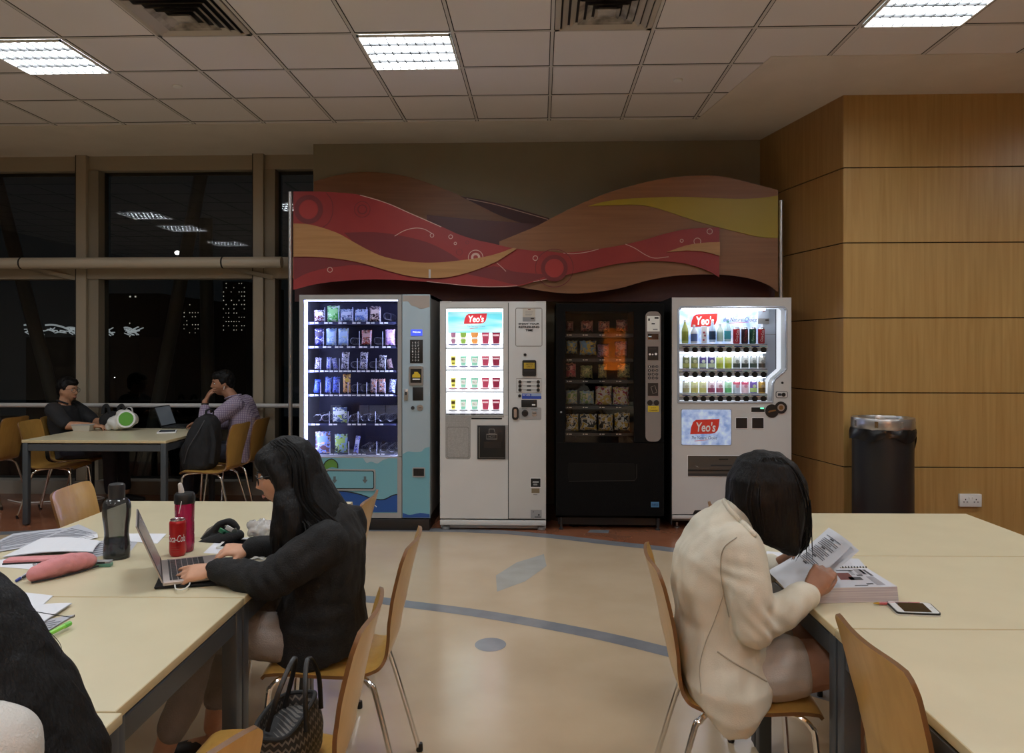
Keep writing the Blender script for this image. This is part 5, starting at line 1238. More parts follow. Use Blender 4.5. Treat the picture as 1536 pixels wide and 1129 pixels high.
q = f4.mb(); f4.box(q, 1126, 609.8, 1147.5, 618.6, -.003, .002, M_whiteink); f4.box(q, 1126.8, 610.6, 1146.8, 617.8, -.005, 0, M_black); f4.box(q, 1140.3, 611, 1145.6, 613, -.006, -.003, mat('green lamp', srgb(120, 230, 180), .4, emit=1.5, ecol=srgb(90, 230, 160))); q.build('coin_display', d4)
q = f4.mb(); f4.disc(q, 1157.7, 616.2, 10, 0, M_black, .006); f4.disc(q, 1171, 611, 9, -.001, M_black, .008); f4.disc(q, 1171, 611, 5.2, -.008, M_steel, .004); f4.disc(q, 1171, 611, 3.2, -.011, mat('brass', srgb(150, 120, 80), .35, .8), .003); f4.poly(q, [(1152, 616.8), (1154, 615.5), (1163, 614), (1163.5, 615.8), (1155, 618), (1152.5, 618.6)], -.012, -.006, mat('brass', srgb(150, 120, 80), .35, .8)); q.build('coin_handle', d4)
q = f4.mb(); f4.rr(q, 1163.5, 586.5, 1181.5, 596.8, 3, -.004, .002, M_dark); f4.rr(q, 1164.3, 587.3, 1180.7, 596, 2.6, -.006, -.003, m_beigeb); f4.disc(q, 1175, 591.7, 3, -.005, M_black, .004); f4.box(q, 1166.5, 589.5, 1171.5, 593.5, -.0075, -.005, M_dark); q.build('coin_slot', d4)
q = f4.mb(); f4.disc(q, 1173.5, 574, 1.8, 0, M_black, .003); q.build('key_lock', d4)
q = f4.mb(); f4.box(q, 1030.8, 682.3, 1143, 715.2, -.001, .002, M_whiteink); f4.box(q, 1031.8, 683.3, 1142, 714.3, -.004, 0, mat('flap grey', srgb(74, 68, 62), .35)); f4.box(q, 1031.8, 704, 1142, 706.5, -.006, -.003, M_black); f4.box(q, 1031.8, 709.5, 1142, 714.3, -.0055, -.003, M_dark); pk = q.build('pickup_flap', d4)
q = f4.mb(); f4.box(q, 1078, 687.5, 1092, 689.5, -.0055, -.003, M_black); f4.box(q, 1066, 696.5, 1098, 699, -.0055, -.003, M_dark)
f4.poly(q, [(1100, 698), (1105, 693), (1106, 696)], -.0055, -.003, M_grey); f4.poly(q, [(1042, 698), (1046, 699), (1048, 701)], -.0055, -.003, M_grey); q.build('flap_print', pk, 0)
# ================================================================ people
def unit(v): return V(v).normalized()
def basis(f, u):
    f = unit(f); r = f.cross(V(u)).normalized(); u = r.cross(f).normalized(); return r, f, u
def head_piece(q, c, f, u, m, s=1.0):
    """skull, jaw, brow, nose, lips and ears"""
    r, f, u = basis(f, u); c = V(c); nu, nv = 96, 72; rings = []
    g = lambda x, k: math.exp(-(x/k)**2)
    for i in range(1, nv):
        a = PI*i/nv; ring = []
        for j in range(nu):
            p = 2*PI*j/nu
            dx, dy, dz = math.sin(a)*math.cos(p), math.sin(a)*math.sin(p), -math.cos(a)
            x, y, z = .074*dx, .093*dy, .116*dz
            if z < -.005:
                t = min(1, (-z-.005)/.11); x *= 1-.30*t*t
                if y < 0: y *= 1-.42*t
                else: y = y*(1-.02*t)+.010*t*max(0, dy)
            if dy > .1:
                k = min(1, (dy-.1)*2)
                zz = z
                nb = max(0, min(1, (.028-zz)/.050)) if zz > -.022 else max(0, 1-(-.022-zz)/.014)
                y += k*.025*nb*g(x, .011 if zz > -.012 else .014)
                for sx in (-1, 1): y -= k*.009*g(x-sx*.031, .016)*g(zz-.012, .013)
                y += k*.004*g(zz-.034, .011)*g(x, .05)
                y += k*.008*g(x, .019)*(g(zz+.052, .0065)+g(zz+.065, .0075))
                y += k*.009*g(x, .020)*g(zz+.098, .015)
                for sx in (-1, 1): y += k*.004*g(x-sx*.04, .016)*g(zz+.02, .016)
            ring.append(c+(r*x+f*y+u*z)*s)
        rings.append(ring)
    q.loft(rings, m)
    for sx in (-1, 1):
        R = Matrix((r, f, u)).transposed()
        q.ell(c+(r*sx*.074+f*-.006+u*-.006)*s, (.010*s, .019*s, .031*s), m, 12, 10, R=R)
def face_bits(parent, M, c, f, u, s=1.0, brow=None, lip=None, glasses=None, gl_m=None):
    r, f, u = basis(f, u); c = V(c); P = lambda x, y, z: c+(r*x+f*y+u*z)*s
    R = Matrix((r, f, u)).transposed()
    for sx in (-1, 1):
        q = MB(M); q.ell(P(sx*.031, .0775, .012), (.0125*s, .008*s, .0075*s), mat('eye white', srgb(215, 208, 200), .3), 12, 8, R=R); e = q.build('eye', parent)
        q = MB(M); q.ell(P(sx*.031, .0835, .0105), (.0056*s, .003*s, .0056*s), mat('iris dark', srgb(28, 18, 14), .2), 10, 8, R=R); q.build('iris', e)
        q = MB(M); q.tube([P(sx*.014, .0925, .031), P(sx*.03, .0905, .036), P(sx*.048, .079, .030)], [.0022*s, .003*s, .0015*s], brow or mat('brow', srgb(22, 16, 14), .7), 6); q.build('eyebrow', parent)
    q = MB(M); q.tube([P(-.021, .0875, -.059), P(-.01, .0965, -.0575), P(0, .0985, -.058), P(.01, .0965, -.0575), P(.021, .0875, -.059)], [(.0012*s, .002*s), (.0026*s, .0068*s), (.0026*s, .0074*s), (.0026*s, .0068*s), (.0015*s, .002*s)], lip or mat('lips', srgb(164, 108, 92), .55), 8, up=u); q.build('lips', parent)
    if glasses:
        q = MB(M)
        for sx in (-1, 1):
            pts = [P(sx*(.033+.024*math.cos(a*PI/10)), .100-.010*max(0, math.cos(a*PI/10)), .008+.019*math.sin(a*PI/10)) for a in range(21)]
            q.tube(pts, .0018*s, gl_m, 6); q.tube([P(sx*.056, .090, .014), P(sx*.080, .06, .014), P(sx*.084, -.01, .010)], .0018*s, gl_m, 6)
        q.tube([P(-.010, .1035, .013), P(0, .106, .016), P(.010, .1035, .013)], .0018*s, gl_m, 6); q.build('spectacles', parent)
def hand(q, w, f, n, ts, m, s=1.0, curl=(20, 25, 28, 32), spread=.10, thumb=25, bend2=1.1):
    """w wrist, f finger direction, n direction the palm faces, ts: side (+1/-1 along f x n) of the thumb"""
    w = V(w); f = unit(f); n = V(n); n = (n-f*n.dot(f)).normalized(); sd = f.cross(n)
    P = lambda a, b_, c: w+(f*a+sd*b_+n*c)*s
    q.tube([P(-.02, 0, 0), P(.0, 0, 0), P(.03, 0, .001), P(.062, 0, .0), P(.088, 0, -.001)], [(.024*s, .018*s), (.026*s, .018*s), (.036*s, .0165*s), (.041*s, .0145*s), (.038*s, .010*s)], m, 14, up=n)
    L = (.070, .078, .072, .057)
    for i in range(4):
        off = (.029-.0193*i)*ts; a0 = ts*spread*(1.5-i)
        d = (f*math.cos(a0)+sd*math.sin(a0)).normalized(); p = P(.078-.004*abs(i-1), off, -.001); ang = 0; pts = [p-d*.012*s]; rr = [.0088*s]
        for k, fr_ in enumerate((.46, .30, .24)):
            ang += math.radians(curl[i]*(1 if k == 0 else bend2)); dd = d*math.cos(ang)+n*math.sin(ang)
            pts.append(p); rr.append((.0092, .0086, .0078)[k]*s); p = p+dd*L[i]*fr_*s
        pts.append(p); rr.append(.0064*s)
        q.tube(pts, rr, m, 9, up=sd, rnd=True)
    t = math.radians(thumb); d1 = (f*math.cos(t+.25)+sd*ts*math.sin(t+.25)+n*.35).normalized(); d2 = (f*math.cos(t*.4)+sd*ts*math.sin(t*.4)+n*.45).normalized()
    p0 = P(.018, ts*.022, .006); p1 = p0+d1*.040*s; p2 = p1+d2*.030*s; p3 = p2+d2*.024*s
    q.tube([p0, p1, p2, p3], [.013*s, .0105*s, .0096*s, .0072*s], m, 10, rnd=True)
def limb(q, pts, rr, m, n=14, k=5):
    """smooth tapered limb through the joints; radii interpolated the same way"""
    P = spline(pts, k); R = []
    for i in range(len(pts)-1):
        for j in range(k): R.append(rr[i]+(rr[i+1]-rr[i])*j/k)
    R.append(rr[-1]); q.tube(P, R, m, n, rnd=True)
def leg_limb(q, Kp, a, b_, c, m):
    h, k_, e = [V(p) for p in Kp]; limb(q, [h, (h+k_)/2, k_, k_*.5+e*.5, e], [a*.92, (a+b_)*.46, b_, (b_+c)*.5, c], m)
def trunk(q, rows, m, right=(0, 1, 0), n=44):
    """rows: (centre, half width across, half depth)"""
    C_ = [V(r_[0]) for r_ in rows]; rings = []; rt = unit(right)
    for i, (c, a, b_) in enumerate(rows):
        t = (C_[min(i+1, len(C_)-1)]-C_[max(i-1, 0)]).normalized(); fw = t.cross(rt).normalized(); sd = rt
        ring = []
        for j in range(n):
            th = 2*PI*j/n; cx_, sy_ = math.cos(th), math.sin(th); e = .82
            ring.append(V(c)+sd*(a*math.copysign(abs(cx_)**e, cx_))+fw*(b_*math.copysign(abs(sy_)**e, sy_)))
        rings.append(ring)
    q.loft(rings, m)
def skin(name, c1, c2): return noisy(name, c1, c2, 30, .5, detail=3)
def cloth(name, c1, c2, sc=12, bump=.5): return noisy(name, c1, c2, sc, .85, detail=5, bump=bump, bscale=260)
def creases(base, loc, joints):
    """cloth folds plus bunched creases around bent joints: (point, axis, reach, pitch, depth)"""
    o = V(loc); J = [(V(c)-o, unit(ax), rc, pt, dp) for c, ax, rc, pt, dp in joints]
    def fn(p, n):
        q = base(p, n)
        for c, ax, rc, pt, dp in J:
            d = (p-c).length
            if d < rc*2.2:
                w = noise.noise(p*9)*1.6
                q = q+n*(dp*math.exp(-(d/rc)**2)*math.sin((p-c).dot(ax)*2*PI/pt+w*2))
        return q
    return fn
def folds(amp, sc, seed=0, keep=None):
    def fn(p, n):
        k = amp*(noise.noise(V((p.x*sc+seed, p.y*sc*1.0, p.z*sc*.55)))+.5*noise.noise(V((p.x*sc*2.3, p.y*sc*2.3+seed, p.z*sc*1.1))))
        return p+n*k
    return fn
m_hair = mat('black hair', srgb(7, 6, 7), .52, spec=.2); N, L, b = nodes(m_hair)
tc = N.new('ShaderNodeTexCoord'); mp = N.new('ShaderNodeMapping'); mp.inputs['Scale'].default_value = (60, 60, 5); n = N.new('ShaderNodeTexNoise'); n.inputs['Scale'].default_value = 3; n.inputs['Detail'].default_value = 4
L.new(tc.outputs['Object'], mp.inputs[0]); L.new(mp.outputs[0], n.inputs['Vector']); bp = N.new('ShaderNodeBump'); bp.inputs['Strength'].default_value = .55; bp.inputs['Distance'].default_value = .006
L.new(n.outputs['Fac'], bp.inputs['Height']); L.new(bp.outputs[0], b.inputs['Normal'])
r = N.new('ShaderNodeValToRGB'); r.color_ramp.elements[0].color = srgb(9, 8, 9); r.color_ramp.elements[1].color = srgb(15, 13, 12); L.new(n.outputs['Fac'], r.inputs[0]); L.new(r.outputs[0], b.inputs['Base Color'])
def strands(q, roots, tips_fn, m, rad=.0035, n=6, seed=1, jit=.006):
    rd = random.Random(seed)
    for path in roots:
        J = V((rd.uniform(-jit, jit), rd.uniform(-jit, jit), rd.uniform(-jit, jit)))
        P = spline([V(p)+J*(.3+i*.35) for i, p in enumerate(path)], 6); k = len(P)
        q.tube(P, [rad*(.5+.8*math.sin(PI*min(1, .15+.8*i/k)))*(1 if i < k-2 else .4) for i in range(k)], m, n)
def TM(o): return Matrix.Translation(-V(o.location))

# ------------------------------------------------ woman typing at the laptop
sk1 = skin('skin fair', srgb(196, 146, 116), srgb(206, 156, 126))
w1 = thing('person', 'woman with long black hair, spectacles and black hoodie typing on a laptop', 'person', (-.75, 2.77, 0))
T = TM(w1); H1 = V((-.903, 2.77, 1.082)); F1_, U1 = V((-1, -.22, -.27)), V((-.27, 0, 1))
def arm(q, S_, E, W_, r0, r1, r2, m): limb(q, [S_, (V(S_)+V(E))/2, E], [r0, (r0+r1)/2*1.0, r1], m); limb(q, [E, V(E)*.62+V(W_)*.38, W_], [r1, r1*.98, r2], m)
A1n = ((-.725, 2.590, .875), (-.885, 2.525, .785), (-1.085, 2.585, .792)); A1f = ((-.73, 2.95, .875), (-.90, 2.985, .785), (-1.06, 2.835, .795))
K1 = ((-.80, 2.68, .535), (-1.14, 2.64, .545), (-1.30, 2.66, .12)); K1f = ((-.80, 2.86, .535), (-1.15, 2.90, .545), (-1.22, 2.90, .12))
q = MB(T)
trunk(q, [((-.76, 2.77, .48), .155, .115), ((-.765, 2.77, .58), .15, .11), ((-.745, 2.77, .70), .135, .095), ((-.735, 2.77, .80), .15, .095), ((-.73, 2.77, .88), .15, .08), ((-.755, 2.77, .935), .07, .055)], sk1)
limb(q, [(-.735, 2.77, .90), (-.79, 2.77, .98), (-.86, 2.77, 1.05)], [.055, .050, .052], sk1)
head_piece(q, H1, F1_, U1, sk1, .97)
for A in (A1n, A1f): arm(q, *A, .046, .037, .025, sk1)
hand(q, A1n[2], (-1, .0, -.16), (0, .50, -.9), -1, sk1, .98, (8, 12, 14, 18), .13, 22, .8)
hand(q, A1f[2], (-1, -.25, .06), (-.1, .30, -1), 1, sk1, .98, (26, 32, 34, 36), .15, 28, 1.2)
for Kp in (K1, K1f): leg_limb(q, Kp, .07, .052, .034, sk1); a = V(Kp[2]); limb(q, [a+V((.02, 0, -.06)), a+V((-.06, -.01, -.075)), a+V((-.15, -.015, -.09))], [.034, .034, .024], sk1)
fuse(q, 'body', w1, .0055, 3, sk1)
face_bits(w1, T, H1, F1_, U1, .97, glasses=True, gl_m=mat('spectacle frame black', srgb(20, 18, 20), .3))
m_hood = cloth('black hoodie fleece', srgb(11, 11, 12), srgb(15, 15, 16), 14)
q = MB(T)
trunk(q, [((-.765, 2.77, .455), .185, .145), ((-.775, 2.77, .50), .195, .150), ((-.775, 2.77, .58), .190, .150), ((-.765, 2.77, .68), .175, .130), ((-.745, 2.77, .78), .180, .120), ((-.735, 2.77, .86), .185, .105), ((-.74, 2.77, .915), .13, .080), ((-.77, 2.77, .95), .08, .065)], m_hood)
for A, sg in ((A1n, -1), (A1f, 1)):
    S_, E, W_ = [V(p) for p in A]
    limb(q, [S_+V((.01, -sg*.035, .0)), (S_+E)/2+V((.0, 0, -.012)), E+V((.005, 0, -.012))], [.078, .070, .062], m_hood); limb(q, [E+V((.005, 0, -.012)), E*.55+W_*.45+V((0, 0, -.004)), E*.12+W_*.88], [.062, .052, .042], m_hood)
    limb(q, [E*.22+W_*.78, E*.05+W_*.95], [.042, .036], m_hood)
# hood lying on the back
for k in range(13):
    a = -PI*.62+PI*1.24*k/12; p = V((-.752+.045*math.cos(a), 2.77+.125*math.sin(a), .905-.035*abs(math.sin(a))+.018*math.cos(a)))
    q.ell(p, (.052, .05, .046), m_hood, 12, 8)
q.ell((-.705, 2.77, .872), (.050, .10, .065), m_hood); q.ell((-.700, 2.77, .81), (.045, .10, .08), m_hood)
fuse(q, 'hoodie', w1, .007, 5, m_hood, creases(folds(.010, 15, 3), w1.location, [(V(A1n[1])+V((.0, -.04, .03)), (.8, 0, .6), .07, .045, .006), (V(A1n[0])+V((-.02, -.03, -.06)), (-.5, 0, .85), .07, .06, .005), ((-.70, 2.60, .62), (.1, .3, .95), .09, .07, .006)]))
q = MB(T)
for A in (A1n, A1f):
    E, W_ = V(A[1]), V(A[2]); d = (W_-E).normalized(); q.tube([W_-d*.052, W_-d*.045, W_-d*.006, W_-d*.0], [.036, .039, .038, .034], m_hood, 18)
q.build('ribbed_cuffs', w1)
m_jean = cloth('pale grey denim', srgb(138, 129, 122), srgb(150, 140, 133), 10)
q = MB(T)
for Kp in (K1, K1f):
    h, k_, a = [V(p) for p in Kp]; limb(q, [h+V((.04, 0, 0)), (h+k_)/2+V((0, 0, .005)), k_, k_*.5+a*.5+V((.01, 0, 0)), k_*.25+a*.75], [.084, .080, .066, .058, .050], m_jean)
q.ell((-.76, 2.77, .53), (.13, .16, .075), m_jean)
o = fuse(q, 'jeans', w1, .007, 3, m_jean, folds(.006, 16, 8))
q = MB(T); k_ = V(K1[1]); 
for j in range(5): q.tube([k_+V((-.060-.004*(j % 2), -.035+.002*j, -.012-.022*j)), k_+V((-.067, -.01, -.014-.022*j)), k_+V((-.058, .02, -.010-.022*j))], [.003, .005, .003], mat('knee tear', srgb(70, 40, 30), .7), 6)
q.build('knee_rip', w1)
for Kp in (K1, K1f):
    a = V(Kp[2]); q = MB(T); limb(q, [a+V((.03, 0, -.085)), a+V((-.05, -.01, -.082)), a+V((-.16, -.015, -.095))], [.036, .042, .028], M_black); sh = fuse(q, 'shoe', w1, .006, 2, mat('black shoe', srgb(22, 20, 20), .5)); 
    for v in sh.data.vertices: v.co.z = max(v.co.z, .004)
# hair
def HP(c, f, u, s=1.0):
    r_, f_, u_ = basis(f, u); return lambda x, y, z: V(c)+(r_*x+f_*y+u_*z)*s
P1 = HP(H1, F1_, U1, .97); r_, f_, u_ = basis(F1_, U1); RH = Matrix((r_, f_, u_)).transposed()
q = MB(T)
q.ell(P1(0, -.020, .026), (.088, .104, .108), m_hair, 28, 18, R=RH)
q.ell(P1(0, .026, .060), (.078, .068, .062), m_hair, 24, 14, R=RH)                # fringe over the brow
trunk(q, [((-.885, 2.77, 1.195), .05, .055), ((-.878, 2.77, 1.13), .085, .092), ((-.850, 2.77, 1.06), .099, .088), ((-.825, 2.77, 1.0), .112, .094), ((-.778, 2.77, .955), .122, .080), ((-.73, 2.77, .915), .12, .058), ((-.69, 2.77, .880), .10, .030)], m_hair)
for sx in (-1, 1):        # curtains beside the face
    limb(q, [P1(sx*.066, .035, .065), P1(sx*.082, .016, .0), P1(sx*.086, .0, -.08), P1(sx*.085, -.02, -.15)], [.024, .028, .032, .034], m_hair)
limb(q, [P1(-.084, .012, -.06), (-.875, 2.662, .98), (-.885, 2.640, .90), (-.890, 2.615, .80)], [.034, .036, .030, .010], m_hair)
limb(q, [P1(-.084, -.01, -.07), (-.845, 2.655, .965), (-.835, 2.635, .90), (-.850, 2.61, .84)], [.04, .042, .036, .012], m_hair)
hr = fuse(q, 'hair', w1, .0065, 3, m_hair, folds(.004, 30, 2))
q = MB(T); rd = random.Random(11); paths = []
for k in range(46):
    a = rd.uniform(-1, 1); t = rd.random()
    paths.append([P1(a*.06, .02-.06*t, .128), P1(-.09, -.03-.06*t, .05), V((-.845+.07*t, 2.665-.01*a, 1.0+.02*a)), V((-.79+.10*t, 2.640+.01*a, .925+.01*a)), V((-.80+.11*t, 2.625+.02*a, .86+.03*t))])
for k in range(16):
    t = rd.random(); paths.append([P1(-.088, .04-.03*t, .03), P1(-.096, .035-.03*t, -.06), V((-.90+.02*t, 2.64, .95)), V((-.905+.03*t, 2.615, .86)), V((-.90+.03*t, 2.605, .775+.03*rd.random()))])
strands(q, paths, None, m_hair, .0030, 5, 4, .006); o = q.build('loose_strands', hr); o['kind'] = 'stuff'

# ------------------------------------------------ woman in the cream blazer
sk2 = skin('skin tan', srgb(146, 104, 80), srgb(154, 112, 88))
w2 = thing('person', 'woman with a black bob and cream blazer bent over papers at the right table', 'person', (.60, 2.56, 0))
T = TM(w2); H2 = V((.728, 2.56, 1.058)); F2_, U2 = V((.80, -.05, -.62)), V((.6, 0, .8))
A2n = ((.605, 2.385, .915), (.628, 2.355, .705), (.815, 2.425, .785)); A2f = ((.615, 2.735, .915), (.66, 2.80, .715), (.800, 2.745, .775))
K2 = ((.64, 2.47, .535), (.985, 2.45, .565), (.925, 2.46, .11)); K2f = ((.64, 2.65, .54), (1.02, 2.64, .60), (1.02, 2.60, .12))
q = MB(T)
trunk(q, [((.585, 2.56, .48), .15, .11), ((.575, 2.56, .60), .145, .105), ((.555, 2.56, .72), .13, .095), ((.555, 2.56, .82), .145, .10), ((.58, 2.56, .90), .145, .085), ((.615, 2.56, .95), .07, .055)], sk2, (0, -1, 0))
limb(q, [(.60, 2.56, .92), (.65, 2.56, .98), (.70, 2.56, 1.02)], [.055, .050, .052], sk2)
head_piece(q, H2, F2_, U2, sk2, .97)
for A in (A2n, A2f): arm(q, *A, .044, .036, .025, sk2)
hand(q, A2n[2], (.55, .25, .62), (.30, .95, -.15), -1, sk2, .95, (30, 34, 38, 42), .07, 14, 1.0)
hand(q, A2f[2], (.80, -.25, .42), (.15, -.95, -.2), 1, sk2, .93, (34, 40, 44, 48), .05, 15, .9)
for Kp in (K2, K2f): h, k_, a = [V(p) for p in Kp]; limb(q, [h, (h+k_)/2, k_, k_*.6+a*.4+V((-.02, 0, 0)), a], [.088, .080, .060, .052, .034], sk2); limb(q, [a+V((-.03, 0, -.06)), a+V((.05, 0, -.07)), a+V((.14, 0, -.085))], [.034, .033, .022], sk2)
fuse(q, 'body', w2, .0055, 3, sk2)
face_bits(w2, T, H2, F2_, U2, .97)
m_blz = cloth('cream blazer cloth', srgb(206, 199, 180), srgb(213, 206, 188), 10, .15)
q = MB(T)
trunk(q, [((.586, 2.535, .388), .222, .085), ((.582, 2.535, .43), .236, .128), ((.580, 2.54, .50), .232, .142), ((.578, 2.56, .58), .205, .142), ((.570, 2.56, .68), .178, .128), ((.555, 2.56, .78), .182, .128), ((.560, 2.56, .86), .190, .122), ((.585, 2.56, .93), .165, .098), ((.625, 2.56, .985), .10, .07), ((.65, 2.56, 1.005), .07, .06)], m_blz, (0, -1, 0))
for A, sg in ((A2n, -1), (A2f, 1)):
    S_, E, W_ = [V(p) for p in A]
    limb(q, [S_+V((-.01, -sg*.035, .005)), (S_+E)/2, E], [.078, .070, .060], m_blz); limb(q, [E+V((.0, 0, 0)), E*.5+W_*.5, E*.10+W_*.90], [.060, .055, .046], m_blz)
E, W_, S_ = V(A2n[1]), V(A2n[2]), V(A2n[0])
bzo = fuse(q, 'blazer', w2, .007, 8, m_blz, creases(folds(.009, 13, 5), w2.location, [(E+V((.03, -.04, .03)), (.75, 0, .65), .065, .042, .0055), (E*.4+W_*.6+V((0, -.04, 0)), (.9, 0, -.4), .05, .040, .004), (S_+V((-.03, -.03, -.06)), (.4, 0, .9), .06, .05, .003)]))
wl2 = V(w2.location)
for v in bzo.data.vertices:          # the hem runs down to a point at the side and rises towards the front
    x, z = v.co.x+wl2.x, v.co.z
    if z < .53:
        k = (.53-z)/.15
        v.co.z += k*(max(0, x-.60)*.7+max(0, .55-x)*.6)
m_pipe = mat('seam thread', srgb(168, 160, 142), .8)
def drape(pts, Yside, r=.0016, off=.0):
    return spline(pts, 6)
bz = [o for o in w2.children if o.name.startswith('blazer')][0]
from mathutils.bvhtree import BVHTree
bv = BVHTree.FromPolygons([v.co+V(w2.location) for v in bz.data.vertices], [tuple(p.vertices) for p in bz.data.polygons])
def on_cloth(x, y, lift=.0015):
    d = ray(x, y).normalized(); h = bv.ray_cast(EYE, d)
    return h[0]+h[1]*lift if h[0] is not None else None
def stitch(name, pts, r):
    P = [on_cloth(x, y) for x, y in sm_(pts, 6)]; P = [p for p in P if p is not None]
    if len(P) > 2: q = MB(T); q.tube(P, r, m_pipe, 6); q.build(name, w2)
stitch('pocket_welt', [(1076, 977), (1100, 993), (1126, 1008), (1150, 1022)], .0022)
stitch('side_seam', [(1086, 890), (1072, 930), (1058, 965), (1050, 1000), (1052, 1040)], .0012)
P = [on_cloth(x, y, .003) for x, y in sm_([(1086, 750), (1093, 762), (1105, 777), (1120, 791), (1134, 806)], 6)]; P = [p for p in P if p is not None]
q = MB(T); q.tube(P, [.004]+[.0085]*(len(P)-2)+[.004], m_blz, 10); q.build('collar', w2)
stitch('armhole_seam', [(1105, 806), (1086, 822), (1081, 850), (1086, 890), (1094, 925)], .0016)
m_sho = cloth('pale grey shorts', srgb(178, 168, 158), srgb(188, 178, 168), 10, .3)
q = MB(T)
for Kp in (K2, K2f): h, k_, a = [V(p) for p in Kp]; limb(q, [h+V((-.02, 0, 0)), h*.78+k_*.22, h*.66+k_*.34], [.105, .101, .097], m_sho)
q.ell((.60, 2.56, .53), (.13, .18, .085), m_sho)
fuse(q, 'shorts', w2, .006, 3, m_sho, folds(.003, 12, 1))
for Kp in (K2, K2f):
    a = V(Kp[2]); q = MB(T); limb(q, [a+V((-.04, 0, -.082)), a+V((.05, 0, -.082)), a+V((.15, 0, -.09))], [.034, .038, .026], M_black); sh = fuse(q, 'shoe', w2, .006, 2, mat('black shoe', srgb(22, 20, 20), .5))
    for v in sh.data.vertices: v.co.z = max(v.co.z, .004)
P2 = HP(H2, F2_, U2, .97); r_, f_, u_ = basis(F2_, U2); RH = Matrix((r_, f_, u_)).transposed()
q = MB(T)
q.ell(P2(0, -.018, .020), (.092, .108, .112), m_hair, 28, 18, R=RH)
trunk(q, [((.728, 2.56, 1.196), .035, .045), ((.724, 2.56, 1.165), .080, .092), ((.722, 2.56, 1.11), .104, .120), ((.722, 2.56, 1.05), .112, .128), ((.742, 2.56, .985), .111, .102), ((.772, 2.56, .93), .103, .064), ((.792, 2.56, .885), .088, .022)], m_hair, (0, -1, 0))
hr = fuse(q, 'hair', w2, .0065, 3, m_hair, folds(.004, 28, 6))
q = MB(T); rd = random.Random(21); paths = []
for k in range(26):
    t = rd.random(); a = rd.uniform(-1, 1)
    x1 = .64+.19*t; z1 = .985-.115*min(1, t*1.1)+rd.uniform(-.012, .015)
    paths.append([V((.69+.06*t, 2.50, 1.185)), V((.655+.14*t, 2.487, 1.14)), V((.625+.195*t, 2.462+.010*a, 1.06)), V((.635+.19*t, 2.466+.010*a, 1.0-.02*t)), V((x1, 2.478+.02*a, z1))])
for k in range(14):
    a = rd.uniform(-1, 1); paths.append([V((.838+.01*a, 2.51+.05*rd.random(), 1.05)), V((.842+.008*a, 2.52, .97)), V((.824+.012*a, 2.52, .91)), V((.80+.02*a, 2.52+.02*a, .855+.035*rd.random()))])
strands(q, paths, None, m_hair, .0017, 5, 9, .006); o = q.build('loose_strands', hr); o['kind'] = 'stuff'

# ------------------------------------------------ woman cut off at the lower left
w3 = thing('person', 'woman with long black hair and white shirt cut off at the lower left', 'person', (-.80, 1.235, 0))
T = TM(w3); H3 = V((-1.02, 1.22, 1.13)); F3_, U3 = V((-1, .15, -.25)), V((-.25, 0, 1))
A3 = ((-.742, 1.035, .98), (-.88, .99, .785), (-1.15, 1.09, .785)), ((-.93, 1.375, .92), (-.93, 1.46, .785), (-1.15, 1.38, .785))
K3 = ((-.83, 1.14, .535), (-1.20, 1.13, .555), (-1.22, 1.13, .11)), ((-.83, 1.33, .535), (-1.20, 1.35, .555), (-1.22, 1.35, .11))
q = MB(T)
trunk(q, [((-.82, 1.235, .48), .15, .10), ((-.83, 1.235, .60), .14, .09), ((-.835, 1.235, .74), .135, .08), ((-.835, 1.225, .85), .14, .072), ((-.85, 1.22, .93), .135, .062), ((-.88, 1.22, .98), .06, .05)], sk1, (-.42, .9, 0))
limb(q, [(-.88, 1.225, .96), (-.92, 1.225, 1.02), (-.985, 1.22, 1.08)], [.055, .05, .052], sk1)
head_piece(q, H3, F3_, U3, sk1, .97)
for A, sg in zip(A3, (-1, 1)): arm(q, *A, .044, .036, .025, sk1); hand(q, A[2], (-1, -.1*sg, -.05), (0, 0, -1), sg, sk1, .95)
for Kp in K3: leg_limb(q, Kp, .085, .055, .036, sk1); a = V(Kp[2]); limb(q, [a+V((.03, 0, -.06)), a+V((-.06, 0, -.07)), a+V((-.14, 0, -.085))], [.034, .033, .022], sk1)
fuse(q, 'body', w3, .0065, 3, sk1); face_bits(w3, T, H3, F3_, U3, .97)
m_shirt = cloth('white shirt cotton', srgb(200, 198, 192), srgb(208, 206, 200), 9, .3)
q = MB(T)
trunk(q, [((-.82, 1.235, .46), .175, .125), ((-.83, 1.235, .60), .165, .11), ((-.835, 1.235, .74), .158, .10), ((-.835, 1.225, .85), .162, .09), ((-.85, 1.22, .93), .160, .078), ((-.88, 1.22, .98), .08, .062)], m_shirt, (-.42, .9, 0))
for A, sg in zip(A3, (-1, 1)): S_, E, W_ = [V(p) for p in A]; limb(q, [S_+V((0, -sg*-.01, 0)), (S_+E)/2, E*.85+S_*.15], [.074, .066, .056], m_shirt)
fuse(q, 'shirt', w3, .007, 4, m_shirt, folds(.005, 12, 7))
q = MB(T)
for Kp in K3: h, k_, a = [V(p) for p in Kp]; limb(q, [h, (h+k_)/2, k_, k_*.3+a*.7], [.10, .085, .066, .05], m_jean)
fuse(q, 'trousers', w3, .008, 3, cloth('dark trousers', srgb(40, 42, 50), srgb(46, 48, 56)))
P3 = HP(H3, F3_, U3, .97); r_, f_, u_ = basis(F3_, U3); RH = Matrix((r_, f_, u_)).transposed()
q = MB(T)
q.ell(P3(0, -.020, .026), (.088, .104, .106), m_hair, 28, 18, R=RH); q.ell(P3(0, .030, .062), (.078, .068, .062), m_hair, 24, 14, R=RH)
for sx in (-1, 1): limb(q, [P3(sx*.07, .03, .05), P3(sx*.084, .01, -.06), P3(sx*.085, -.02, -.16)], [.028, .034, .028], m_hair)
yy = 1.165
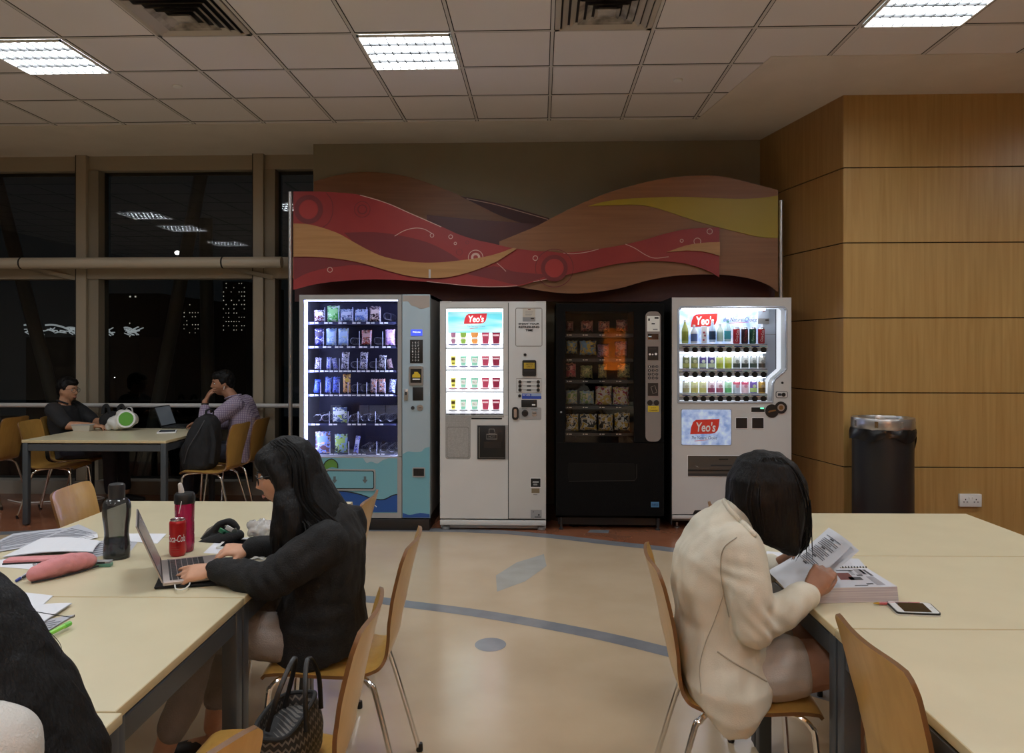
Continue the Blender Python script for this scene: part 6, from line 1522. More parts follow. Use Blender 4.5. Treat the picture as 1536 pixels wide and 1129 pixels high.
trunk(q, [((-1.03, yy+.05, 1.235), .05, .05), ((-1.02, yy+.05, 1.18), .085, .095), ((-.965, yy+.03, 1.14), .10, .09), ((-.875, yy, 1.085), .105, .084), ((-.795, yy, .975), .106, .080), ((-.742, yy, .88), .104, .074), ((-.718, yy, .79), .098, .058), ((-.708, yy, .72), .085, .03)], m_hair)
hr = fuse(q, 'hair', w3, .007, 3, m_hair, folds(.005, 26, 4))
q = MB(T); rd = random.Random(31); paths = []
for k in range(44):
    t = rd.uniform(-1, 1); o_ = rd.random(); dy = -.04-.085*o_
    paths.append([P3(-.07*o_, -.08, .06), V((-.87+.03*t, 1.165+dy*.6, 1.10+.03*t)), V((-.78+.035*t, 1.165+dy*.75, .99)), V((-.715+.035*t, 1.165+dy*.8, .885)), V((-.69+.03*t, 1.165+dy*.8, .76+.04*rd.random()))])
strands(q, paths, None, m_hair, .0026, 5, 14, .008)
for x0, y0, x1, y1, x2, y2 in ((60, 935, 82, 975, 80, 1005), (52, 930, 90, 965, 88, 1000), (40, 915, 104, 925, 112, 922), (66, 960, 70, 1000, 100, 1045), (80, 985, 100, 1010, 140, 1060)):
    q.tube(spline([at(x0, y0, 1.12), at(x1, y1, 1.11), at(x2, y2, 1.1)], 6), .0006, m_hair, 4)
o = q.build('loose_strands', hr); o['kind'] = 'stuff'

# ------------------------------------------------ man in the dark polo by the window
sk3 = skin('skin olive', srgb(176, 128, 98), srgb(186, 138, 108))
w4 = thing('person', 'man with spectacles and dark polo shirt seated at the left of the window table', 'person', (-4.62, 7.62, 0))
T = TM(w4); H4 = V((-4.655, 7.62, 1.12)); F4_, U4 = V((1, -.18, -.12)), V((.1, 0, 1))
A4n = ((-4.70, 7.43, .935), (-4.52, 7.40, .79), (-4.29, 7.44, .785)); A4f = ((-4.70, 7.81, .935), (-4.48, 7.80, .79), (-4.25, 7.66, .80))
K4 = ((-4.58, 7.53, .535), (-4.20, 7.52, .56), (-4.16, 7.52, .11)), ((-4.58, 7.73, .535), (-4.20, 7.74, .56), (-4.14, 7.74, .11))
def sitter(w, T, H, Fd, Ud, skinm, tr, An, Af, Kk, right, nk, hands):
    q = MB(T); trunk(q, [(c, a*.9, b_*.86) for c, a, b_ in tr], skinm, right); limb(q, nk, [.06, .056, .056], skinm); head_piece(q, H, Fd, Ud, skinm, 1.0)
    for A in (An, Af): arm(q, *A, .050, .042, .028, skinm)
    hand(q, An[2], *hands[0][:2], hands[0][2], skinm, 1.05, hands[0][3]); hand(q, Af[2], *hands[1][:2], hands[1][2], skinm, 1.05, hands[1][3])
    for Kp in Kk: leg_limb(q, Kp, .085, .058, .04, skinm)
    return fuse(q, 'body', w, .007, 3, skinm)
tr4 = [((-4.60, 7.62, .47), .175, .13), ((-4.62, 7.62, .58), .17, .125), ((-4.66, 7.62, .70), .17, .12), ((-4.69, 7.62, .82), .185, .12), ((-4.70, 7.62, .92), .185, .10), ((-4.695, 7.62, .975), .09, .07)]
sitter(w4, T, H4, F4_, U4, sk3, tr4, A4n, A4f, K4, (0, -1, 0), [(-4.695, 7.62, .95), (-4.685, 7.62, 1.0), (-4.67, 7.62, 1.06)], [((1, .1, -.05), (0, 0, -1), 1, (20, 24, 28, 30)), ((1, -.25, .05), (0, 0, -1), -1, (30, 34, 36, 38))])
face_bits(w4, T, H4, F4_, U4, 1.0, glasses=True, gl_m=mat('spectacle frame black', srgb(20, 18, 20), .3))
m_polo = cloth('charcoal polo', srgb(30, 30, 33), srgb(36, 36, 39))
q = MB(T); trunk(q, tr4, m_polo, (0, -1, 0))
for A, sg in ((A4n, -1), (A4f, 1)): S_, E, W_ = [V(p) for p in A]; limb(q, [S_+V((0, -sg*.03, 0)), (S_+E)/2, S_*.2+E*.8], [.08, .072, .068], m_polo)
fuse(q, 'polo_shirt', w4, .008, 4, m_polo, folds(.006, 11, 9))
q = MB(T); q.tube(spline([(-4.625, 7.575, .985), (-4.70, 7.555, 1.015), (-4.755, 7.62, 1.02), (-4.70, 7.685, 1.015), (-4.625, 7.665, .985)], 5), [(.014, .008)]*21, m_polo, 8); q.build('collar', w4)
m_trs = cloth('dark blue trousers', srgb(34, 36, 48), srgb(40, 42, 54))
def trousers(w, T, Kk, sgn):
    q = MB(T)
    for Kp in Kk: h, k_, a = [V(p) for p in Kp]; limb(q, [h, (h+k_)/2, k_, k_*.4+a*.6, a*.9+k_*.1], [.10, .09, .072, .06, .056], m_trs)
    fuse(q, 'trousers', w, .009, 3, m_trs, folds(.005, 12, 2))
    for Kp in Kk:
        a = V(Kp[2]); q = MB(T); limb(q, [a+V((-sgn*.05, 0, -.072)), a+V((sgn*.05, 0, -.075)), a+V((sgn*.17, 0, -.085))], [.04, .042, .03], M_black); sh = fuse(q, 'shoe', w, .007, 2, mat('black shoe', srgb(22, 20, 20), .5))
        for v in sh.data.vertices: v.co.z = max(v.co.z, .004)
trousers(w4, T, K4, 1)
def short_hair(w, T, H, Fd, Ud, seed):
    Pq = HP(H, Fd, Ud); r_, f_, u_ = basis(Fd, Ud); RH = Matrix((r_, f_, u_)).transposed(); q = MB(T)
    q.ell(Pq(0, -.022, .034), (.082, .094, .098), m_hair, 24, 16, R=RH); q.ell(Pq(0, .030, .078), (.066, .062, .044), m_hair, 20, 12, R=RH); q.ell(Pq(0, -.06, -.02), (.068, .045, .055), m_hair, 20, 12, R=RH)
    for sx in (-1, 1): q.ell(Pq(sx*.068, .012, .028), (.014, .022, .03), m_hair, 12, 8, R=RH)
    fuse(q, 'hair', w, .006, 2, m_hair, folds(.006, 45, seed))
short_hair(w4, T, H4, F4_, U4, 3)

# ------------------------------------------------ man in the checked shirt
w5 = thing('person', 'man in a lilac checked shirt resting his cheek on his hand by the window', 'person', (-2.90, 7.46, 0))
T = TM(w5); H5 = V((-3.035, 7.44, 1.195)); F5_, U5 = V((-.86, -.50, -.10)), V((-.02, -.16, 1))
sk4 = skin('skin brown', srgb(150, 104, 78), srgb(160, 114, 88))
A5n = ((-2.86, 7.27, 1.00), (-3.13, 7.25, .79), (-3.135, 7.275, 1.03)); A5f = ((-2.88, 7.64, 1.00), (-3.10, 7.68, .79), (-3.30, 7.56, .80))
K5 = ((-2.92, 7.37, .535), (-3.32, 7.36, .56), (-3.36, 7.36, .11)), ((-2.92, 7.55, .535), (-3.32, 7.56, .56), (-3.38, 7.56, .11))
tr5 = [((-2.88, 7.46, .47), .18, .14), ((-2.86, 7.46, .58), .178, .14), ((-2.83, 7.46, .72), .178, .135), ((-2.83, 7.46, .86), .19, .13), ((-2.865, 7.46, .97), .19, .11), ((-2.93, 7.46, 1.045), .09, .07)]
sitter(w5, T, H5, F5_, U5, sk4, tr5, A5n, A5f, K5, (0, 1, 0), [(-2.92, 7.455, 1.02), (-2.96, 7.45, 1.08), (-3.00, 7.445, 1.13)], [((.38, .18, .9), (.75, .55, -.2), 1, (14, 16, 20, 24)), ((-1, -.2, 0), (0, 0, -1), 1, (26, 30, 32, 34))])
face_bits(w5, T, H5, F5_, U5, 1.0)
short_hair(w5, T, H5, F5_, U5, 8)
m_chk = cloth('lilac checked cotton', srgb(150, 136, 158), srgb(158, 144, 166)); N, L, b = nodes(m_chk)
tc = N.new('ShaderNodeTexCoord'); sp = N.new('ShaderNodeSeparateXYZ'); L.new(tc.outputs['Object'], sp.inputs[0]); ms = []
for ax in ('X', 'Z', 'Y'):
    fq = math_n(N, L, 'FRACT', math_n(N, L, 'MULTIPLY', sp.outputs[ax], 62.0)); ms.append(math_n(N, L, 'LESS_THAN', fq, .28))
mxx = math_n(N, L, 'MAXIMUM', math_n(N, L, 'MAXIMUM', ms[0], ms[1]), 0.0)
mx = N.new('ShaderNodeMix'); mx.data_type = 'RGBA'; mx.inputs[6].default_value = srgb(168, 156, 172); mx.inputs[7].default_value = srgb(118, 102, 130); L.new(mxx, mx.inputs[0]); L.new(mx.outputs[2], b.inputs['Base Color'])
q = MB(T); trunk(q, tr5, m_chk, (0, 1, 0))
for A, sg in ((A5n, -1), (A5f, 1)): S_, E, W_ = [V(p) for p in A]; limb(q, [S_+V((0, -sg*.03, 0)), (S_+E)/2, E], [.082, .074, .064], m_chk); limb(q, [E, (E+W_)/2, E*.25+W_*.75], [.064, .054, .046], m_chk)
fuse(q, 'checked_shirt', w5, .008, 4, m_chk, folds(.006, 11, 12))
q = MB(T); q.tube(spline([(-3.0, 7.415, 1.05), (-2.93, 7.39, 1.075), (-2.87, 7.45, 1.085), (-2.93, 7.53, 1.075), (-3.0, 7.505, 1.05)], 5), [(.014, .009)]*21, m_chk, 8); q.build('collar', w5)
q = MB(T); d = unit(V(A5n[2])-V(A5n[1])); c = V(A5n[2])-d*.02; q.tube([c-d*.008, c+d*.008], .033, mat('watch strap', srgb(30, 24, 22), .5), 18); q.build('watch', w5)
q = MB(T); Pq = HP(H5, F5_, U5); q.tube([Pq(-.086, .0, -.012), Pq(-.088, .004, -.03), Pq(-.086, .008, -.045)], .0035, M_white, 8); q.tube([Pq(.086, .0, -.012), Pq(.088, .004, -.03), Pq(.086, .008, -.045)], .0035, M_white, 8); q.build('earphone', w5)
trousers(w5, T, K5, -1)
# ================================================================ things on the left tables
TZ = TH+.0008
def onT(x, y, z=TZ): return atz(x, y, z)
m_smoke = mat('smoky clear plastic', (1, 1, 1, 1), 0)
def clear(name, col, gloss=.06, rough=.03, body=None, bf=.0):
    if name in MATS and name != 'smoky clear plastic' : return MATS[name]
    m = mat(name, (1, 1, 1, 1), 0); N, L, b = nodes(m); out = N['Material Output']; N.remove(b)
    tr = N.new('ShaderNodeBsdfTransparent'); tr.inputs[0].default_value = col
    gl = N.new('ShaderNodeBsdfGlossy'); gl.inputs['Roughness'].default_value = rough
    fr = N.new('ShaderNodeFresnel'); fr.inputs['IOR'].default_value = 1.5; mx = N.new('ShaderNodeMixShader')
    src = tr.outputs[0]
    if body:
        df = N.new('ShaderNodeBsdfDiffuse'); df.inputs[0].default_value = body; m2 = N.new('ShaderNodeMixShader'); m2.inputs[0].default_value = bf
        L.new(tr.outputs[0], m2.inputs[1]); L.new(df.outputs[0], m2.inputs[2]); src = m2.outputs[0]
    L.new(fr.outputs[0], mx.inputs[0]); L.new(src, mx.inputs[1]); L.new(gl.outputs[0], mx.inputs[2]); L.new(mx.outputs[0], out.inputs[0]); return m
del MATS['smoky clear plastic']
# grey bottle
c = onT(175, 836); k = c.y/F*1.01
bt = thing('water_bottle', 'tall smoky grey water bottle half full, with a dark screw cap', 'bottle', c)
px_ = lambda w, y: (w/2/3.84*k, (838-(720+y/3.84))*k)
prof_b = [px_(w, y) for w, y in ((118, 468), (138, 462), (143, 440), (144, 390), (138, 350), (130, 320), (132, 290), (140, 250), (150, 215), (154, 180), (152, 150), (138, 125), (112, 110), (90, 104))]
pr = [(p.x, p.y) for p in spline([V((r_, z, 0)) for r_, z in prof_b], 3)]
q = MB(); q.lathe(pr, clear('smoky shell', (.60, .61, .63, 1), body=srgb(90, 92, 94), bf=.22), 36, caps=False); q.lathe([(.0, .002), (pr[0][0], .002)], clear('smoky shell', (1, 1, 1, 1)), 36, caps=False); q.build('shell', bt, 60)
wz = px_(0, 340)[1]; wt_ = [(r_*.95, max(z, .004)) for r_, z in pr if z < wz]+[(.0335, wz)]
q = MB(); q.lathe([(0, .004)]+wt_+[(0, wz)], clear('smoky water', (.50, .52, .56, 1), body=srgb(84, 86, 92), bf=.25), 32, caps=False); q.build('water', bt, 60)
r0, z0 = pr[-1]; zt2 = px_(0, 22)[1]
q = MB(); q.lathe([(r0*.98, z0-.004), (r0*1.0, z0+.002), (r0*1.02, zt2-.012), (r0*.94, zt2-.003), (r0*.80, zt2), (0, zt2)], mat('smoky cap', srgb(38, 38, 40), .35), 30); q.build('screw_cap', bt)
# pink bottle
c = onT(277, 826); k = c.y/F
pb_ = thing('drinking_bottle', 'pink see-through sports bottle with black lid and pale spout, behind the red can', 'bottle', c)
h = (826-752)*k
q = MB(); q.lathe([(.030, .001), (.034, .006), (.0355, .03), (.0355, h*.33), (.0345, h*.36), (.0355, h*.40), (.0355, h*.60), (.0345, h*.63), (.0355, h*.67), (.0365, h*.9), (.036, h)], clear('pink shell', (.78, .16, .36, 1), body=srgb(190, 40, 90), bf=.45), 32, caps=False); q.lathe([(0, .002), (.030, .002)], clear('pink shell', (1, 1, 1, 1)), 32, caps=False); q.build('shell', pb_, 60)
q = MB(); q.lathe([(.038, h-.002), (.0385, h+.004), (.038, h+.030), (.033, h+.038), (0, h+.038)], M_black, 30); q.build('lid', pb_)
q = MB(); q.tube([(-.012, 0, h+.03), (-.014, 0, h+.05), (-.018, 0, h+.068)], [.011, .010, .008], mat('spout silicone', srgb(206, 196, 186), .4), 12, rnd=True); q.build('spout', pb_)
q = MB(); q.tube(spline([(.005, -.0375, h+.012), (.002, -.041, h-.01), (-.004, -.040, h-.035)], 5), .0014, M_whiteink, 6); q.build('cord', pb_)
# cola can
c = onT(266.5, 832.5); k = c.y/F; r = .0305; h = (832.5-777)*k
cn = thing('soda_can', 'slim red cola can with white script standing by the laptop', 'can', c)
m_cola = mat('cola red', srgb(172, 28, 30), .28, .25)
q = MB(); q.lathe([(r*.78, 0), (r*.82, .003), (r*.96, .010), (r, .016), (r, h*.88), (r*.97, h*.92), (r*.86, h*.965)], m_cola, 32); q.build('body', cn)
q = MB(); q.lathe([(r*.86, h*.963), (r*.88, h*.985), (r*.86, h), (r*.80, h*.985), (0, h*.98)], m_canlid, 28, caps=False); q.box((-.004, -.012, h*.98), (.006, .008, h*.992), m_canlid, .001); q.build('lid', cn)
def wrap_text(t, r, z, hgt, wid_, a0, m, parent, name, shear=.25):
    q = MB(); q.text(t, (0, 0, 0), hgt, m, w=wid_, shear=shear)
    q.v = [V((r*math.cos(a0+p.x/r), r*math.sin(a0+p.x/r), z+p.z)) for p in q.v]; return q.build(name, parent, 0)
wrap_text('Coca-Cola', r+.0006, h*.50, .026, .075, math.radians(-78), M_whiteink, cn, 'script')
q = MB()
for j in range(3): q.add([(math.cos(a)*(r+.0005), math.sin(a)*(r+.0005), h*.27-j*.009+dz) for a in [math.radians(-110+8*i) for i in range(8)] for dz in (0, .0015)], [(2*i, 2*i+2, 2*i+3, 2*i+1) for i in range(7)], mat('faint can print', srgb(150, 80, 76), .4))
q.build('small_print', cn, 0)
# black sleeve and laptop
m_slv = cloth('black neoprene', srgb(16, 16, 18), srgb(22, 22, 24), 20, .3)
A, B, C_, D_ = onT(231, 884), onT(352, 880), onT(372, 838), onT(250, 842)
sv = thing('laptop_sleeve', 'flat black neoprene sleeve lying under the laptop', 'sleeve', ((A+B+C_+D_)/4)); so_ = V(sv.location)
q = MB(Matrix.Translation(-so_)); Zs = .010
cs_ = [A, onT(372, 876), C_, D_]; q.prism([p for p in cs_], (0, 0, Zs), m_slv); o = q.build('sleeve_body', sv)
md = o.modifiers.new('b', 'BEVEL'); md.width = .004; md.segments = 2
hA, hB = onT(244, 880, TZ+Zs), onT(241, 841, TZ+Zs); hA, hB = V(hA), V(hB)
yd = (hB-hA); yd.z = 0; W_l = .305; yd.normalize(); xd = V((yd.y, -yd.x, 0))          # xd points to the typist
lp = thing('laptop', 'open silver laptop with dark keys in front of the woman in the hoodie', 'laptop', (hA.x, hA.y, TZ+Zs))
ML = Matrix(((xd.x, yd.x, 0, 0), (xd.y, yd.y, 0, 0), (0, 0, 1, 0), (0, 0, 0, 1)))
m_alu = mat('rose silver aluminium', srgb(176, 164, 158), .35, .6); m_key = mat('key black', srgb(24, 23, 24), .5)
q = MB(ML); q.box((.0, 0, 0.001), (.212, W_l, .014), m_alu, .004, 3); base = q.build('base', lp)
q = MB(ML)
for i in range(5):
    n_k = 13
    for j in range(n_k): q.box((.030+i*.0185, .018+j*.0208, .0138), (.0465+i*.0185, .0365+j*.0208, .0152), m_key, .001, 1)
q.box((.022, .018, .0138), (.0285, .287, .0149), m_key); q.box((.1225, .018, .0138), (.139, .08, .0152), m_key); q.box((.1225, .085, .0138), (.139, .20, .0152), m_key); q.box((.1225, .205, .0138), (.139, .287, .0152), m_key)
ko = q.build('keyboard', base); ko['kind'] = 'stuff'
q = MB(ML); q.box((.145, .10, .0139), (.205, .205, .0144), mat('trackpad', srgb(160, 150, 146), .3, .4), 0); q.build('trackpad', base)
ang = math.radians(22); MS = ML @ Matrix.Translation((.002, 0, .013)) @ Matrix.Rotation(-ang, 4, 'Y')
q = MB(MS); q.box((-.005, 0, 0), (.0, W_l, .208), m_alu, .002, 2); sc_ = q.build('screen_lid', lp)
q = MB(MS); q.box((0, .003, .004), (.0008, W_l-.003, .205), M_black); q.build('bezel', sc_)
m_scr = mat('dim laptop screen', srgb(60, 56, 56), .25, emit=.16, ecol=srgb(150, 140, 140)); q = MB(MS); q.box((.0008, .012, .018), (.0013, W_l-.012, .196), m_scr); q.build('display', sc_)
q = MB(); P = [onT(262, 876, TZ+.012), onT(264, 883, TZ+.012), onT(274, 884, TZ+.013), onT(283, 878, TZ+.014), onT(285, 873, TZ+.016)]; o_ = V(P[0]); q.tube([p-o_ for p in spline(P, 6)], .0022, M_white, 8)
solo('charging_cable', q, 'short loop of white cable on the near edge of the laptop', 'cable', None, o_)
# black open pouch with coloured packets
c = onT(328, 812); po = thing('pouch', 'open black zip pouch with green and white bits showing, behind the hands', 'pouch', c)
m_pch = cloth('black pouch nylon', srgb(18, 18, 19), srgb(26, 26, 27), 18, .3)
MPc = Matrix.Translation(-V(c)); AT = lambda x, y, Y=None: at(x, y, Y if Y else c.y)
q = MB(MPc); g_ = c.y
limb(q, [AT(298, 814), AT(320, 811), AT(345, 806), AT(358, 802)], [.010, .024, .030, .022], m_pch)
limb(q, [AT(318, 800, g_+.03), AT(330, 786, g_+.03), AT(345, 783, g_+.03), AT(357, 792, g_+.03)], [.016, .016, .015, .012], m_pch); limb(q, [AT(300, 812, g_+.05), AT(325, 800, g_+.05), AT(350, 800, g_+.05)], [.010, .03, .025], m_pch)
o = fuse(q, 'pouch_body', po, .005, 3, m_pch, folds(.004, 30, 2))
q = MB(MPc); q.prism([AT(297, 812, g_+.045), AT(311, 793, g_+.045), AT(326, 784, g_+.045), AT(320, 800, g_+.045)], (0, .004, 0), mat('pale flap', srgb(160, 156, 148), .6)); q.build('flap', po)
rd = random.Random(6)
for j, (x, y, col, nm) in enumerate(((334, 797, (40, 110, 80), 'green_sachet'), (344, 793, (190, 190, 186), 'white_sachet'), (340, 800, (30, 90, 70), 'green_sachet'), (350, 797, (60, 70, 66), 'grey_sachet'))):
    p = AT(x, y, g_-.012); q = MB(MPc @ Matrix.Translation(p) @ Matrix.Rotation(rd.uniform(-.8, .8), 4, 'Y')); q.box((-.016, -.004, -.008), (.016, .004, .010), mat('sachet %d' % j, srgb(*col), .4), .002); q.build(nm, po)
# tablet
A = [onT(324, 823), onT(389, 823), onT(399, 811), onT(338, 810)]; cc = sum(A, V())/4
q = MB(Matrix.Translation(-cc)); q.prism(A, (0, 0, .007), M_white); tb = thing('tablet', 'white tablet with a dark screen lying behind the typing hands', 'tablet', cc); q.build('case', tb)
q = MB(Matrix.Translation(-cc)); S4 = [cc+(p-cc)*.86 for p in A]; q.prism([p+V((0, 0, .0068)) for p in S4], (0, 0, .0006), mat('dark screen', srgb(12, 12, 14), .12)); q.build('screen', tb)
# crumpled clear bag with tissue
c = onT(392, 808); q = MB(); rd = random.Random(8)
for j in range(14): q.ell((rd.uniform(-.04, .04), rd.uniform(-.03, .03), .02+rd.uniform(0, .045)), (.024, .022, .02), M_white, 8, 6)
cb = thing('plastic_bag', 'crumpled clear plastic bag with white tissue beside the tablet', 'bag', c)
fuse(q, 'crumpled_film', cb, .006, 1, clear('milky film', (.80, .80, .80, 1), body=srgb(220, 216, 212), bf=.55), folds(.012, 45, 3))
# cream drawstring bag in front of her chest
c = onT(388, 848); q = MB(); 
for j in range(8): a = j*.8; q.ell((.028*math.cos(a), .02*math.sin(a), .012), (.022, .018, .013), M_white, 8, 6)
db = thing('drawstring_bag', 'small cream cotton drawstring bag between her forearms', 'bag', c)
fuse(q, 'cotton_bag', db, .005, 2, cloth('cream cotton', srgb(204, 198, 180), srgb(214, 208, 190), 20, .2), folds(.006, 50, 5))
q = MB(); q.tube(spline([(-.04, -.02, .024), (-.02, -.03, .03), (.005, -.02, .034), (.02, 0, .03)], 5), .0025, M_white, 6); q.tube(spline([(-.03, .0, .026), (-.005, -.012, .034), (.03, -.02, .026)], 5), .0025, M_white, 6); q.build('cord', db)
# loose papers
m_pap = mat('paper', srgb(222, 223, 228), .7); m_pap2 = mat('printed paper grey', srgb(176, 178, 186), .7); m_ink = mat('print grey', srgb(112, 114, 122), .7)
def sheet(label, corners, z, curl=0., lines=0, m=m_pap, sheets=1, name='paper_sheet', cat='paper', group='loose papers on the laptop table', seed=1, gap=.0012):
    """corner pixels A B C D (near-left, near-right, far-right, far-left)"""
    P = [onT(x, y, TH+z) for x, y in corners]; cc = sum(P, V())/4; q = MB(Matrix.Translation(-cc)); n = 10
    rd = random.Random(seed)
    for s_ in range(sheets):
        jx = V((rd.uniform(-.006, .006), rd.uniform(-.006, .006), 0)) if s_ else V()
        vs = []
        for j in range(n+1):
            for i in range(n+1):
                u, v = i/n, j/n; p = (P[0]*(1-u)+P[1]*u)*(1-v)+(P[3]*(1-u)+P[2]*u)*v
                vs.append(p+jx+V((0, 0, s_*gap+curl*(math.sin(PI*u)*.6+.4*math.sin(PI*v+.5)*u))))
        fs = [(j*(n+1)+i, j*(n+1)+i+1, (j+1)*(n+1)+i+1, (j+1)*(n+1)+i) for j in range(n) for i in range(n)]
        q.add(vs, fs, m)
    top = (sheets-1)*gap
    for l in range(lines):
        v = .1+.8*l/max(lines, 1); vs = []
        u1 = .9 if rd.random() > .3 else rd.uniform(.4, .8)
        for i in range(n+1):
            u = .1+(u1-.1)*i/n
            for dv in (0, .35/max(lines, 1)):
                vv = v+dv; p = (P[0]*(1-u)+P[1]*u)*(1-vv)+(P[3]*(1-u)+P[2]*u)*vv; vs.append(p+V((0, 0, top+.0007+curl*(math.sin(PI*u)*.6+.4*math.sin(PI*vv+.5)*u))))
        q.add(vs, [(2*i, 2*i+2, 2*i+3, 2*i+1) for i in range(n)], m_ink)
    o = solo(name, q, label, cat, group, cc, 0, 0)
    sd_ = o.modifiers.new('t', 'SOLIDIFY'); sd_.thickness = .0004; sd_.offset = -1
    return o
sheet('grey printed sheet at the back left of the laptop table', [(-22, 828), (118, 810), (146, 799), (118, 786)], .0014, .002, 14, m_pap2, 1, seed=1)
sheet('long printed sheet reaching off the left edge, under the white sheets', [(-60, 838), (30, 822), (112, 790), (20, 800)], .0030, .002, 12, m_pap2, 1, seed=2)
sheet('bent white sheets lying over the pink folder', [(4, 836), (139, 829), (152, 811), (62, 808)], .0062, .016, 0, m_pap, 3, seed=3)
sheet('white sheet with print behind the grey bottle', [(94, 816), (147, 806), (146, 800), (95, 811)], .0048, .001, 4, m_pap, 1, seed=4)
sheet('white sheet right of the grey bottle, behind the laptop lid', [(196, 812), (236, 815), (250, 800), (192, 800)], .0020, .001, 0, m_pap, 1, seed=5)
sheet('shaded sheet lying under the grey bottle', [(126, 838), (196, 826), (214, 803), (142, 812)], .0008, .0, 6, m_pap2, 1, seed=6)
sheet('white sheet under the pink pencil case', [(-30, 848), (104, 858), (136, 836), (20, 834)], .0010, .001, 0, m_pap, 1, seed=7)
sheet('white sheet under the tablet and black pouch', [(305, 829), (345, 831), (420, 806), (330, 806)], .0006, .0, 0, m_pap, 1, seed=8)
sheet('white paper nearest the edge of the table beside the long hair', [(-30, 930), (60, 912), (80, 893), (6, 886)], .0014, .002, 0, m_pap, 2, seed=9)
sheet('fanned white notes in front of the long hair', [(44, 930), (64, 935), (108, 905), (58, 908)], .0070, .003, 0, m_pap, 3, seed=10, gap=.002)
sheet('printed note with a blue shaded edge under the fanned notes', [(56, 952), (66, 950), (112, 922), (52, 934)], .0034, .002, 5, m_pap2, 2, seed=11, gap=.0015)
# pink pencil case
A, B = onT(52, 872), onT(134, 852)
pc = thing('pencil_case', 'pink fabric pencil case with a dark zip, left of the laptop', 'pencil case', (A+B)/2); pc_o = V(pc.location)
m_pink = cloth('pink canvas', srgb(206, 136, 138), srgb(214, 146, 147), 12, .2); q = MB(Matrix.Translation(-pc_o)); d = (B-A); L0 = V((0, 0, .028))
limb(q, [A+L0*.9, A+d*.3+L0*1.15, A+d*.65+L0*1.25, B+L0*.95], [(.034, .027), (.040, .034), (.040, .036), (.033, .026)] if False else [.027, .033, .035, .027], m_pink)
o = fuse(q, 'fabric_body', pc, .005, 3, m_pink, folds(.006, 26, 4))
for v in o.data.vertices: v.co.z = max(v.co.z, .0012)
q = MB(Matrix.Translation(-pc_o)); nn = unit(V((d.y, -d.x, 0))); q.tube(spline([A-d*.12+V((0, 0, .006))+nn*.024, A+d*.3+V((0, 0, .005))+nn*.034, A+d*.7+V((0, 0, .005))+nn*.034, B+d*.10+V((0, 0, .007))+nn*.024], 6), .0032, M_black, 8); q.build('zip', pc)
c = onT(58, 838, TH+.010); q = MB(); q.box((-.11, -.028, -.008), (.10, .03, .006), m_pink, .004); fo = thing('folder', 'flat pink folder half under the white sheets', 'folder', c, .22); q.build('cover', fo)
q = MB(); q.box((-.11, -.031, -.0095), (.02, -.026, -.003), M_black, .001); q.build('dark_edge', fo)
q = MB()
for j in range(5): q.ell((0, 0, 0) if j == 0 else (.014*j-.03, .004*(j % 2), .0035), (.006, .005, .0045), clear('clear bead', (.85, .87, .9, 1), body=srgb(200, 200, 205), bf=.4), 8, 6)
solo('bead_charm', q, 'string of clear beads lying in front of the pink folder', 'charm', None, onT(58, 848, TH+.004), .2)
def pen(name, label, x0, y0, x1, y1, r, mb_, mt, z=.0, tipm=None):
    a, c = onT(x0, y0, TH+.0015+r+z), onT(x1, y1, TH+.0015+r+z); t = thing(name, label, 'pen', (a+c)/2); M_ = Matrix.Translation(-(a+c)/2); d = c-a
    q = MB(M_); q.tube([a+d*.12, a+d*.75], r, mb_, 10); q.build('barrel', t); q = MB(M_); q.tube([a, a+d*.03, a+d*.12], [r*.2, r*.5, r*.98], tipm or mt, 10); q.build('tip', t); q = MB(M_); q.tube([a+d*.75, a+d*.97, c], [r*1.15, r*1.12, r*.7], mt, 10); q.build('cap', t); return t
pen('ballpoint_pen', 'blue capped pen left of the pink pencil case', 47, 856, 24, 871, .0045, mat('pale barrel', srgb(190, 190, 205), .35), mat('pen blue', srgb(40, 60, 150), .35))
pen('ballpoint_pen', 'grey pen lying across the blue pen', 62, 850, 34, 866, .0042, M_grey, M_dark, .004)
c = onT(153, 849, TZ); eb = thing('correction_tape', 'small green and grey box right of the pink pencil case', 'stationery', c, .12)
q = MB(); q.box((-.036, -.014, 0), (.034, .014, .011), mat('mint green plastic', srgb(90, 140, 120), .4), .002); q.build('green_case', eb); q = MB(); q.box((-.036, -.010, .011), (.032, .018, .020), mat('pale grey lid', srgb(150, 152, 152), .4), .002); q.box((-.012, -.0105, .012), (.014, -.009, .018), M_dark); q.build('grey_lid', eb)
pen('highlighter', 'lime green highlighter at the edge of the fanned notes', 66, 954, 106, 934, .0065, mat('lime plastic', srgb(130, 205, 70), .35), mat('lime cap', srgb(100, 185, 60), .35), .006)

# ================================================================ things on the right tables
Bz = .044
b4 = [onT(1211, 905), onT(1348, 902), onT(1302, 853, TH+Bz), onT(1208, 853, TH+Bz)]; b4[2].z = b4[3].z = TZ; b4 = [b4[0], b4[1], V((b4[2].x, b4[2].y, TZ)), V((b4[3].x, b4[3].y, TZ))]
cc = sum(b4, V())/4; bk = thing('textbook', 'thick open spiral bound book with printed pages on the right table', 'book', cc); Mb_ = Matrix.Translation(-cc)
m_pgs = noisy('page edges', srgb(196, 190, 188), srgb(168, 158, 162), 3, .8, stretch=(1, 1, 160), detail=2); m_page = mat('book page', srgb(204, 204, 210), .6)
q = MB(Mb_); sh_ = V((0, .010, 0)); q.loft([[p for p in b4], [p+sh_*.5+V((0, 0, Bz*.5)) for p in b4], [p+sh_+V((0, 0, Bz-.0008)) for p in b4]], m_pgs); q.build('page_block', bk, 0)
q = MB(Mb_); q.prism([p+sh_+V((0, 0, Bz-.0008)) for p in b4], (0, 0, .0008), m_page)
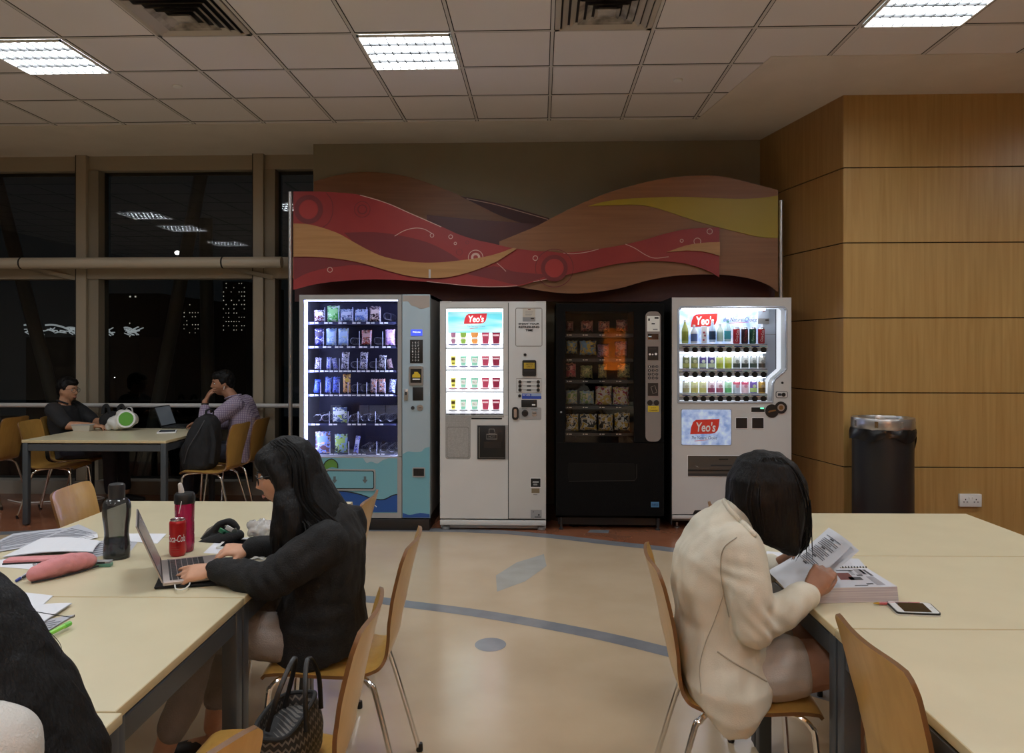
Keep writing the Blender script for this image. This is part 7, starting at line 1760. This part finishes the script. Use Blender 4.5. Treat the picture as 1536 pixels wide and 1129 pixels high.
Q = lambda u, v, o=.0008: ((b4[0]*(1-u)+b4[1]*u)*(1-v)+(b4[3]*(1-u)+b4[2]*u)*v)+sh_+V((0, 0, Bz+o*.4))
def patch(u0, v0, u1, v1, m, sk=0, o=.0012): q.add([Q(u0, v0, o), Q(u1, v0, o), Q(u1+sk, v1, o), Q(u0+sk, v1, o)], [(0, 1, 2, 3)], m)
m_pk = mat('print charcoal', srgb(70, 68, 72), .6); m_pr = mat('print red brown', srgb(120, 62, 54), .6); m_pg = mat('print pale grey', srgb(158, 156, 162), .6)
for a in ((.44, .36, .62, .72, m_pr), (.56, .34, .72, .5, m_pk), (.70, .12, .78, .18, m_pk), (.45, .82, .72, .86, m_pk), (.70, .55, .78, .62, m_pk), (.80, .08, .90, .52, m_pg), (.74, .62, .86, .92, m_pg), (.55, .06, .70, .10, m_pk), (.88, .55, .92, .9, m_pk), (.82, .66, .86, .9, m_pk)): patch(*a)
for j in range(6): patch(.64, .62+.045*j, .69, .635+.045*j, m_pk)
q.build('open_page', bk, 0)
q = MB(Mb_); 
for j in range(22): p = Q(j/21*.98+.01, 1.0); q.ring(p+V((0, .002, 0)), .0045, (1, 0, .1), .0012, M_black, 10, .002)
q.build('spiral_binding', bk)
f4_ = [Q(.35, 1.03), Q(1.0, 1.03), onT(1288, 838, TH+.03), onT(1236, 836, TH+.03)]
q = MB(Mb_); q.prism(f4_, (0, 0, .0008), m_page); 
for j in range(8): a = f4_[0]*(1-(.1+.1*j))+f4_[3]*(.1+.1*j); c = f4_[1]*(1-(.1+.1*j))+f4_[2]*(.1+.1*j); q.add([a*.85+c*.15+V((0, 0, .0012)), a*.3+c*.7+V((0, 0, .0012)), a*.3+c*.7+V((0, .0015, .0012)), a*.85+c*.15+V((0, .0015, .0012))], [(0, 1, 2, 3)], m_pg)
q.build('turned_page', bk, 0)
# sheets she is holding
def held(label, A, B, C2, D2, off, lines, seed):
    P = [V(p)+V(off) for p in (A, B, C2, D2)]; cc = sum(P, V())/4; q = MB(Matrix.Translation(-cc)); n = 12; vs = []
    nn = (P[1]-P[0]).cross(P[3]-P[0]).normalized()
    G = lambda u, v: (P[0]*(1-u)+P[1]*u)*(1-v)+(P[3]*(1-u)+P[2]*u)*v+nn*(.012*math.sin(PI*u)*(1-v*.5)-.01*math.sin(PI*v))
    for j in range(n+1):
        for i in range(n+1): vs.append(G(i/n, j/n))
    q.add(vs, [(j*(n+1)+i, j*(n+1)+i+1, (j+1)*(n+1)+i+1, (j+1)*(n+1)+i) for j in range(n) for i in range(n)], m_pap)
    rd = random.Random(seed)
    for l in range(lines):
        v = .42+.5*l/lines; u0, u1 = (.20, .78) if l % 6 else (.42, .56)
        if l % 6 and rd.random() < .25: u1 = rd.uniform(.5, .7)
        w_ = .011 if l % 6 else .02; vs = []
        for i in range(9): u = u0+(u1-u0)*i/8; vs += [G(u, v)-nn*.0008*SG, G(u, v+w_)-nn*.0008*SG]
        q.add(vs, [(2*i, 2*i+2, 2*i+3, 2*i+1) for i in range(8)], m_ink if l % 6 else m_pk)
    o = solo('paper_sheet', q, label, 'paper', 'papers held over the book', cc, 0, 0); return o
SG = 1
pT0, pT1 = at(1243, 791, 2.72), at(1279, 816, 2.50); pB0, pB1 = at(1151, 856, 2.70), at(1186, 893, 2.46)
nn = (pB1-pB0).cross(pT0-pB0).normalized(); SG = -1 if nn.dot(EYE-pB0) > 0 else 1
held('printed sheet held up in both hands by the woman in the blazer', pB0, pB1, pT1, pT0, (0, 0, 0), 20, 3)
held('second sheet held just behind the printed sheet', pB0+V((.004, 0, 0)), pB1+V((.004, 0, 0)), pT1+V((.012, -.012, -.012)), pT0+V((.012, .0, -.01)), (.006, .006, -.006), 0, 4)
sheet('white sheet lying on the table under her far hand', [(1142, 852), (1160, 858), (1236, 836), (1150, 826)], .0010, .0, 0, m_pap, 1, group='papers held over the book', seed=14)
# pencil and phone
pen('mechanical_pencil', 'red pencil with a gold tip beside the thick book', 1310, 904.5, 1381, 905.5, .0045, mat('pencil red', srgb(190, 90, 92), .35), mat('pencil pink', srgb(176, 84, 92), .35), 0, mat('brass tip', srgb(196, 160, 70), .3, .7))
A = [onT(1346, 922.5), onT(1413, 925), onT(1395, 908), onT(1328, 905)]; cc = sum(A, V())/4; ph = thing('phone', 'white smartphone with a black rim and dark screen, face up on the right table', 'phone', cc)
def rquad(P, r, n=5):
    out = []
    for i in range(4):
        p, a, c = P[i], P[i-1], P[(i+1) % 4]; d0 = (a-p).normalized()*r; d1 = (c-p).normalized()*r
        for k in range(n+1): t = k/n; out.append((p+d0)*(1-t)**2+p*2*t*(1-t)+(p+d1)*t*t)
    return out
q = MB(Matrix.Translation(-cc)); q.prism(rquad(A, .014), (0, 0, .0035), mat('phone white', srgb(214, 214, 212), .3)); q.build('back', ph)
q = MB(Matrix.Translation(-cc)); q.prism([p+V((0, 0, .0035)) for p in rquad(A, .014)], (0, 0, .005), M_black); q.build('rim', ph)
A2_ = [cc+(p-cc)*.95 for p in A]; q = MB(Matrix.Translation(-cc)); q.prism([p+V((0, 0, .0085)) for p in rquad(A2_, .012)], (0, 0, .0006), mat('phone white', srgb(214, 214, 212), .3)); fp = q.build('front_plate', ph)
lr = lambda u, v: (A2_[0]*(1-u)+A2_[1]*u)*(1-v)+(A2_[3]*(1-u)+A2_[2]*u)*v
q = MB(Matrix.Translation(-cc)); q.prism([lr(u, v)+V((0, 0, .0091)) for u, v in ((.17, .07), (.83, .07), (.83, .93), (.17, .93))], (0, 0, .0003), mat('dark screen', srgb(12, 12, 14), .12)); q.build('screen', fp)
q = MB(Matrix.Translation(-cc)); q.disc(lr(.92, .5)+V((0, 0, .0091)), .0045, (0, 0, 1), mat('button grey', srgb(180, 180, 180), .4), 14, .0003); q.build('home_button', fp)

# ================================================================ handbag on the aisle chair
Yb = 2.02; hb = thing('handbag', 'dark woven tote bag with black handles standing on the aisle chair', 'bag', at(430, 1100, Yb)); hb.location.z = .4545; ho = V(hb.location)
m_wov = mat('woven pattern', srgb(38, 36, 35), .7); N, L, b = nodes(m_wov); tc = N.new('ShaderNodeTexCoord'); sp = N.new('ShaderNodeSeparateXYZ'); L.new(tc.outputs['Object'], sp.inputs[0])
sx_ = math_n(N, L, 'ADD', sp.outputs['X'], sp.outputs['Y'])
u1 = math_n(N, L, 'PINGPONG', math_n(N, L, 'MULTIPLY', sx_, 46.0), .5); vv_ = math_n(N, L, 'FRACT', math_n(N, L, 'ADD', math_n(N, L, 'MULTIPLY', sp.outputs['Z'], 52.0), math_n(N, L, 'MULTIPLY', u1, 1.0)))
st = math_n(N, L, 'LESS_THAN', vv_, .32); mx = N.new('ShaderNodeMix'); mx.data_type = 'RGBA'; mx.inputs[6].default_value = srgb(24, 23, 23); mx.inputs[7].default_value = srgb(96, 91, 86); L.new(st, mx.inputs[0]); L.new(mx.outputs[2], b.inputs['Base Color'])
bp = N.new('ShaderNodeBump'); bp.inputs['Strength'].default_value = .4; bp.inputs['Distance'].default_value = .004; L.new(st, bp.inputs['Height']); L.new(bp.outputs[0], b.inputs['Normal'])
zt3 = Z_(1074, Yb)-.4545
q = MB(); n = 28; rings_ = []
for z, a, c_2 in ((.002, .070, .105), (.02, .078, .118), (.07, .080, .125), (zt3*.7, .074, .13), (zt3, .055, .135), (zt3-.004, .048, .128), (zt3-.03, .046, .122)):
    rings_.append([V((a*math.copysign(abs(math.cos(2*PI*j/n))**.6, math.cos(2*PI*j/n)), c_2*math.copysign(abs(math.sin(2*PI*j/n))**.6, math.sin(2*PI*j/n)), z+.006*math.sin(4*PI*j/n+1)*(z > .1))) for j in range(n)])
q.loft(rings_, m_wov); q.build('woven_body', hb, 50)
q = MB(); q.tube([V((.053*math.copysign(abs(math.cos(2*PI*j/40))**.6, math.cos(2*PI*j/40)), .133*math.copysign(abs(math.sin(2*PI*j/40))**.6, math.sin(2*PI*j/40)), zt3+.006*math.sin(4*PI*j/40+1))) for j in range(41)], .006, mat('black trim', srgb(20, 19, 19), .8), 8); q.build('rim', hb)
zh = Z_(998, Yb)-.4545
for sx in (-1, 1):
    q = MB(); q.tube(spline([(sx*.05+.02, -.06, zt3-.02), (sx*.035+.03, -.055, zt3+.07), (sx*.02+.034, -.01, zh), (sx*.02+.034, .03, zh), (sx*.035+.03, .065, zt3+.07), (sx*.05+.02, .07, zt3-.02)], 7), [(.0065, .003)]*36, mat('black leather', srgb(22, 21, 21), .45), 8); q.build('handle', hb)

# ================================================================ window table things
def onW(x, y): return atz(x, y, TZ)
c = onW(126, 646); tk_ = thing('takeaway_box', 'clear takeaway food box in front of the man in the polo shirt', 'box', c, .05)
q = MB(); q.loft([[V((a*sx, b_*sy, z)) for sx, sy in ((-1, -1), (1, -1), (1, 1), (-1, 1))] for a, b_, z in ((.075, .05, .001), (.088, .062, .055))], clear('box film', (.86, .86, .84, 1), body=srgb(214, 206, 190), bf=.8)); q.build('tray', tk_)
q = MB(); q.box((-.092, -.066, .055), (.092, .066, .066), clear('lid film', (.85, .85, .85, 1), body=srgb(204, 202, 196), bf=.7), .005); q.build('lid', tk_)
q = MB(); 
for j in range(6): q.ell((-.05+.02*j, .01*(j % 2), .022), (.018, .03, .016), mat('food beige', srgb(190, 168, 130), .7), 8, 6)
q.build('food', tk_)
c = onW(183, 645); cb = thing('carrier_bag', 'full white plastic carrier bag with a round green logo on the window table', 'bag', c); ws_ = c.y/F
m_film = noisy('white carrier film', srgb(206, 204, 198), srgb(216, 214, 208), 8, .35)
q = MB(); q.ell((-.02, 0, .075), (.125, .09, .075), m_film, 20, 12); q.ell((.06, 0, .10), (.09, .085, .085), m_film); q.ell((-.10, 0, .04), (.06, .06, .04), m_film); q.ell((.02, 0, .15), (.08, .05, .05), m_film)
o = fuse(q, 'film', cb, .009, 2, m_film, folds(.014, 17, 6))
for v in o.data.vertices: v.co.z = max(v.co.z, .001)
q = MB(); q.disc((.085, -.082, .115), .082, (.25, -1, .15), M_whiteink, 26, .004); q.disc((.086, -.087, .116), .066, (.25, -1, .15), mat('logo green', srgb(92, 160, 52), .5), 26, .003); q.build('green_logo', cb)
q = MB(); q.tube(spline([(.02, 0, .17), (.05, .01, .215), (.09, .01, .21), (.10, .01, .15)], 5), [(.012, .003)]*16, m_film, 8); q.build('handle', cb)
c = onW(215, 636); b2 = thing('shoulder_bag', 'black soft bag with stand-up handles behind the white carrier bag', 'bag', (c.x, 7.52, TZ))
q = MB(); q.ell((0, 0, .09), (.15, .07, .09), m_pch, 20, 12); q.box((-.13, -.05, .002), (.13, .05, .1), m_pch, .03); fuse(q, 'soft_body', b2, .008, 3, m_pch, folds(.008, 14, 4))
for x in (-.07, .08): q = MB(); q.tube(spline([(x-.03, -.03, .15), (x-.02, -.03, .22), (x+.02, -.03, .235), (x+.04, -.03, .15)], 5), [(.016, .005)]*16, m_pch, 8); q.build('handle', b2)
c = onW(262, 641); l2 = thing('laptop', 'black laptop open in front of the man in the checked shirt', 'laptop', (c.x, c.y+.05, TZ), .0)
q = MB(); q.box((-.08, -.16, 0), (.16, .16, .018), M_black, .004); q.build('base', l2)
q = MB(Matrix.Translation((-.08, 0, .016)) @ Matrix.Rotation(-.35, 4, 'Y')); q.box((-.008, -.16, 0), (0, .16, .21), M_black, .003); sl = q.build('screen_lid', l2)
q = MB(Matrix.Translation((-.08, 0, .016)) @ Matrix.Rotation(-.35, 4, 'Y')); q.box((0, -.15, .012), (.001, .15, .2), mat('grey display', srgb(60, 62, 66), .3, emit=.1, ecol=srgb(150, 160, 170))); q.build('display', sl)
A = [onW(235, 650), onW(264, 649), onW(266, 645.5), onW(239, 646)]; cc = sum(A, V())/4; q = MB(Matrix.Translation(-cc)); q.prism(A, (0, 0, .009), M_whiteink); t2 = thing('phone', 'white phone lying near the front edge of the window table', 'phone', cc); q.build('case', t2)
q = MB(Matrix.Translation(-cc)); q.prism([cc+(p-cc)*.84+V((0, 0, .009)) for p in A], (0, 0, .0006), mat('dark screen', srgb(12, 12, 14), .12)); q.build('screen', t2)
# backpack on the chair
c = at(303, 660, 6.96); bpk = thing('backpack', 'black backpack leaning on a chair at the window table', 'backpack', (c.x, 6.96, .456))
m_bp = cloth('black backpack nylon', srgb(17, 17, 20), srgb(24, 24, 27), 14, .3)
q = MB(); trunk(q, [((-.02, 0, .002), .145, .12), ((-.02, 0, .05), .155, .15), ((.0, 0, .18), .155, .155), ((.03, 0, .32), .145, .13), ((.06, 0, .42), .12, .095), ((.075, 0, .475), .07, .05)], m_bp); q.ell((-.13, 0, .13), (.05, .12, .12), m_bp)
o = fuse(q, 'pack_body', bpk, .009, 3, m_bp, folds(.010, 12, 7))
for v in o.data.vertices: v.co.z = max(v.co.z, .001)
q = MB(); q.tube(spline([(.05, -.03, .46), (.055, -.03, .52), (.085, .03, .52), (.09, .03, .46)], 5), [(.012, .005)]*16, m_bp, 8); q.build('grab_handle', bpk)
q = MB(); q.tube(spline([(-.10, -.14, .06), (-.05, -.165, .2), (.03, -.15, .34), (.07, -.11, .44)], 6), [(.004, .003)]*19, mat('zip grey', srgb(60, 60, 64), .5), 6); q.build('zip', bpk)
q = MB(); q.tube(spline([(.11, -.10, .40), (.15, -.11, .25), (.13, -.11, .06)], 6), [(.022, .006)]*13, m_bp, 8); q.build('shoulder_strap', bpk)
# white cable by the skirting
q = MB(); P = [(-5.35, 7.75), (-5.1, 7.62), (-4.85, 7.70), (-4.72, 7.85), (-4.55, 7.95), (-4.42, 7.85), (-4.55, 7.78), (-4.75, 7.92), (-5.0, 7.97)]; q.tube(spline([V((x+5, y-7.8, .008)) for x, y in P], 6), .006, M_white, 8)
solo('power_cable', q, 'white cable looping on the floor below the left window', 'cable', None, (-5, 7.8, 0))
# ================================================================ camera and world
cd = bpy.data.cameras.new('camera'); cam = bpy.data.objects.new('camera', cd); C.objects.link(cam)
cam.location = EYE; cam.rotation_euler = (PI/2, 0, YAW)
cd.sensor_fit = 'HORIZONTAL'; cd.sensor_width = 36; cd.lens = 36*F/1536
cd.shift_x = 0; cd.shift_y = (CY-564.5)/1536; cd.clip_start = .05; cd.clip_end = 400
S.camera = cam
w = bpy.data.worlds.new('night'); S.world = w; w.use_nodes = True
w.node_tree.nodes['Background'].inputs[0].default_value = (.004, .005, .006, 1); w.node_tree.nodes['Background'].inputs[1].default_value = 1
S.view_settings.view_transform = 'Standard'; S.view_settings.look = 'None'
S.view_settings.exposure = .3; S.view_settings.gamma = 1; S.view_settings.use_curve_mapping = False
S.cycles.max_bounces = 8; S.cycles.transparent_max_bounces = 12
S.cycles.sample_clamp_indirect = 4
